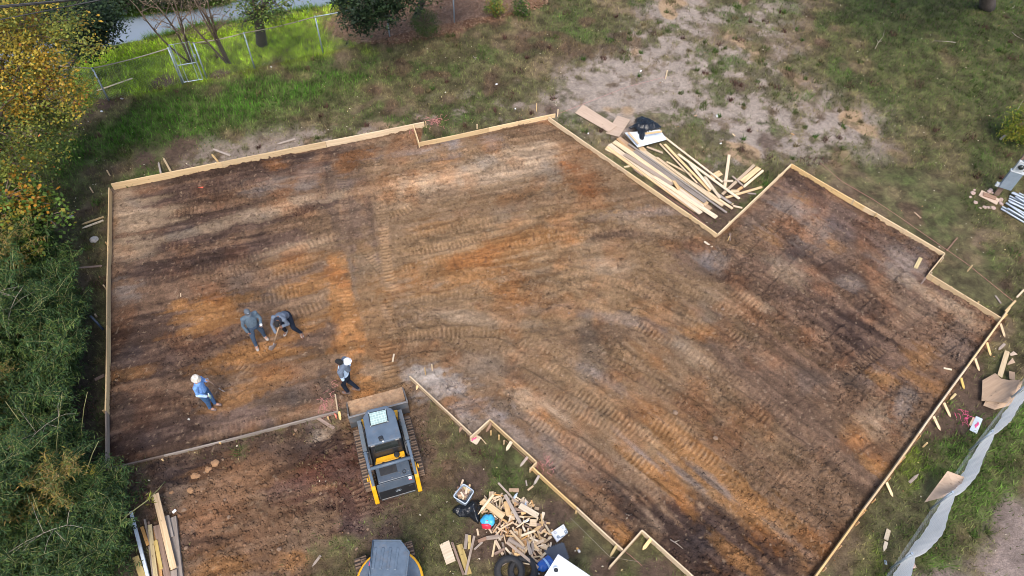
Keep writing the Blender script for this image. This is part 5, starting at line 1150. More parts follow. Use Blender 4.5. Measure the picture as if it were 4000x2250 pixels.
loose((-10.414, 13.670, 0), (-10.365, 13.516, 0), .025, 'thin white splinter standing out on the dark left soil', 'pale', t=.015)
loose((15.568, 14.579, 0), (15.623, 14.266, 0), .06, 'weathered slat on the grass outside the tall right board', 'greyw')
loose((15.168, 17.032, 0), (14.599, 16.430, 0), .05, 'reddish stick laid out beyond the small step', 'brownw')
loose((13.594, 15.313, 0), (13.282, 14.962, 0), .05, 'reddish stick lying on the pad below the small step', 'brownw')
loose((16.052, 14.315, 0.1), (15.495, 13.819, 0.2), .06, 'yellow strip reaching out from the far right corner', 'form')
loose((16.510, 14.782, 0.1), (16.155, 14.464, 0.08), .06, 'second strip farther out from the far right corner', 'form')

def panel(name, quad, t, mat, label, cat='plywood', z=0.0, bend=0.0, tooth=0.0, ground=True, group=None):
    """a sheet with the outline quad (any polygon), laid on whatever is below at height z"""
    V = [Vector(p) for p in quad]
    if ground: V = [Vector((p.x, p.y, p.z + hz(p.x, p.y) + z)) for p in V]
    c = sum(V, Vector()) / len(V)
    d = (V[1] - V[0]).normalized(); nrm = Vector()
    for i in range(len(V)):
        nrm += (V[i] - c).cross(V[(i + 1) % len(V)] - c)
    nrm.normalize()
    if nrm.z < 0: V = V[::-1]; nrm = -nrm
    R = frame_rot(d, nrm); Ri = R.transposed()
    L = [Ri @ (p - c) for p in V]
    n = len(L)
    vs = [(p.x, p.y, p.z) for p in L] + [(p.x, p.y, p.z + t) for p in L]
    fs = [tuple(range(n - 1, -1, -1)), tuple(range(n, 2 * n))] + [(i, (i + 1) % n, n + (i + 1) % n, n + i) for i in range(n)]
    o = MB().add(vs, fs).build(name, M[mat] if isinstance(mat, str) else mat, bevel=.002, seg=1)
    m = R.to_4x4(); m.translation = c; o.matrix_world = m
    return tag(o, label, cat, group)
panel('plywood_sheet', [(3.378, 21.828, 0), (3.873, 21.617, 0), (4.382, 22.642, 0), (3.896, 22.863, 0)], .014, 'ply', 'pinkish plywood sheet partly under the longer sheet by the tarp', z=.02)
panel('plywood_sheet', [(2.246, 22.911, 0.03), (3.498, 21.851, 0.03), (3.832, 22.211, 0.05), (2.566, 23.410, 0.04)], .016, 'ply', 'long stained plywood sheet lying uppermost beside the black tarp', z=.02)
panel('plywood_square', [(-1.039, 8.939, 0), (-0.835, 8.815, 0), (-0.715, 9.050, 0), (-0.913, 9.171, 0)], .015, 'pale', 'small plywood square carrying pink tape below the short form board', z=.05)
tag(MB().tube([(-0.971, 8.931, 0.08), (-0.937, 8.989, 0.11), (-0.901, 8.988, 0.09), (-0.859, 9.037, 0.1)], [.02, .026, .02, .02], 6).build('pink_tape', M['pink'], smooth=True), 'crumple of bright pink tape on the plywood square', 'tape')
plank('thin_stick', (-0.721, 9.033, 0.05), (-0.574, 8.874, 0.02), .02, .015, M['pale'], 'thin stick resting on the corner of the plywood square', 'stick')

# ---- the long lumber pile
LUMBER = [
 ((3.314, 20.921, 0), (3.759, 20.593, 0), .05, 'pale', .02, 'short pinkish sliver at the near left end of the lumber pile'),
 ((3.957, 19.969, 0), (4.170, 20.037, 0), .07, 'pale', .02, 'short offcut between the form board and the lumber pile'),
 ((4.304, 19.889, 0), (4.622, 19.533, 0), .06, 'brownw', .02, 'reddish brown stick between the form board and the lumber pile'),
 ((3.389, 21.035, 0), (6.332, 17.939, 0), .20, 'pine', .03, 'lowest tan plank on the form board side of the lumber pile'),
 ((3.851, 21.539, 0), (6.851, 17.975, 0), .22, 'orange', .03, 'orange tinted plank buried in the middle of the lumber pile'),
 ((4.547, 20.639, 0), (6.754, 18.212, 0), .22, 'pine', .05, 'buried plank under the grey plank of the lumber pile'),
 ((3.481, 21.140, 0), (6.471, 17.771, 0), .19, 'pale', .07, 'long clean plank at the left of the lumber pile'),
 ((3.659, 21.239, 0), (5.843, 19.052, 0), .20, 'pale', .11, 'widest bright plank on top of the lumber pile'),
 ((4.988, 19.456, 0), (6.985, 17.547, 0), .17, 'pale', .10, 'plank with a mud stained end poking out of the lumber pile'),
 ((3.995, 20.555, 0), (5.611, 19.042, 0), .16, 'ply', .13, 'grey tan board lying across the bright planks'),
 ((4.176, 21.709, 0), (4.765, 20.798, 0), .20, 'pine', .08, 'tan plank end beside the white panel'),
 ((3.792, 21.434, 0), (4.342, 20.630, 0), .10, 'orange', .09, 'narrow tan plank left of the white panel'),
 ((4.385, 20.755, 0), (6.698, 18.276, 0), .17, 'greyw', .12, 'bluish grey weathered plank along the middle of the lumber pile'),
 ((4.186, 21.097, 0), (7.347, 17.735, 0), .07, 'greyw', .16, 'dark grey stud on edge, longest piece of the lumber pile'),
 ((4.601, 20.890, 0), (7.331, 18.171, 0), .21, 'pale', .08, 'wide pale plank coming out from under the white panel'),
 ((5.177, 20.422, 0), (6.941, 18.398, 0), .10, 'pine', .14, 'pine stud lying on the wide pale plank'),
 ((5.538, 20.292, 0), (6.411, 19.660, 0), .08, 'pale', .05, 'short pale board crossing under the right hand studs'),
 ((6.832, 18.798, 0), (7.601, 17.994, 0), .10, 'pine', .10, 'pine board end at the right foot of the lumber pile'),
 ((7.129, 18.811, 0), (7.600, 18.284, 0), .10, 'greyw', .06, 'greyish board end beside the dark grass at the pile foot'),
 ((5.359, 21.165, 0), (6.521, 19.197, 0), .055, 'pine', .12, 'thinnest pine stick fanning out from under the white panel'),
 ((5.537, 21.143, 0), (6.927, 18.825, 0), .10, 'pine', .12, 'pine stud second from the outer edge of the fan'),
 ((5.472, 21.733, 0), (7.447, 19.308, 0), .075, 'pine', .08, 'outermost long pine stud of the fan'),
 ((5.982, 20.630, 0), (7.907, 18.440, 0), .10, 'pale', .14, 'long pale stud crossing the fan towards the right board'),
 ((6.347, 20.110, 0), (6.967, 18.827, 0), .11, 'pale', .19, 'short wide stud lying on top of the crossing stud'),
 ((6.800, 19.433, 0), (7.202, 18.400, 0), .10, 'pale', .20, 'bright short stud on top near the right end of the pile'),
 ((4.868, 21.002, 0), (5.435, 20.704, 0), .08, 'pine', .10, 'short block board touching the lower edge of the white panel'),
 ((5.659, 19.183, 0), (5.795, 18.762, 0), .11, 'pine', .20, 'short bent offcut on top of the bright planks'),
 ((5.823, 18.868, 0), (6.571, 18.050, 0), .14, 'pale', .12, 'pale board end beside the grey plank'),
 ((6.557, 19.222, 0), (6.707, 18.975, 0), .06, 'brownw', .10, 'brown offcut between the fan studs'),
 ((7.926, 20.792, 0), (7.500, 19.056, 0), .11, 'pine', .03, 'lone pine board standing off right of the fan, pointing up the lawn'),
 ((7.485, 19.342, 0), (7.839, 19.376, 0), .09, 'pale', .08, 'short board across the foot of the lone pine board'),
 ((8.743, 20.232, 0), (7.360, 18.708, 0), .10, 'pine', .07, 'long pine stud leaning over the right hand board cluster'),
 ((8.920, 20.144, 0), (8.173, 19.386, 0), .20, 'pine', .04, 'wide knotty board in the right hand cluster'),
 ((9.038, 19.991, 0), (8.178, 19.108, 0), .09, 'pale', .06, 'narrow pale board on the outside of the right hand cluster'),
 ((7.839, 19.591, 0), (8.159, 19.094, 0), .06, 'greyw', .12, 'grey stick crossing the right hand cluster'),
 ((8.839, 19.114, 0), (7.458, 18.555, 0), .09, 'pine', .06, 'long board lying nearest the closing form board'),
 ((7.672, 18.186, 0), (7.982, 18.098, 0), .07, 'pine', .03, 'short offcut at the foot of the closing form board'),
 ((8.280, 18.825, 0), (8.586, 18.793, 0), .06, 'greyw', .03, 'small grey offcut beside the closing form board'),
 ((7.977, 18.985, 0), (8.148, 19.130, 0), .10, 'orange', .03, 'orange offcut beside the square block'),
 ((7.640, 18.250, 0), (7.693, 18.319, 0), .05, 'pale', .02, 'tiny chip at the right foot of the lumber pile')]
for a, b, w_, m_, z_, l in LUMBER:
    loose(a, b, w_, l, m_, t=.036, z=z_, name='plank')
loose((7.717, 18.905, 0), (7.991, 18.908, 0), .13, 'square pale block beside the right hand cluster', 'pale', t=.06, name='wood_block', cat='wood block')
panel('plywood_offcut', [(7.049, 19.679, 0), (7.421, 19.942, 0), (7.532, 19.733, 0), (7.191, 19.497, 0)], .03, 'pine', 'squarish pine offcut between the fan and the lone pine board', cat='offcut', z=.04)
panel('white_panel', [(4.065, 21.626, 0), (4.480, 20.828, 0.02), (5.606, 21.286, 0.02), (5.412, 21.844, 0)], .02, 'sheet', 'white blue panel on the lumber pile under the black tarp', cat='panel', z=.22)

def crumple(name, outline, hgt, mat, label, cat, z=0.0, seed=1, folds=7, n=34):
    """crumpled plastic film heaped over its outline"""
    pl = [(p[0], p[1]) for p in outline]
    xs = [p[0] for p in pl]; ys = [p[1] for p in pl]
    gx_ = np.linspace(min(xs) - .03, max(xs) + .03, n); gy_ = np.linspace(min(ys) - .03, max(ys) + .03, n)
    X, Y = np.meshgrid(gx_, gy_); X = X.ravel(); Y = Y.ravel()
    d = poly_sd(X, Y, outline)
    ridg = 1 - np.abs(2 * fbm(X * folds, Y * folds, seed, 3) - 1)
    f = np.clip(-d / .22, 0, 1) ** .6
    Z = height_at(X, Y) + z + hgt * f * (.25 + .5 * vnoise(X * 2.6, Y * 2.6, seed + 3) + .55 * (ridg - .5))
    ok = d < .015
    ii = np.arange(n * n).reshape(n, n)
    q = np.stack([ii[:-1, :-1].ravel(), ii[:-1, 1:].ravel(), ii[1:, 1:].ravel(), ii[1:, :-1].ravel()], 1)
    q = q[ok[q].all(1)]
    u, inv = np.unique(q, return_inverse=True)
    V = np.stack([X, Y, Z], 1)[u]; c = V.mean(0); c[2] = V[:, 2].min()
    o = mesh_np(name, V - c, inv.reshape(-1, 4), M[mat], None, None, 4, True)
    o.location = c
    s = o.modifiers.new('thick', 'SOLIDIFY'); s.thickness = .006
    return tag(o, label, cat)
crumple('black_tarp', [(4.526, 22.424, 0), (4.803, 22.555, 0), (5.076, 22.418, 0), (5.353, 22.156, 0), (5.510, 21.943, 0), (5.177, 21.756, 0), (4.852, 21.637, 0), (4.746, 21.198, 0), (4.610, 21.217, 0), (4.552, 21.597, 0), (4.380, 21.874, 0), (4.149, 21.838, 0), (4.486, 22.115, 0)], .30, 'bag', 'black plastic tarp crumpled over the end of the lumber pile', 'tarp', z=.24, seed=4)
plank('plank', (4.770, 21.297, 0.5), (5.408, 21.495, 0.46), .08, .036, M['pine'], 'short plank weighing down the right side of the black tarp', 'plank')
plank('plank', (4.158, 21.421, 0.42), (4.494, 20.834, 0.4), .08, .036, M['pine'], 'short plank weighing down the left side of the black tarp', 'plank')

# ---- timber stack beside the bamboo
STACK = [((-8.513, 6.530, 0), (-7.790, 4.769, 0), .20, 'greyw', .02, .10, 'grey weathered boards side of the timber stack, rightmost'), ((-8.446, 5.993, 0), (-7.805, 4.769, 0), .16, 'brownw', .02, .08, 'brown grey plank under the top plank of the timber stack'),
 ((-8.633, 6.559, 0), (-8.347, 6.019, 0), .10, 'greyw', .12, .04, 'short lilac grey board at the right of the timber stack'), ((-8.832, 6.304, 0), (-8.014, 4.762, 0), .15, 'brownw', .05, .10, 'dark reddish brown beam in the timber stack'),
 ((-8.893, 6.262, 0), (-8.252, 4.755, 0), .12, 'orange', .02, .05, 'rust coloured plank low between the yellow boards'), ((-9.005, 6.314, 0), (-8.326, 4.753, 0), .10, 'yellow', .09, .05, 'long yellow board of the timber stack'),
 ((-8.720, 5.919, 0), (-8.370, 5.227, 0), .09, 'yellow', .12, .05, 'short yellow board lying on the timber stack'), ((-9.194, 6.460, 0), (-8.824, 5.779, 0), .05, 'greyw', .06, .04, 'thin grey batten left of the yellow boards'), ((-8.847, 5.802, 0), (-8.386, 4.751, 0), .08, 'greyw', .07, .04, 'lilac grey batten below the thin one'),
 ((-9.110, 6.431, 0), (-8.896, 5.932, 0), .05, 'brownw', .03, .03, 'narrow brown batten beside the yellow board'), ((-9.229, 6.283, 0), (-8.928, 5.838, 0), .08, 'orange', .03, .03, 'tan board half under the bamboo leaves'), ((-9.122, 5.526, 0), (-8.564, 4.746, 0), .15, 'yellow', .06, .05, 'wide olive tan plank lowest by the bamboo'),
 ((-9.579, 6.626, 0), (-8.460, 4.749, 0), .075, 'sheet', .10, .07, 'white plastic post lying at the bamboo edge of the timber stack'), ((-8.050, 5.214, 0), (-7.894, 4.766, 0), .15, 'greyw', .16, .04, 'pale grey board end below the top plank'),
 ((-9.020, 7.047, 0), (-8.050, 5.241, 0), .155, 'pine', .20, .045, 'long clean tan plank on top of the timber stack')]
for a, b, w_, m_, z_, t_, l in STACK:
    loose(a, b, w_, l, m_, t=t_, z=z_, name='plank')

# ---- plywood by the wind fence
BENT = [(13.718, 10.547, 0.02), (14.006, 10.421, 0.02), (14.586, 10.567, 0.1), (14.931, 11.212, 0.35), (14.484, 11.057, 0.25), (14.046, 10.985, 0.1)]
panel('plywood_sheet', BENT, .014, 'ply', 'lower plywood sheet mostly hidden under the bent one by the wind fence', z=.05)
panel('plywood_sheet', [(13.919, 11.323, 0.06), (14.342, 11.542, 0.12), (14.409, 11.331, 0.16), (14.575, 11.255, 0.22), (14.835, 11.215, 0.34), (14.396, 10.528, 0.16), (13.674, 10.658, 0.04)], .014, 'ply', 'large weathered plywood sheet with a broken corner by the wind fence', z=.10)
plank('plank', (14.439, 11.437, 0.2), (15.113, 12.428, 0.06), .14, .02, M['pale'], 'whitish grey board sticking up from behind the broken plywood sheet', 'plank', lift=.03)
panel('plywood_offcut', [(15.156, 12.342, 0), (15.325, 12.449, 0), (15.404, 12.341, 0), (15.162, 12.267, 0)], .014, 'ply', 'upper small plywood scrap right of the whitish board', z=.05, cat='offcut')
panel('plywood_offcut', [(14.928, 11.960, 0), (15.177, 12.192, 0), (15.210, 12.035, 0), (14.978, 11.948, 0)], .014, 'ply', 'lower small plywood scrap right of the whitish board', z=.05, cat='offcut')
loose((14.927, 11.668, 0), (14.831, 11.390, 0), .16, 'reddish tan board scrap against the broken plywood sheet', 'ply', z=.12)
panel('painted_plywood', [(13.083, 9.777, 0), (13.417, 10.217, 0), (13.580, 10.129, 0), (13.254, 9.661, 0)], .014, 'sheet', 'whitish plywood scrap with a pink paint smear on the grass', z=.04)
panel('plywood_offcut', [(13.128, 9.941, 0), (13.327, 10.192, 0), (13.393, 10.149, 0), (13.165, 9.898, 0)], .014, 'pine', 'tan board edge showing beside the pink smeared scrap', z=.03, cat='offcut')
crumple('pink_paint_smear', [(13.246, 9.901, 0), (13.415, 10.039, 0), (13.412, 9.950, 0), (13.283, 9.836, 0)], .004, 'pink', 'pink paint smear on the whitish plywood scrap', 'paint', z=.062, seed=9, n=10)
panel('plywood_sheet', [(11.588, 8.192, 0.75), (11.943, 8.011, 0.8), (11.706, 7.623, 0.62), (11.110, 7.591, 0.05)], .014, 'ply', 'pinkish plywood sheet leaning on the wind fence', ground=False)

# ---- the heap of scrap wood and what lies round it
def scrap(a, b, w_, m_, l, z=.03, t=.03, point=0, g=None):
    return loose(a, b, w_, l, m_, t=t, z=z, point=point, name='wood_scrap', cat='wood scrap')
panel('plywood_sheet', [(0.205, 5.992, 0), (0.265, 5.731, 0), (0.526, 5.744, 0), (0.586, 6.262, 0), (0.273, 6.543, 0)], .02, 'orange', 'orange tan plywood under the near side of the scrap heap', z=.05)
SCR = [((-0.613, 7.164, 0), (-0.039, 6.750, 0), .17, 'pine', .26, 'broadest board offcut crossing the left of the scrap heap', 0), ((-0.312, 7.308, 0), (-0.688, 6.767, 0), .06, 'pale', .32, 'pointed stake lying across the upper left of the heap', .2),
 ((-0.015, 7.340, 0), (0.409, 6.598, 0), .09, 'greyw', .26, 'long grey board up the middle of the scrap heap', 0), ((0.018, 7.173, 0), (0.093, 6.814, 0), .14, 'pine', .24, 'knotty board offcut at the top of the heap', 0), ((0.372, 7.076, 0), (0.840, 6.810, 0), .15, 'pale', .26, 'thick rough board end right of the grey board', 0),
 ((-0.201, 7.747, 0), (0.418, 7.106, 0), .05, 'greyw', .03, 'long thin grey stake trailing off the top of the heap', 0), ((0.087, 7.564, 0), (0.344, 7.573, 0), .10, 'ply', .02, 'small tan block lying above the heap on the grass', 0), ((0.734, 7.705, 0), (0.584, 7.586, 0), .05, 'pine', .02, 'small pine stick near the silver grey brace', 0),
 ((0.532, 7.856, 0), (0.560, 7.709, 0), .04, 'greyw', .02, 'thin grey chip on the grass above the heap', 0), ((-0.700, 6.503, 0), (-0.656, 6.332, 0), .05, 'pine', .02, 'little pine stick alone left of the heap', 0), ((0.067, 6.135, 0), (0.869, 5.525, 0), .07, 'ply', .20, 'long tan strip running down past the tyres', 0),
 ((0.101, 6.190, 0), (0.522, 5.972, 0), .09, 'greyw', .24, 'purple grey board crossing the orange plywood', 0), ((0.681, 5.840, 0), (0.566, 6.204, 0), .09, 'greyw', .22, 'silver pointed picket in the lower heap', .25), ((0.725, 5.929, 0), (0.719, 6.195, 0), .07, 'greyw', .12, 'short silver picket with a clipped top', .05),
 ((-0.451, 6.262, 0), (-0.014, 6.319, 0), .10, 'greyw', .06, 'grey broken picket left of the heap', .15), ((-0.451, 6.266, 0), (-0.657, 6.179, 0), .09, 'brownw', .04, 'brownish picket end pointing left of the heap', 0), ((-0.745, 5.975, 0), (-0.549, 6.169, 0), .05, 'greyw', .03, 'grey stick below the brownish picket end', 0),
 ((-0.224, 6.219, 0), (-0.014, 5.857, 0), .07, 'pine', .05, 'pine picket standing left of the lower heap', 0), ((-0.223, 6.201, 0), (-0.282, 5.807, 0), .05, 'pale', .03, 'pale narrow picket below the heap', 0), ((-0.042, 6.171, 0), (0.055, 5.834, 0), .05, 'greyw', .05, 'thin dark picket below the heap', .2), ((-0.231, 5.855, 0), (0.026, 5.999, 0), .07, 'brownw', .09, 'brown stick across the pickets below the heap', 0),
 ((-1.317, 6.140, 0), (-0.969, 5.346, 0), .06, 'brownw', .03, 'long brown stake right of the clean plywood offcut', 0), ((-1.134, 6.101, 0), (-0.843, 5.376, 0), .15, 'yellow', .02, 'greenish grooved board in the small stack left of the heap', 0), ((-0.952, 6.340, 0), (-0.972, 5.973, 0), .08, 'greyw', .05, 'grey brown picket in the small stack', 0),
 ((-0.886, 6.324, 0), (-0.861, 5.968, 0), .08, 'yellow', .05, 'yellowish picket in the small stack', 0), ((-0.759, 6.296, 0), (-0.922, 5.343, 0), .06, 'greyw', .09, 'long grey stake lying over the small stack', 0), ((-0.059, 5.622, 0), (0.245, 5.840, 0), .10, 'greyw', .03, 'grey board beside the front tyre', 0),
 ((0.182, 7.279, 0), (0.219, 7.157, 0), .05, 'pine', .12, 'short stick at the top right of the heap', 0), ((0.449, 7.160, 0), (0.573, 7.282, 0), .13, 'ply', .06, 'tan block half under the thin grey stake', 0), ((0.554, 7.054, 0), (0.723, 7.182, 0), .06, 'pine', .1, 'pointed chip right of the crushed bottle', .15), ((-0.375, 7.477, 0), (-0.377, 7.305, 0), .12, 'pine', .08, 'upright looking block at the upper left of the heap', 0),
 ((0.428, 6.266, 0), (0.775, 6.409, 0), .055, 'pale', .30, 'bright pointed stake on top of the lower heap', .0), ((0.140, 6.411, 0), (0.500, 6.028, 0), .06, 'pine', .25, 'long pine stick over the orange plywood', 0), ((0.072, 5.979, 0) if False else (0.034, 6.049, 0), (0.185, 5.886, 0), .05, 'pale', .02, 'pale stick on the grass left of the tyres', 0),
 ((0.735, 5.798, 0), (0.886, 5.710, 0), .06, 'pine', .02, 'pine stick right of the tyres', 0), ((0.868, 5.758, 0), (1.140, 5.845, 0), .07, 'orange', .02, 'orange stick touching the blue water jug', 0), ((0.930, 5.821, 0), (1.055, 5.957, 0), .06, 'pale', .02, 'pale stick just left of the grey foam mat', 0), ((0.929, 6.121, 0), (1.109, 6.068, 0), .12, 'pine', .04, 'thick pine block at the corner of the grey foam mat', 0),
 ((1.146, 6.406, 0), (1.234, 6.551, 0), .06, 'pine', .02, 'pine stick left of the white foam lid', 0), ((1.131, 6.324, 0), (1.218, 6.372, 0), .06, 'pale', .02, 'pale stick half under the white foam lid', 0), ((0.920, 6.435, 0), (1.060, 6.546, 0), .06, 'pine', .03, 'stick at the right edge of the heap', 0), ((1.199, 6.219, 0), (1.172, 6.111, 0), .05, 'pine', .02, 'short stick above the grey foam mat', 0), ((1.118, 6.189, 0), (1.141, 6.110, 0), .04, 'pine', .02, 'tiny stick above the grey foam mat', 0),
 ((0.800, 6.647, 0), (1.020, 6.643, 0), .10, 'brownw', .03, 'brown block end on the dark soil right of the heap', 0), ((0.636, 6.628, 0), (0.801, 6.624, 0), .18, 'pine', .25, 'square plywood chip on the right of the heap', 0), ((0.768, 6.036, 0), (0.939, 6.006, 0), .06, 'pale', .03, 'pale stick right of the silver pickets', 0), ((0.884, 6.326, 0), (1.055, 6.268, 0), .07, 'pine', .05, 'thick stick at the lower right of the heap', 0)]
for a, b, w_, m_, z_, l, p_ in SCR: scrap(a, b, w_, m_, l, z_, .032, p_)
panel('plywood_offcut', [(-1.631, 6.072, 0), (-1.401, 6.191, 0), (-1.191, 5.686, 0), (-1.420, 5.584, 0)], .02, 'pale', 'clean pale plywood offcut lying alone left of the scrap heap', z=.03, cat='offcut')
# the rest of the heap: look-alike offcuts
HP = [(-0.541, 7.208, 0), (-0.175, 7.374, 0), (0.388, 7.238, 0), (0.872, 7.026, 0), (0.910, 6.692, 0), (1.019, 6.366, 0), (0.804, 6.037, 0), (0.486, 5.764, 0), (0.195, 6.054, 0), (-0.030, 6.369, 0), (-0.398, 6.503, 0), (-0.451, 6.871, 0)]
hc = Vector((sum(p[0] for p in HP) / len(HP), sum(p[1] for p in HP) / len(HP), 0))
KIN = [('pine', 'short fresh pine offcut in the scrap heap', 'fresh pine offcuts of the scrap heap'), ('pale', 'pale whitish offcut in the scrap heap', 'pale offcuts of the scrap heap'), ('orange', 'orange tinted offcut in the scrap heap', 'orange offcuts of the scrap heap'), ('brownw', 'brown weathered offcut in the scrap heap', 'brown offcuts of the scrap heap')]
k = 0
while k < 175:
    x = random.uniform(-1.4, 1.6) + hc.x; y = random.uniform(-1.7, 1.4) + hc.y
    d = poly_sd(np.array([x]), np.array([y]), HP)[0]
    if d > .12: continue
    k += 1
    zz = hz(x, y) + .02 + min(.24, max(0, -d) * .42) * random.uniform(.2, 1.0)
    L = random.choice([.12, .18, .22, .28, .34, .42]); a = random.uniform(0, 6.28); tl = random.uniform(-.25, .25)
    v = Vector((math.cos(a), math.sin(a), tl)) * L / 2
    q = random.choices([0, 1, 2, 3], [5, 4, 1.2, 1.6])[0]
    c = Vector((x, y, zz + abs(v.z)))
    plank('wood_scrap', c - v, c + v, random.choice([.03, .035, .04, .05, .08]), random.choice([.018, .025, .035]), M[KIN[q][0]], KIN[q][1], 'wood scrap', KIN[q][2], up=(random.uniform(-.5, .5), random.uniform(-.5, .5), 1), point=random.choice([0, 0, .08]))
# ------------------------------------------------------------------ tracked machines
def belt_loop(front, rear, rf, rr, n=10):
    """outline (y,z) of a rubber track round a front idler and a rear sprocket"""
    pts = []
    (fy, fz), (ry, rz) = front, rear
    for k in range(n + 1):
        a = math.radians(-90 + 180 * k / n); pts.append((fy + rf * math.cos(a), fz + rf * math.sin(a)))
    for k in range(n + 1):
        a = math.radians(90 + 180 * k / n); pts.append((ry + rr * math.cos(a), rz + rr * math.sin(a)))
    pts.append((ry + .25, .02))
    return pts

def crawler(parent, x0, w, front, rear, rf, rr, pitch=.085):
    loop = belt_loop(front, rear, rf, rr)
    P = [Vector((p[0], p[1])) for p in loop]
    c = sum(P, Vector((0, 0))) / len(P)
    belt = MB()
    n = len(P)
    inner = [p + (c - p).normalized() * .045 for p in P]
    vs = []
    for x in (x0 - w / 2, x0 + w / 2):
        vs += [(x, p.x, p.y) for p in P] + [(x, p.x, p.y) for p in inner]
    m = 2 * n
    fs = []
    for i in range(n):
        j = (i + 1) % n
        fs += [(i, j, m + j, m + i), (n + j, n + i, m + n + i, m + n + j), (j, i, n + i, n + j), (m + i, m + j, m + n + j, m + n + i)]
    b = belt.add(vs, fs).build('rubber_track', M['track_dark'], parent)
    lug = MB(); s = 0
    tot = sum((P[(i + 1) % n] - P[i]).length for i in range(n))
    k = int(tot / pitch)
    for q in range(k):
        t = tot * q / k; i = 0
        while t > (P[(i + 1) % n] - P[i]).length: t -= (P[(i + 1) % n] - P[i]).length; i = (i + 1) % n
        e = (P[(i + 1) % n] - P[i]).normalized(); p = P[i] + e * t; nr = Vector((e.y, -e.x))
        if (p + nr * .1 - c).length < (p - c).length: nr = -nr
        R = Matrix((Vector((1, 0, 0)), Vector((0, e.x, e.y)), Vector((0, nr.x, nr.y)))).transposed()
        for side in (-1, 1):
            lug.box((x0 + side * w * .235, p.x + nr.x * .012 + (0.010 * side if q % 2 else -.010 * side), p.y + nr.y * .012), (w * .46, pitch * .46, .045), R)
    tag(lug.build('tread_lugs', M['track_lug'], b, bevel=.006, seg=1), kind='stuff')
    fr = MB(); fr.box((x0, (front[0] + rear[0]) / 2, .24), (w * .55, abs(front[0] - rear[0]) * .9, .20)).build('track_frame', M['black'], b)
    for (q, r, nm) in ((front, rf - .06, 'idler'), (rear, rr - .06, 'sprocket')):
        MB().lathe([(r * .3, -w * .4), (r, -w * .38), (r, w * .38), (r * .3, w * .4)], (x0, q[0], q[1]), 16, 'x').build(nm, M['bucket_steel'], b, bevel=.01)
    return b

ldr = empty('track_loader', (-3.19, 8.43, 0), math.radians(19.3), 'black and yellow compact track loader pushing its bucket into the gap of the forms', 'loader')
D, K, Yp = M['dark_blue_grey'], M['black'], M['yellow_paint']
for sx in (-1, 1):
    crawler(ldr, sx * .625, .34, (.62, .24), (-.66, .36), .235, .24)
MB().box((0, -.12, .48), (.86, 1.75, .52)).build('chassis', K, ldr, bevel=.03)
# cab: body, glass, roof with hatch
cab = MB().add([(-.40, -.44, .85), (.40, -.44, .85), (.40, .50, .85), (-.40, .50, .85), (-.39, -.42, 1.86), (.39, -.42, 1.86), (.36, .40, 1.86), (-.36, .40, 1.86)],
               [(0, 3, 2, 1), (4, 5, 6, 7), (0, 1, 5, 4), (1, 2, 6, 5), (2, 3, 7, 6), (3, 0, 4, 7)]).build('cab', K, ldr, bevel=.03)
for nm, q in (('rear_window', [(-.30, -.437, 1.42), (.30, -.437, 1.42), (.28, -.43, 1.76), (-.28, -.43, 1.76)]), ('front_window', [(-.3, .485, 1.0), (-.28, .425, 1.75), (.28, .425, 1.75), (.3, .485, 1.0)]),
              ('side_window', [(-.402, -.3, 1.2), (-.392, -.3, 1.75), (-.372, .3, 1.75), (-.39, .38, 1.2)]), ('side_window', [(.402, -.3, 1.2), (.39, .38, 1.2), (.372, .3, 1.75), (.392, -.3, 1.75)])):
    o = MB().add(q, [(0, 1, 2, 3)]).build(nm, M['glass'], cab); s = o.modifiers.new('t', 'SOLIDIFY'); s.thickness = .012; s.offset = 0
MB().tube([(-.31, -.455, 1.40), (.31, -.455, 1.40), (.29, -.45, 1.78), (-.29, -.45, 1.78), (-.31, -.455, 1.40)], .014, 6).build('window_seal', M['rubber'], cab)
roof = MB().prism([(-.26, .50), (-.40, .32), (-.43, -.50), (.41, -.50), (.40, .25), (.34, .38), (.29, .40), (.26, .48)], 1.86, 1.95).build('cab_roof', D, ldr, bevel=.035, seg=3)
MB().prism([(-.25, .40), (-.27, .00), (.20, .00), (.22, .38)], 1.945, 1.966).build('hatch_frame', K, roof, bevel=.02, seg=2)
MB().prism([(-.225, .378), (-.245, .022), (.175, .022), (.195, .358)], 1.955, 1.972).build('hatch_pane', M['hatch'], roof, bevel=.01)
hg = MB()
for i in range(1, 6): hg.box((-.235 + .42 * i / 6 + .012, .195, 1.974), (.009, .345, .005))
for i in range(1, 5): hg.box((-.025, .02 + .35 * i / 5, 1.9745), (.415, .009, .005))
hg.build('hatch_grid', M['hatch_line'], roof)
for (x, y) in ((-.235, .385), (.205, .365), (.185, .012), (-.255, .012)): MB().ball((x, y, 1.97), .011, 8, 5).build('hatch_bolt', M['white_plastic'], roof)
MB().box((-.08, -.39, 1.965), (.115, .125, .05), Matrix.Rotation(.12, 3, 'Z')).build('antenna_puck', K, roof, bevel=.02)
MB().ball((-.045, -.475, 1.94), .025, 10, 6).build('work_lamp', M['white_plastic'], roof)
for x in (-.32, .30): MB().box((x, -.505, 1.90), (.10, .03, .05)).build('work_lamp', M['worn_steel'], roof, bevel=.008)
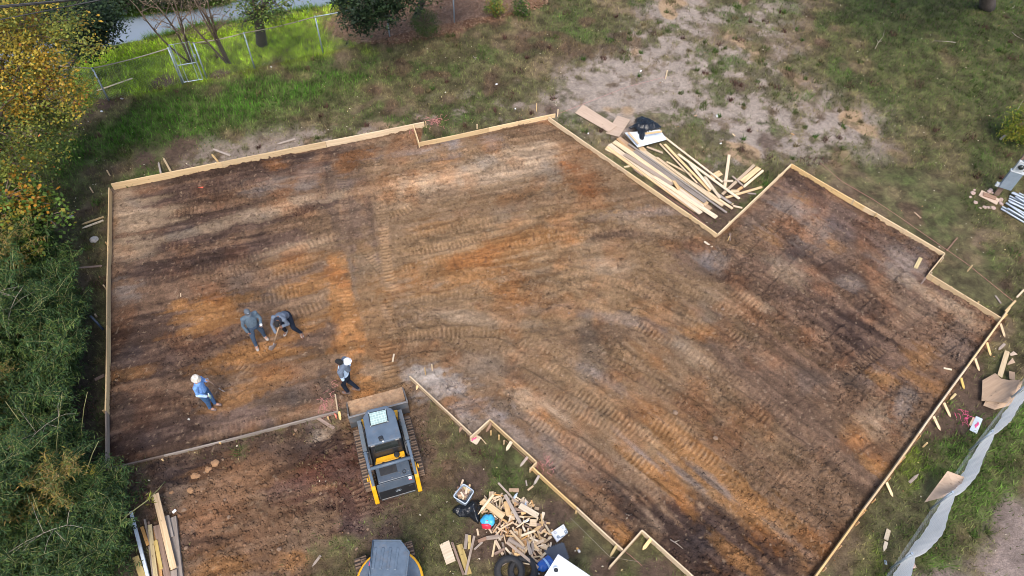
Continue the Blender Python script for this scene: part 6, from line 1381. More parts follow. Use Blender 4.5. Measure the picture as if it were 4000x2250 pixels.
# engine deck, hood, rear door
deck = MB().prism([(-.39, -.62), (.40, -.62), (.40, -.45), (-.33, -.45)], .90, 1.08).build('engine_deck', Yp, ldr, bevel=.02)
MB().lathe([(.075, 0), (.075, .05), (.06, .065), (.01, .068)], (.20, -.52, 1.08), 18).build('filler_cap', K, deck)
for (x, y) in ((-.18, -.64), (.25, -.63)):
    MB().box((x, y, 1.085), (.07, .05, .022)).build('hinge', K, deck, bevel=.006)
hood = MB().xprism([(-.62, .55), (-.62, 1.075), (-1.12, 1.015), (-1.12, .55)], -.41, .45).build('hood', M['hood_dark'], ldr, bevel=.018)
MB().box((-.02, -.665, 1.068), (.60, .055, .02), Matrix.Rotation(-.12, 3, 'X')).build('hood_slot', K, hood, bevel=.005)
gr = MB().box((-.10, -.85, 1.046), (.44, .21, .02), Matrix.Rotation(.12, 3, 'X')).build('grille', K, hood, bevel=.004)
sl = MB()
for i in range(13): sl.box((-.30 + .4 * i / 12, -.85, 1.058), (.010, .20, .010), Matrix.Rotation(.12, 3, 'X'))
sl.build('grille_bars', M['rubber'], gr)
MB().lathe([(.05, 0), (.05, .03), (.036, .03), (.036, .0)], (.28, -1.0, 1.02), 16).build('exhaust_ring', K, hood)
bz = MB()
for (x, y) in ((-.38, -.7), (-.38, -1.06), (-.05, -1.06), (.15, -.98), (.36, -.72), (.38, -1.0), (.2, -1.04), (.34, -.93), (.1, -.68), (.02, -.70)): bz.ball((x, y, 1.078 + (y + .62) * .12), .011, 8, 4)
tag(bz.build('hood_bolts', M['worn_steel'], hood), kind='stuff')
door = MB().xprism([(-1.125, .34), (-1.125, .99), (-1.21, .86), (-1.25, .80), (-1.275, .36)], -.475, .485).build('rear_door', M['hood_dark'], ldr, bevel=.02)
MB().xprism([(-1.235, .79), (-1.2545, .79), (-1.280, .37), (-1.26, .37)], -.455, .465).build('rear_panel', K, door, bevel=.008)
MB().xprism([(-1.10, .24), (-1.10, .345), (-1.29, .345), (-1.27, .24)], -.45, .46).build('bumper', M['bucket_steel'], ldr, bevel=.02)
for (x, z) in ((.36, .70), (-.37, .46)): MB().box((x, -1.268 + (z - .4) * -.0 + .012, z), (.10, .03, .05)).build('door_latch', K, door, bevel=.006)
# maker's emblem on the rear panel: outlined plate with a leaping animal
def on_panel(x, z): return (x, -1.2583 - (.79 - z) * .0607 - .004, z)
em = MB(); fr = [(-.07, -.022), (-.055, -.034), (.055, -.034), (.07, -.022), (.07, .022), (.055, .034), (-.055, .034), (-.07, .022), (-.07, -.022)]
em.tube([on_panel(.03 + p[0], .64 + p[1]) for p in fr], .004, 5)
an = [(-.05, -.004), (-.03, .004), (-.01, .010), (.014, .010), (.024, .018), (.034, .024), (.040, .018), (.048, .014), (.040, .010), (.034, .004), (.036, -.008), (.050, -.014), (.046, -.018), (.028, -.012), (.018, -.002), (-.008, -.002), (-.026, -.012), (-.052, -.022), (-.054, -.018), (-.032, -.006), (-.044, -.002)]
em.add([on_panel(.03 + p[0] * 1.05, .64 + p[1] * 1.1) for p in an], [tuple(range(len(an)))])
em.build('maker_emblem', M['steel'], door)
MB().box((.385, -1.165, .935), (.075, .003, .09), Matrix.Rotation(-.60, 3, 'X')).build('warning_label', M['white_plastic'], door)
MB().box((.385, -1.190, .900), (.075, .004, .025), Matrix.Rotation(-.60, 3, 'X')).build('warning_stripe', M['red'], door)
for sx in (-1, 1):
    up_ = MB().xprism([(-.72, .50), (-.78, .98), (-1.00, 1.02), (-1.16, .84), (-1.37, .40), (-1.34, .30), (-1.05, .34)], sx * .56 - .055, sx * .56 + .055).build('rear_upright', Yp, ldr, bevel=.015)
    MB().lathe([(.03, -.02), (.055, -.015), (.055, .015), (.03, .02)], (sx * .655, -.88, .90), 16, 'x').build('pivot_pin', Yp, up_, bevel=.004)
    MB().box((sx * .62, -1.05, .80), (.012, .09, .06)).build('tail_lamp', M['red'], up_)
    # lift arm: front beam, knee and rear link in one bent box section
    arm = MB()
    def beam(a, b, w, h):
        a, b = Vector(a), Vector(b); arm.box((a + b) / 2, (w, (b - a).length, h), Matrix((Vector((1, 0, 0)), (b - a).normalized(), Vector((1, 0, 0)).cross((b - a).normalized()))).transposed())
    X = sx * .545
    beam((X, .70, 1.02), (X, -.42, 1.30), .115, .20); beam((X, .92, .42), (X, .66, 1.04), .105, .17)
    a_ = arm.build('lift_arm', M['arm_grey'], ldr, bevel=.02)
    arm = MB(); beam((X, -.36, 1.38), (X, -.84, 1.32), .075, .14); beam((X, -.80, 1.34), (X, -1.06, .90), .075, .14)
    arm.build('rear_link', D, ldr, bevel=.018)
    arm = MB(); beam((X, -.45, 1.22), (X, -1.0, .88), .05, .08); arm.build('lower_link', K, ldr, bevel=.01)
    for y in (-.38,): MB().lathe([(.02, -.075), (.04, -.07), (.04, .07), (.02, .075)], (X, y, 1.38), 14, 'x').build('link_pin', K, ldr)
    MB().tube([(sx * .47, -.40, .72), (sx * .47, .12, .98)], .045, 10).build('lift_cylinder', K, ldr)
    MB().tube([(sx * .47, .12, .98), (sx * .47, .40, 1.10)], .022, 8).build('cylinder_rod', M['steel'], ldr)
    MB().tube([(sx * .30, .62, 1.00), (sx * .30, .98, .50)], .035, 8).build('tilt_cylinder', K, ldr)
    MB().tube([(sx * .50, .62, 1.17), (sx * .46, .40, 1.24), (sx * .47, .0, 1.20), (sx * .48, -.3, 1.26)], .014, 6).build('hydraulic_hose', M['rubber'], ldr, smooth=True)
MB().tube([(-.56, -.82, 1.345), (.56, -.82, 1.345)], .045, 14).build('cross_tube', D, ldr, smooth=True)
MB().box((0, .96, .42), (1.02, .12, .38)).build('quick_coupler', Yp, ldr, bevel=.03)
MB().box((.42, .80, .62), (.22, .14, .16)).build('coupler_bracket', Yp, ldr, bevel=.03)
MB().box((-.42, .80, .62), (.22, .14, .16)).build('coupler_bracket', Yp, ldr, bevel=.03)
bk = MB()
prof = [(1.92, .035), (1.20, .03), (1.10, .08), (1.06, .20), (1.08, .42), (1.16, .585), (1.20, .58), (1.13, .42), (1.11, .22), (1.15, .11), (1.22, .065), (1.92, .06)]
bk.xprism(prof, -.81, .81)
side = [(1.10, .06), (1.06, .20), (1.08, .42), (1.16, .585), (1.30, .56), (1.55, .35), (1.90, .09), (1.92, .035), (1.20, .03)]
for sx in (-1, 1): bk.xprism(side, sx * .815 - .012, sx * .815 + .012)
bko = bk.build('bucket', M['bucket_steel'], ldr, bevel=.006, seg=1)
MB().box((0, 1.90, .055), (1.63, .12, .022)).build('cutting_edge', M['worn_steel'], bko, bevel=.004)
MB().box((0, 1.178, .588), (1.63, .05, .02)).build('bucket_rim', M['worn_steel'], bko, bevel=.005)
for sx in (-1, 1): MB().xprism([(1.14, .59), (1.30, .565), (1.56, .355), (1.90, .10), (1.90, .085), (1.55, .335), (1.29, .545), (1.14, .572)], sx * .815 - .018, sx * .815 + .018).build('bucket_rim', M['worn_steel'], bko)
# soil carried in the bucket
n_ = 28; xs_ = np.linspace(-.79, .79, n_ * 2); ys_ = np.linspace(1.125, 1.93, n_)
X, Y = np.meshgrid(xs_, ys_); nz_ = fbm(X.ravel() * 6, Y.ravel() * 6, 77, 3)
slope = np.interp(Y.ravel(), [1.125, 1.2, 1.5, 1.93], [.47, .35, .19, .12]); Z = slope + .05 * (nz_ - .4) + .03 * vnoise(X.ravel() * 18, Y.ravel() * 18, 5)
ii = np.arange(X.size).reshape(X.shape); q = np.stack([ii[:-1, :-1].ravel(), ii[:-1, 1:].ravel(), ii[1:, 1:].ravel(), ii[1:, :-1].ravel()], 1)
so = mesh_np('bucket_soil', np.stack([X.ravel(), Y.ravel(), Z], 1), q, M['mud'], None, bko, 4, True); so['kind'] = 'stuff'

# ---- the second machine: mini excavator under a ribbed canopy, half out of the picture
exc = empty('mini_excavator', (-2.65, 4.89, 0), math.radians(20), 'yellow mini excavator under a ribbed charcoal canopy at the bottom edge', 'excavator')
for sx in (-1, 1):
    crawler(exc, sx * .575, .31, (.72, .25), (-.72, .25), .245, .245, .10)
MB().box((0, 0, .36), (.85, 1.1, .22)).build('undercarriage', K, exc, bevel=.03)
MB().lathe([(.32, .45), (.32, .56)], (0, 0, 0), 24).build('slew_ring', K, exc)
a0 = math.radians(-20 + 0)
def hpt(r, deg): a = math.radians(deg); return (r * math.cos(a), r * math.sin(a))
ring = [hpt(.80, d) for d in range(-25, 206, 11)] + [(-.62, -.75), (.62, -.75)]
house = MB().prism(ring, .56, .92).build('house', Yp, exc, bevel=.05, seg=3)
inner = [hpt(.74, d) for d in range(-20, 201, 11)] + [(-.60, -.72), (.60, -.72)]
MB().prism(inner, .915, .935).build('deck_plate', D, house, bevel=.01)
MB().box((-.50, -.28, .96), (.42, .60, .08)).build('step_box', D, house, bevel=.03)
MB().box((-.47, .07, .937), (.50, .012, .012)).build('panel_seam', K, house)
MB().ball((-.58, .18, .94), .02, 8, 5).build('deck_bolt', M['white_plastic'], house)
MB().xprism([(.70, .62), (.78, .66), (.77, .86), (.70, .9)], -.3, .3).build('counterweight_lip', Yp, house, bevel=.02)
# canopy (turned a little against the tracks)
cz = empty('canopy', (0, 0, 0)); cz.parent = exc
def toloc(wx, wy):
    dx, dy = wx + 2.65, wy - 4.89; c, s = math.cos(math.radians(20)), math.sin(math.radians(20)); return (c * dx + s * dy, -s * dx + c * dy)
rp = [toloc(*p) for p in ((-2.96, 5.46), (-2.33, 5.48), (-2.10, 5.22), (-2.12, 4.15), (-2.93, 4.12))]
roof2 = MB().prism(rp[::-1], 2.08, 2.15).build('canopy_roof', D, exc, bevel=.03, seg=3)
bpy.data.objects.remove(cz)
cen = Vector((sum(p[0] for p in rp) / 5, sum(p[1] for p in rp) / 5))
rim = [(cen.x + (p[0] - cen.x) * .97, cen.y + (p[1] - cen.y) * .98, 2.155) for p in rp]
MB().tube(rim + [rim[0]], .022, 8).build('canopy_rim', D, roof2, smooth=True)
for i in range(4):
    p0 = toloc(-2.865 + .165 * i, 5.30); p1 = toloc(-2.875 + .165 * i, 4.82)
    d = Vector((p1[0] - p0[0], p1[1] - p0[1])); c = ((p0[0] + p1[0]) / 2, (p0[1] + p1[1]) / 2, 2.156)
    MB().box(c, (d.length, .062, .026), Matrix.Rotation(math.atan2(d.y, d.x), 3, 'Z')).build('roof_rib', D, roof2, bevel=.012, seg=2)
fl = [toloc(*p) for p in ((-2.95, 5.50), (-2.34, 5.52), (-2.30, 5.46), (-2.97, 5.44))]
MB().prism(fl[::-1], 1.98, 2.07).build('roof_lip', K, roof2, bevel=.015)
for p in ((-2.88, 5.36), (-2.36, 5.38), (-2.88, 4.22), (-2.20, 4.22)):
    q = toloc(*p); MB().tube([(q[0], q[1], .9), (q[0], q[1], 2.1)], .03, 8).build('canopy_post', K, exc)
q = toloc(-2.42, 4.75)
seat = MB().box((q[0], q[1], 1.12), (.44, .42, .10)).build('seat', M['rubber'], exc, bevel=.04)
MB().box((q[0], q[1] + .22, 1.36), (.42, .09, .42)).build('seat_back', M['rubber'], seat, bevel=.04)
q = toloc(-2.04, 4.72)
MB().tube([(q[0], q[1] - .2, .95), (q[0] + .02, q[1] - .19, 1.30), (q[0], q[1] - .02, 1.42), (q[0] - .06, q[1] + .1, 1.30), (q[0] - .06, q[1] + .12, .95)], .032, 8).build('grab_rail', M['tote'], exc, smooth=True)
for sx in (-1, 1):
    MB().tube([(q[0] - .25 * (sx + 1), q[1] - .3, .95), (q[0] - .25 * (sx + 1), q[1] - .32, 1.28)], .018, 6).build('control_lever', K, exc)
bm_ = MB(); bm_.box((0, -1.3, 1.35), (.16, 1.7, .24), Matrix.Rotation(math.radians(-38), 3, 'X')); bm_.build('boom', Yp, exc, bevel=.03)
bm_ = MB(); bm_.box((0, -2.25, 1.25), (.13, .24, 1.4), Matrix.Rotation(math.radians(14), 3, 'X')); bm_.build('dipper_arm', Yp, exc, bevel=.03)
MB().xprism([(-2.3, .62), (-2.62, .55), (-2.75, .25), (-2.5, .05), (-2.15, .1), (-2.4, .3)], -.2, .2).build('digging_bucket', M['bucket_steel'], exc, bevel=.01)
MB().xprism([(-1.15, .05), (-1.10, .38), (-1.06, .38), (-1.10, .05)], -.70, .70).build('dozer_blade', M['bucket_steel'], exc, bevel=.01)
q = toloc(-3.13, 5.32)
o = MB().tube([(-3.17, 5.24, .96), (-3.14, 5.31, 1.0), (-3.10, 5.40, .97), (-3.08, 5.44, .98)], [.02, .032, .03, .012], 7).build('pink_tape', M['pink'], smooth=True)
tag(o, 'crumpled pink marking tape lying on the excavator deck', 'tape')
# ------------------------------------------------------------------ the four workers
SK = {}
def skin(name, c): return paint(name, c, .55, 0, 0)
def person(loc, face, J, label, skin_c, shirt, trousers, shoes, heavy=1.0, hair=None, sleeves=1.0, legs=1.0):
    """J: joints in metres, x to the person's right, y forwards, z up; face: heading in degrees from +X"""
    J = {k: ((v[0] * .93, v[1], v[2]) if k[:2] in ('sh', 'el', 'ha') else v) for k, v in J.items()}
    SCL = .95
    root = empty('person', (loc[0], loc[1], hz(loc[0], loc[1])), math.radians(face - 90), label, 'person'); root.scale = (SCL, SCL, SCL)
    J = {k: Vector(v) for k, v in J.items()}
    hv = heavy
    up_h = (J['head'] - J['neck']).normalized()
    fwd = Vector(J.get('look', (0, 1, 0))); fwd = (fwd - up_h * fwd.dot(up_h)).normalized(); rgt = fwd.cross(up_h)
    def hp(x, y, z): return J['head'] + rgt * x + fwd * y + up_h * z
    def torso(m, k=1.0):
        side = (J['shR'] - J['shL']).normalized()
        m.tube([J['pelvis'] - (J['chest'] - J['pelvis']).normalized() * .10, J['pelvis'], J['pelvis'].lerp(J['chest'], .5), J['chest'], J['chest'].lerp(J['neck'], .65), J['neck']],
               [(.10 * k * hv, .08 * k * hv), (.150 * k * hv, .115 * k * hv), (.140 * k * hv * hv, .112 * k * hv * hv), (.155 * k * hv, .115 * k * hv), (.135 * k, .095 * k), (.065 * k, .06 * k)], 14, side)
        for s in 'LR': m.capsule(J['chest'].lerp(J['neck'], .55), J['sh' + s], .075 * k, .068 * k)
    def arm(m, s, k=1.0, end=1.0, wrist=.030):
        m.capsule(J['sh' + s], J['el' + s], .053 * k, .041 * k)
        if end > .5: m.capsule(J['el' + s], J['el' + s].lerp(J['ha' + s], .86 * end), .040 * k, wrist * k)
    def leg(m, s, k=1.0, end=1.0):
        m.capsule(J['hip' + s], J['kn' + s], .084 * k * (hv * .5 + .5), .062 * k)
        m.capsule(J['kn' + s], J['kn' + s].lerp(J['an' + s], end), .060 * k, .042 * k)
    # the body: one continuous surface
    b = MB(); torso(b)
    for s in 'LR':
        arm(b, s); leg(b, s)
        b.capsule(J['an' + s], J['toe' + s], .045, .035)
        el, ha = J['el' + s], J['ha' + s]
        d = (ha - el).normalized(); pd = Vector(J.get('palm' + s, (0, 0, -1))); pd = (pd - d * pd.dot(d)).normalized(); sdv = d.cross(pd)
        tsign = 1 if s == 'L' else -1
        w0 = el.lerp(ha, .86)
        b.tube([w0, ha, ha + d * .045], [(.030, .022), (.044, .020), (.042, .016)], 10, sdv)
        curl = J.get('curl' + s, .5)
        if isinstance(curl, Vector): curl = .5
        cv = curl if not hasattr(curl, 'x') else .5
        for fi, (off, ln) in enumerate(((-.031, .068), (-.010, .078), (.011, .074), (.031, .058))):
            p0 = ha + d * .035 + sdv * off; p1 = p0 + (d + pd * .35).normalized() * ln * .45; p2 = p1 + (d * .55 + pd).normalized() * ln * .32; p3 = p2 + (pd - d * .2).normalized() * ln * .25
            b.tube([p0, p1, p2, p3], [.0105, .010, .0095, .008], 7)
        t0 = ha - d * .005 + sdv * tsign * .030; t1 = t0 + (sdv * tsign * .8 + d * .5 + pd * .4).normalized() * .038; t2 = t1 + (d * .8 + pd * .5).normalized() * .030
        b.tube([t0, t1, t2], [.014, .012, .010], 7)
    b.capsule(J['neck'] - up_h * .05, J['head'] - up_h * .06, .058, .055)
    # head with jaw, nose, ears, brow
    n0 = len(b.v); b.ball((0, 0, 0), (.076, .096, .112), 16, 12)
    for i in range(n0, len(b.v)):
        v = Vector(b.v[i]); k = 1 - .22 * max(0, -v.z / .112) ; b.v[i] = tuple(hp(v.x * k, v.y * (k * .5 + .5) + .012, v.z))
    b.capsule(hp(0, .085, -.062), hp(0, .055, -.085), .030, .030)
    b.capsule(hp(0, .104, .018), hp(0, .122, -.022), .011, .017)
    b.capsule(hp(-.030, .098, -.058), hp(.030, .098, -.058), .010)
    b.capsule(hp(-.045, .092, .030), hp(.045, .092, .030), .014)
    for s in (-1, 1): b.capsule(hp(s * .080, -.005, .020), hp(s * .078, -.010, -.025), .016, .012)
    body = b.build('body', skin_c, root, smooth=True)
    bake_voxel(body, .0075, 3, .45)
    for s in (-1, 1):
        e = MB().ball(hp(s * .031, .098, .008), .013, 10, 6).build('eye', M['white_plastic'], body, smooth=True)
        MB().ball(hp(s * .031, .109, .007), .006, 8, 5).build('pupil', M['black'], body, smooth=True)
    # clothes follow the limbs, a little larger than the body
    m = MB(); torso(m, 1.10)
    for s in 'LR': arm(m, s, 1.24, sleeves, .044)
    sh = m.build('shirt', shirt, root, smooth=True); bake_voxel(sh, .014, 3, .6)
    m = MB()
    side = (J['hipR'] - J['hipL']).normalized(); upv = (J['chest'] - J['pelvis']).normalized()
    m.tube([J['pelvis'] - upv * .14, J['pelvis'] - upv * .05, J['pelvis'] + upv * .07], [(.12 * hv, .10 * hv), (.175 * hv, .135 * hv), (.170 * hv, .130 * hv)], 14, side)
    for s in 'LR': leg(m, s, 1.22, legs)
    tr = m.build('trousers', trousers, root, smooth=True); bake_voxel(tr, .014, 3, .6)
    for s in 'LR':
        an, toe = J['an' + s], J['toe' + s]; d = (toe - an); d.z = 0; d.normalize()
        f = MB(); heel = Vector((an.x, an.y, .055)) - d * .055; tip = Vector((an.x, an.y, .045)) + d * .185
        f.tube([heel - d * .02, heel, heel.lerp(tip, .45), heel.lerp(tip, .8), tip], [(.02, .02), (.046, .055), (.050, .050), (.054, .042), (.030, .028)], 12, d.cross(Vector((0, 0, 1))))
        f.capsule(Vector((an.x, an.y, .06)), an.lerp(J['kn' + s], .18), .055, .052)
        sh_ = f.build('boot', shoes, root, smooth=True); bake_voxel(sh_, .012, 2, .7)
    return root, hp, J, body

def hair_cap(root, hp, mat, name='hair', top=1.0):
    h = MB()
    h.ball((0, 0, 0), (.086, .104, .112), 18, 12)
    h.v = [tuple(hp(v[0], v[1] - .010 - (.02 if v[2] < 0 else 0), max(v[2], -.06) + .022 if v[1] < .03 else max(v[2], .055) + .022)) for v in h.v]
    o = h.build(name, mat, root, smooth=True)
    return o

def ballcap(root, hp, mat, badge=False):
    h = MB(); h.ball((0, 0, 0), (.092, .108, .085), 20, 12)
    h.v = [tuple(hp(v[0], v[1] + .004, max(v[2], 0) + .045)) for v in h.v]
    c = h.build('cap', mat, root, smooth=True)
    br = MB(); n = 12; vs = []
    for i in range(n + 1):
        a = math.pi * i / n
        vs += [tuple(hp(.088 * math.cos(a), .060 + .055 * math.sin(a), .050)), tuple(hp(.092 * math.cos(a), .075 + .125 * math.sin(a), .032 + .010 * math.sin(a)))]
    o = br.add(vs, [(2 * i, 2 * i + 2, 2 * i + 3, 2 * i + 1) for i in range(n)]).build('brim', mat, c, smooth=True)
    s = o.modifiers.new('t', 'SOLIDIFY'); s.thickness = .006
    if badge:
        MB().ball(hp(0, .098, .092), (.022, .012, .016), 12, 6).build('badge', M['tote'], c, smooth=True)
    return c

brown = skin('brown_skin', (.16, .075, .045)); tan = skin('tan_skin', (.36, .19, .13))
blue_shirt = cloth('light_blue_cloth', (.17, .33, .66)); pale_blue = cloth('pale_sleeve', (.38, .52, .74)); denim = cloth('blue_denim', (.055, .125, .26), (.12, .18, .30))
grey_shirt = cloth('slate_cloth', (.105, .145, .185)); dark_denim = cloth('dark_denim', (.055, .085, .135), (.10, .13, .17))
hoodie = cloth('grey_hoodie', (.135, .165, .215), (.08, .095, .125)); navy = cloth('navy_trousers', (.012, .018, .032)); black_vest = cloth('black_vest', (.025, .03, .045))
tee = cloth('pale_blue_tee', (.52, .66, .82)); boots = paint('dusty_boots', (.34, .31, .28), .85, 0, .4, (.22, .15, .11), 9); boots2 = paint('brown_boots', (.13, .09, .08), .85, 0, .4, (.25, .17, .13), 9)
white_cloth = cloth('cream_hat_cloth', (.60, .55, .47)); hair_m = paint('black_hair', (.012, .011, .011), .9, 0, 0, bump=.8); cap_grey = paint('grey_cap', (.09, .105, .125), .85); handle_m = wood('shovel_wood', (.42, .29, .18), (.3, .2, .12)); spade = paint('worn_spade', (.27, .235, .225), .6, .15, .3)

def shovel(top, tip, label, handle=None, roll=0.0):
    """long handled round point shovel: handle end top, blade tip tip"""
    top, tip = Vector(top), Vector(tip); d = (tip - top).normalized(); L = (tip - top).length
    root = empty('shovel', tip, 0, label, 'shovel')
    R = frame_rot(d, (0.3, 0.2, 1)).to_4x4()
    bl = .31; s0 = -L + 0; s1 = -bl
    T = lambda x, y, z: (R @ Vector((x, y, z)))
    MB().tube([T(s0, 0, 0), T(s1 * 1.0 + -.02, 0, .0)], [.017, .019], 8).build('handle', handle or handle_m, root, smooth=True)
    MB().tube([T(s1 - .10, 0, 0), T(s1 + .06, 0, -.006)], [.022, .020], 8).build('socket', spade, root, smooth=True)
    vs = []; rows = [(s1 + .0, .115), (s1 + .05, .13), (s1 + .14, .13), (s1 + .21, .105), (s1 + .26, .06), (-.0, .008)]
    for (x, w_) in rows:
        for k in range(7): u = -1 + 2 * k / 6; vs.append(T(x, u * w_, .03 * u * u - .012))
    o = MB().add(vs, [(7 * i + k, 7 * i + k + 1, 7 * i + k + 8, 7 * i + k + 7) for i in range(len(rows) - 1) for k in range(6)]).build('blade', spade, root, smooth=True)
    s = o.modifiers.new('t', 'SOLIDIFY'); s.thickness = .005
    return root

def stand(h=1.75, lean=(0, 0), spreadx=.13, footL=0.0, footR=0.0, width=1.0):
    k = h / 1.75
    lx, ly = lean
    return dict(pelvis=(lx * .45, ly * .45, .95 * k), chest=(lx * .8, ly * .8, 1.27 * k), neck=(lx, ly, 1.50 * k), head=(lx * 1.05, ly * 1.05 + .03, 1.645 * k),
                shL=(-.19 * width + lx * .95, ly * .95, 1.42 * k), shR=(.19 * width + lx * .95, ly * .95, 1.42 * k), hipL=(-.095 + lx * .4, ly * .4, .90 * k), hipR=(.095 + lx * .4, ly * .4, .90 * k),
                knL=(-spreadx, footL * .55 + .03, .49 * k), knR=(spreadx, footR * .55 + .03, .49 * k), anL=(-spreadx * 1.1, footL, .09), anR=(spreadx * 1.1, footR, .09),
                toeL=(-spreadx * 1.25, footL + .15, .045), toeR=(spreadx * 1.25, footR + .15, .045))

# 1: man in light blue, cream bucket hat, bottle in hand, shovel resting at his far side
J = stand(1.76, footL=.06, footR=-.02, spreadx=.075, width=.92)
J.update(elR=(.23, .0, 1.14), haR=(.17, .25, 1.04), elL=(-.27, .04, 1.14), haL=(-.20, .17, 1.34), palmR=(-1, 0, -.2), palmL=(1, 0, 0), look=(.1, 1, -.25))
pA, hp, JJ, body = person((-8.365, 9.752, 0), -8, J, 'person in light blue shirt and cream bucket hat holding a bottle', tan, blue_shirt, denim, boots2, sleeves=.55)
m = MB()
for s in 'LR': m.capsule(Vector(J['el' + s]), Vector(J['el' + s]).lerp(Vector(J['ha' + s]), .84), .056, .046)
bake_voxel(m.build('sleeves', pale_blue, pA, smooth=True), .012, 3, .7)
h = MB(); prof = [(.128, .005), (.133, .0), (.126, .02), (.102, .050), (.100, .08), (.092, .125), (.06, .150), (.005, .155)]
vs = []; n = 22
for (r, z) in prof:
    for k in range(n):
        a = 2 * math.pi * k / n; vs.append(tuple(hp(r * math.cos(a) * .95, r * math.sin(a) * 1.08, z + .02 + .012 * math.sin(3 * a) * (r > .13))))
o = h.add(vs, [(i * n + k, i * n + (k + 1) % n, (i + 1) * n + (k + 1) % n, (i + 1) * n + k) for i in range(len(prof) - 1) for k in range(n)]).build('bucket_hat', white_cloth, pA, smooth=True)
s_ = o.modifiers.new('t', 'SOLIDIFY'); s_.thickness = .008
bpy.context.view_layer.update()
wp_ = pA.matrix_world @ (Vector(J['haR']) + Vector((-.02, .05, .0)))
bot = empty('water_bottle', wp_ - Vector((0, 0, .08)), 0, 'green tinged water bottle held by the person in light blue', 'bottle')
MB().lathe([(.005, 0), (.031, .004), (.031, .15), (.014, .19), (.013, .20)], (0, 0, 0), 14).build('bottle_body', paint('greenish_bottle', (.35, .55, .48), .25), bot, smooth=True)
MB().lathe([(.015, .198), (.015, .22), (.004, .221)], (0, 0, 0), 12).build('bottle_cap', M['white_plastic'], bot)
wl = pA.matrix_world @ (Vector(J['haL']) + Vector((.02, .05, 0)))
tipw = Vector((-8.166, 10.219, 0)) + Vector((0, 0, .09)); dirw = (wl - tipw).normalized()
shovel(wl + dirw * .16, tipw, 'shovel with brown handle held by the person in light blue', wood('brown_handle', (.34, .21, .14), (.22, .13, .08)))

# 2: stout man in slate long sleeves, cap, jeans
J = stand(1.74, footL=-.04, footR=.14, spreadx=.17, width=1.12)
J.update(elR=(.30, .02, 1.13), haR=(.25, .14, .88), elL=(-.29, .06, 1.15), haL=(-.20, .27, 1.12), palmR=(-1, 0, 0), palmL=(1, 0, .2), look=(0, 1, -.45))
pB, hp, JJ, body = person((-7.515, 11.972, 0), -52, J, 'stout person in slate long sleeved shirt and grey cap watching the digging', tan, grey_shirt, dark_denim, boots, heavy=1.12, sleeves=1.0)
ballcap(pB, hp, cap_grey, True)
bpy.context.view_layer.update()
wp_ = pB.matrix_world @ (Vector(J['haL']) + Vector((.02, .06, .0)))
cup = empty('paper_cup', wp_ - Vector((0, 0, .04)), 0, 'small white cup held by the stout person in slate shirt', 'cup')
MB().lathe([(.004, 0), (.028, 0), (.036, .09), (.038, .092)], (0, 0, 0), 14).build('cup_body', M['white_plastic'], cup, smooth=True)
MB().lathe([(.040, .088), (.040, .098), (.005, .1)], (0, 0, 0), 14).build('cup_lid', M['white_plastic'], cup)

# 3: man bending over a shovel, grey hoodie and dark trousers
J = dict(pelvis=(0, -.12, .90), chest=(-.02, .14, 1.19), neck=(-.03, .31, 1.28), head=(-.05, .44, 1.25), shL=(-.20, .25, 1.22), shR=(.17, .25, 1.24), hipL=(-.10, -.12, .86), hipR=(.10, -.12, .86),
         knL=(-.24, .04, .48), knR=(.13, .06, .48), anL=(-.36, -.06, .09), anR=(.13, -.02, .09), toeL=(-.46, .08, .045), toeR=(.13, .14, .045),
         elR=(.26, .34, .96), haR=(.08, .52, .78), elL=(-.27, .22, .96), haL=(-.15, .40, 1.06), palmR=(-.6, 0, -.6), palmL=(.6, 0, -.6), look=(0, .4, -1))
pC, hp, JJ, body = person((-6.692, 12.289, 0), -100, J, 'person in grey hoodie and navy trousers bent over a shovel', brown, hoodie, navy, boots, sleeves=1.0)
hair_cap(pC, hp, hair_m)
v = MB(); sdv = (Vector(J['shR']) - Vector(J['shL'])).normalized()
v.tube([Vector(J['chest']).lerp(Vector(J['neck']), .2) + Vector((0, 0, -.05)), Vector(J['neck']) + Vector((0, .02, -.03)), Vector(J['head']) + Vector((0, -.06, .02))], [(.13, .10), (.13, .11), (.11, .09)], 12, sdv)
bake_voxel(v.build('hood', black_vest, pC, smooth=True), .014, 3, .7)
bpy.context.view_layer.update()
mwC = pC.matrix_world
tipw = Vector((-7.140, 11.704, 0)) + Vector((0, 0, .0)); hA = mwC @ (Vector(J['haR']) + Vector((-.02, .03, -.03)))
dirw = (hA - tipw).normalized()
shovel(tipw + dirw * 1.32, tipw - Vector((0, 0, .03)), 'shovel with pale wooden handle digging into the soil before the bent person')

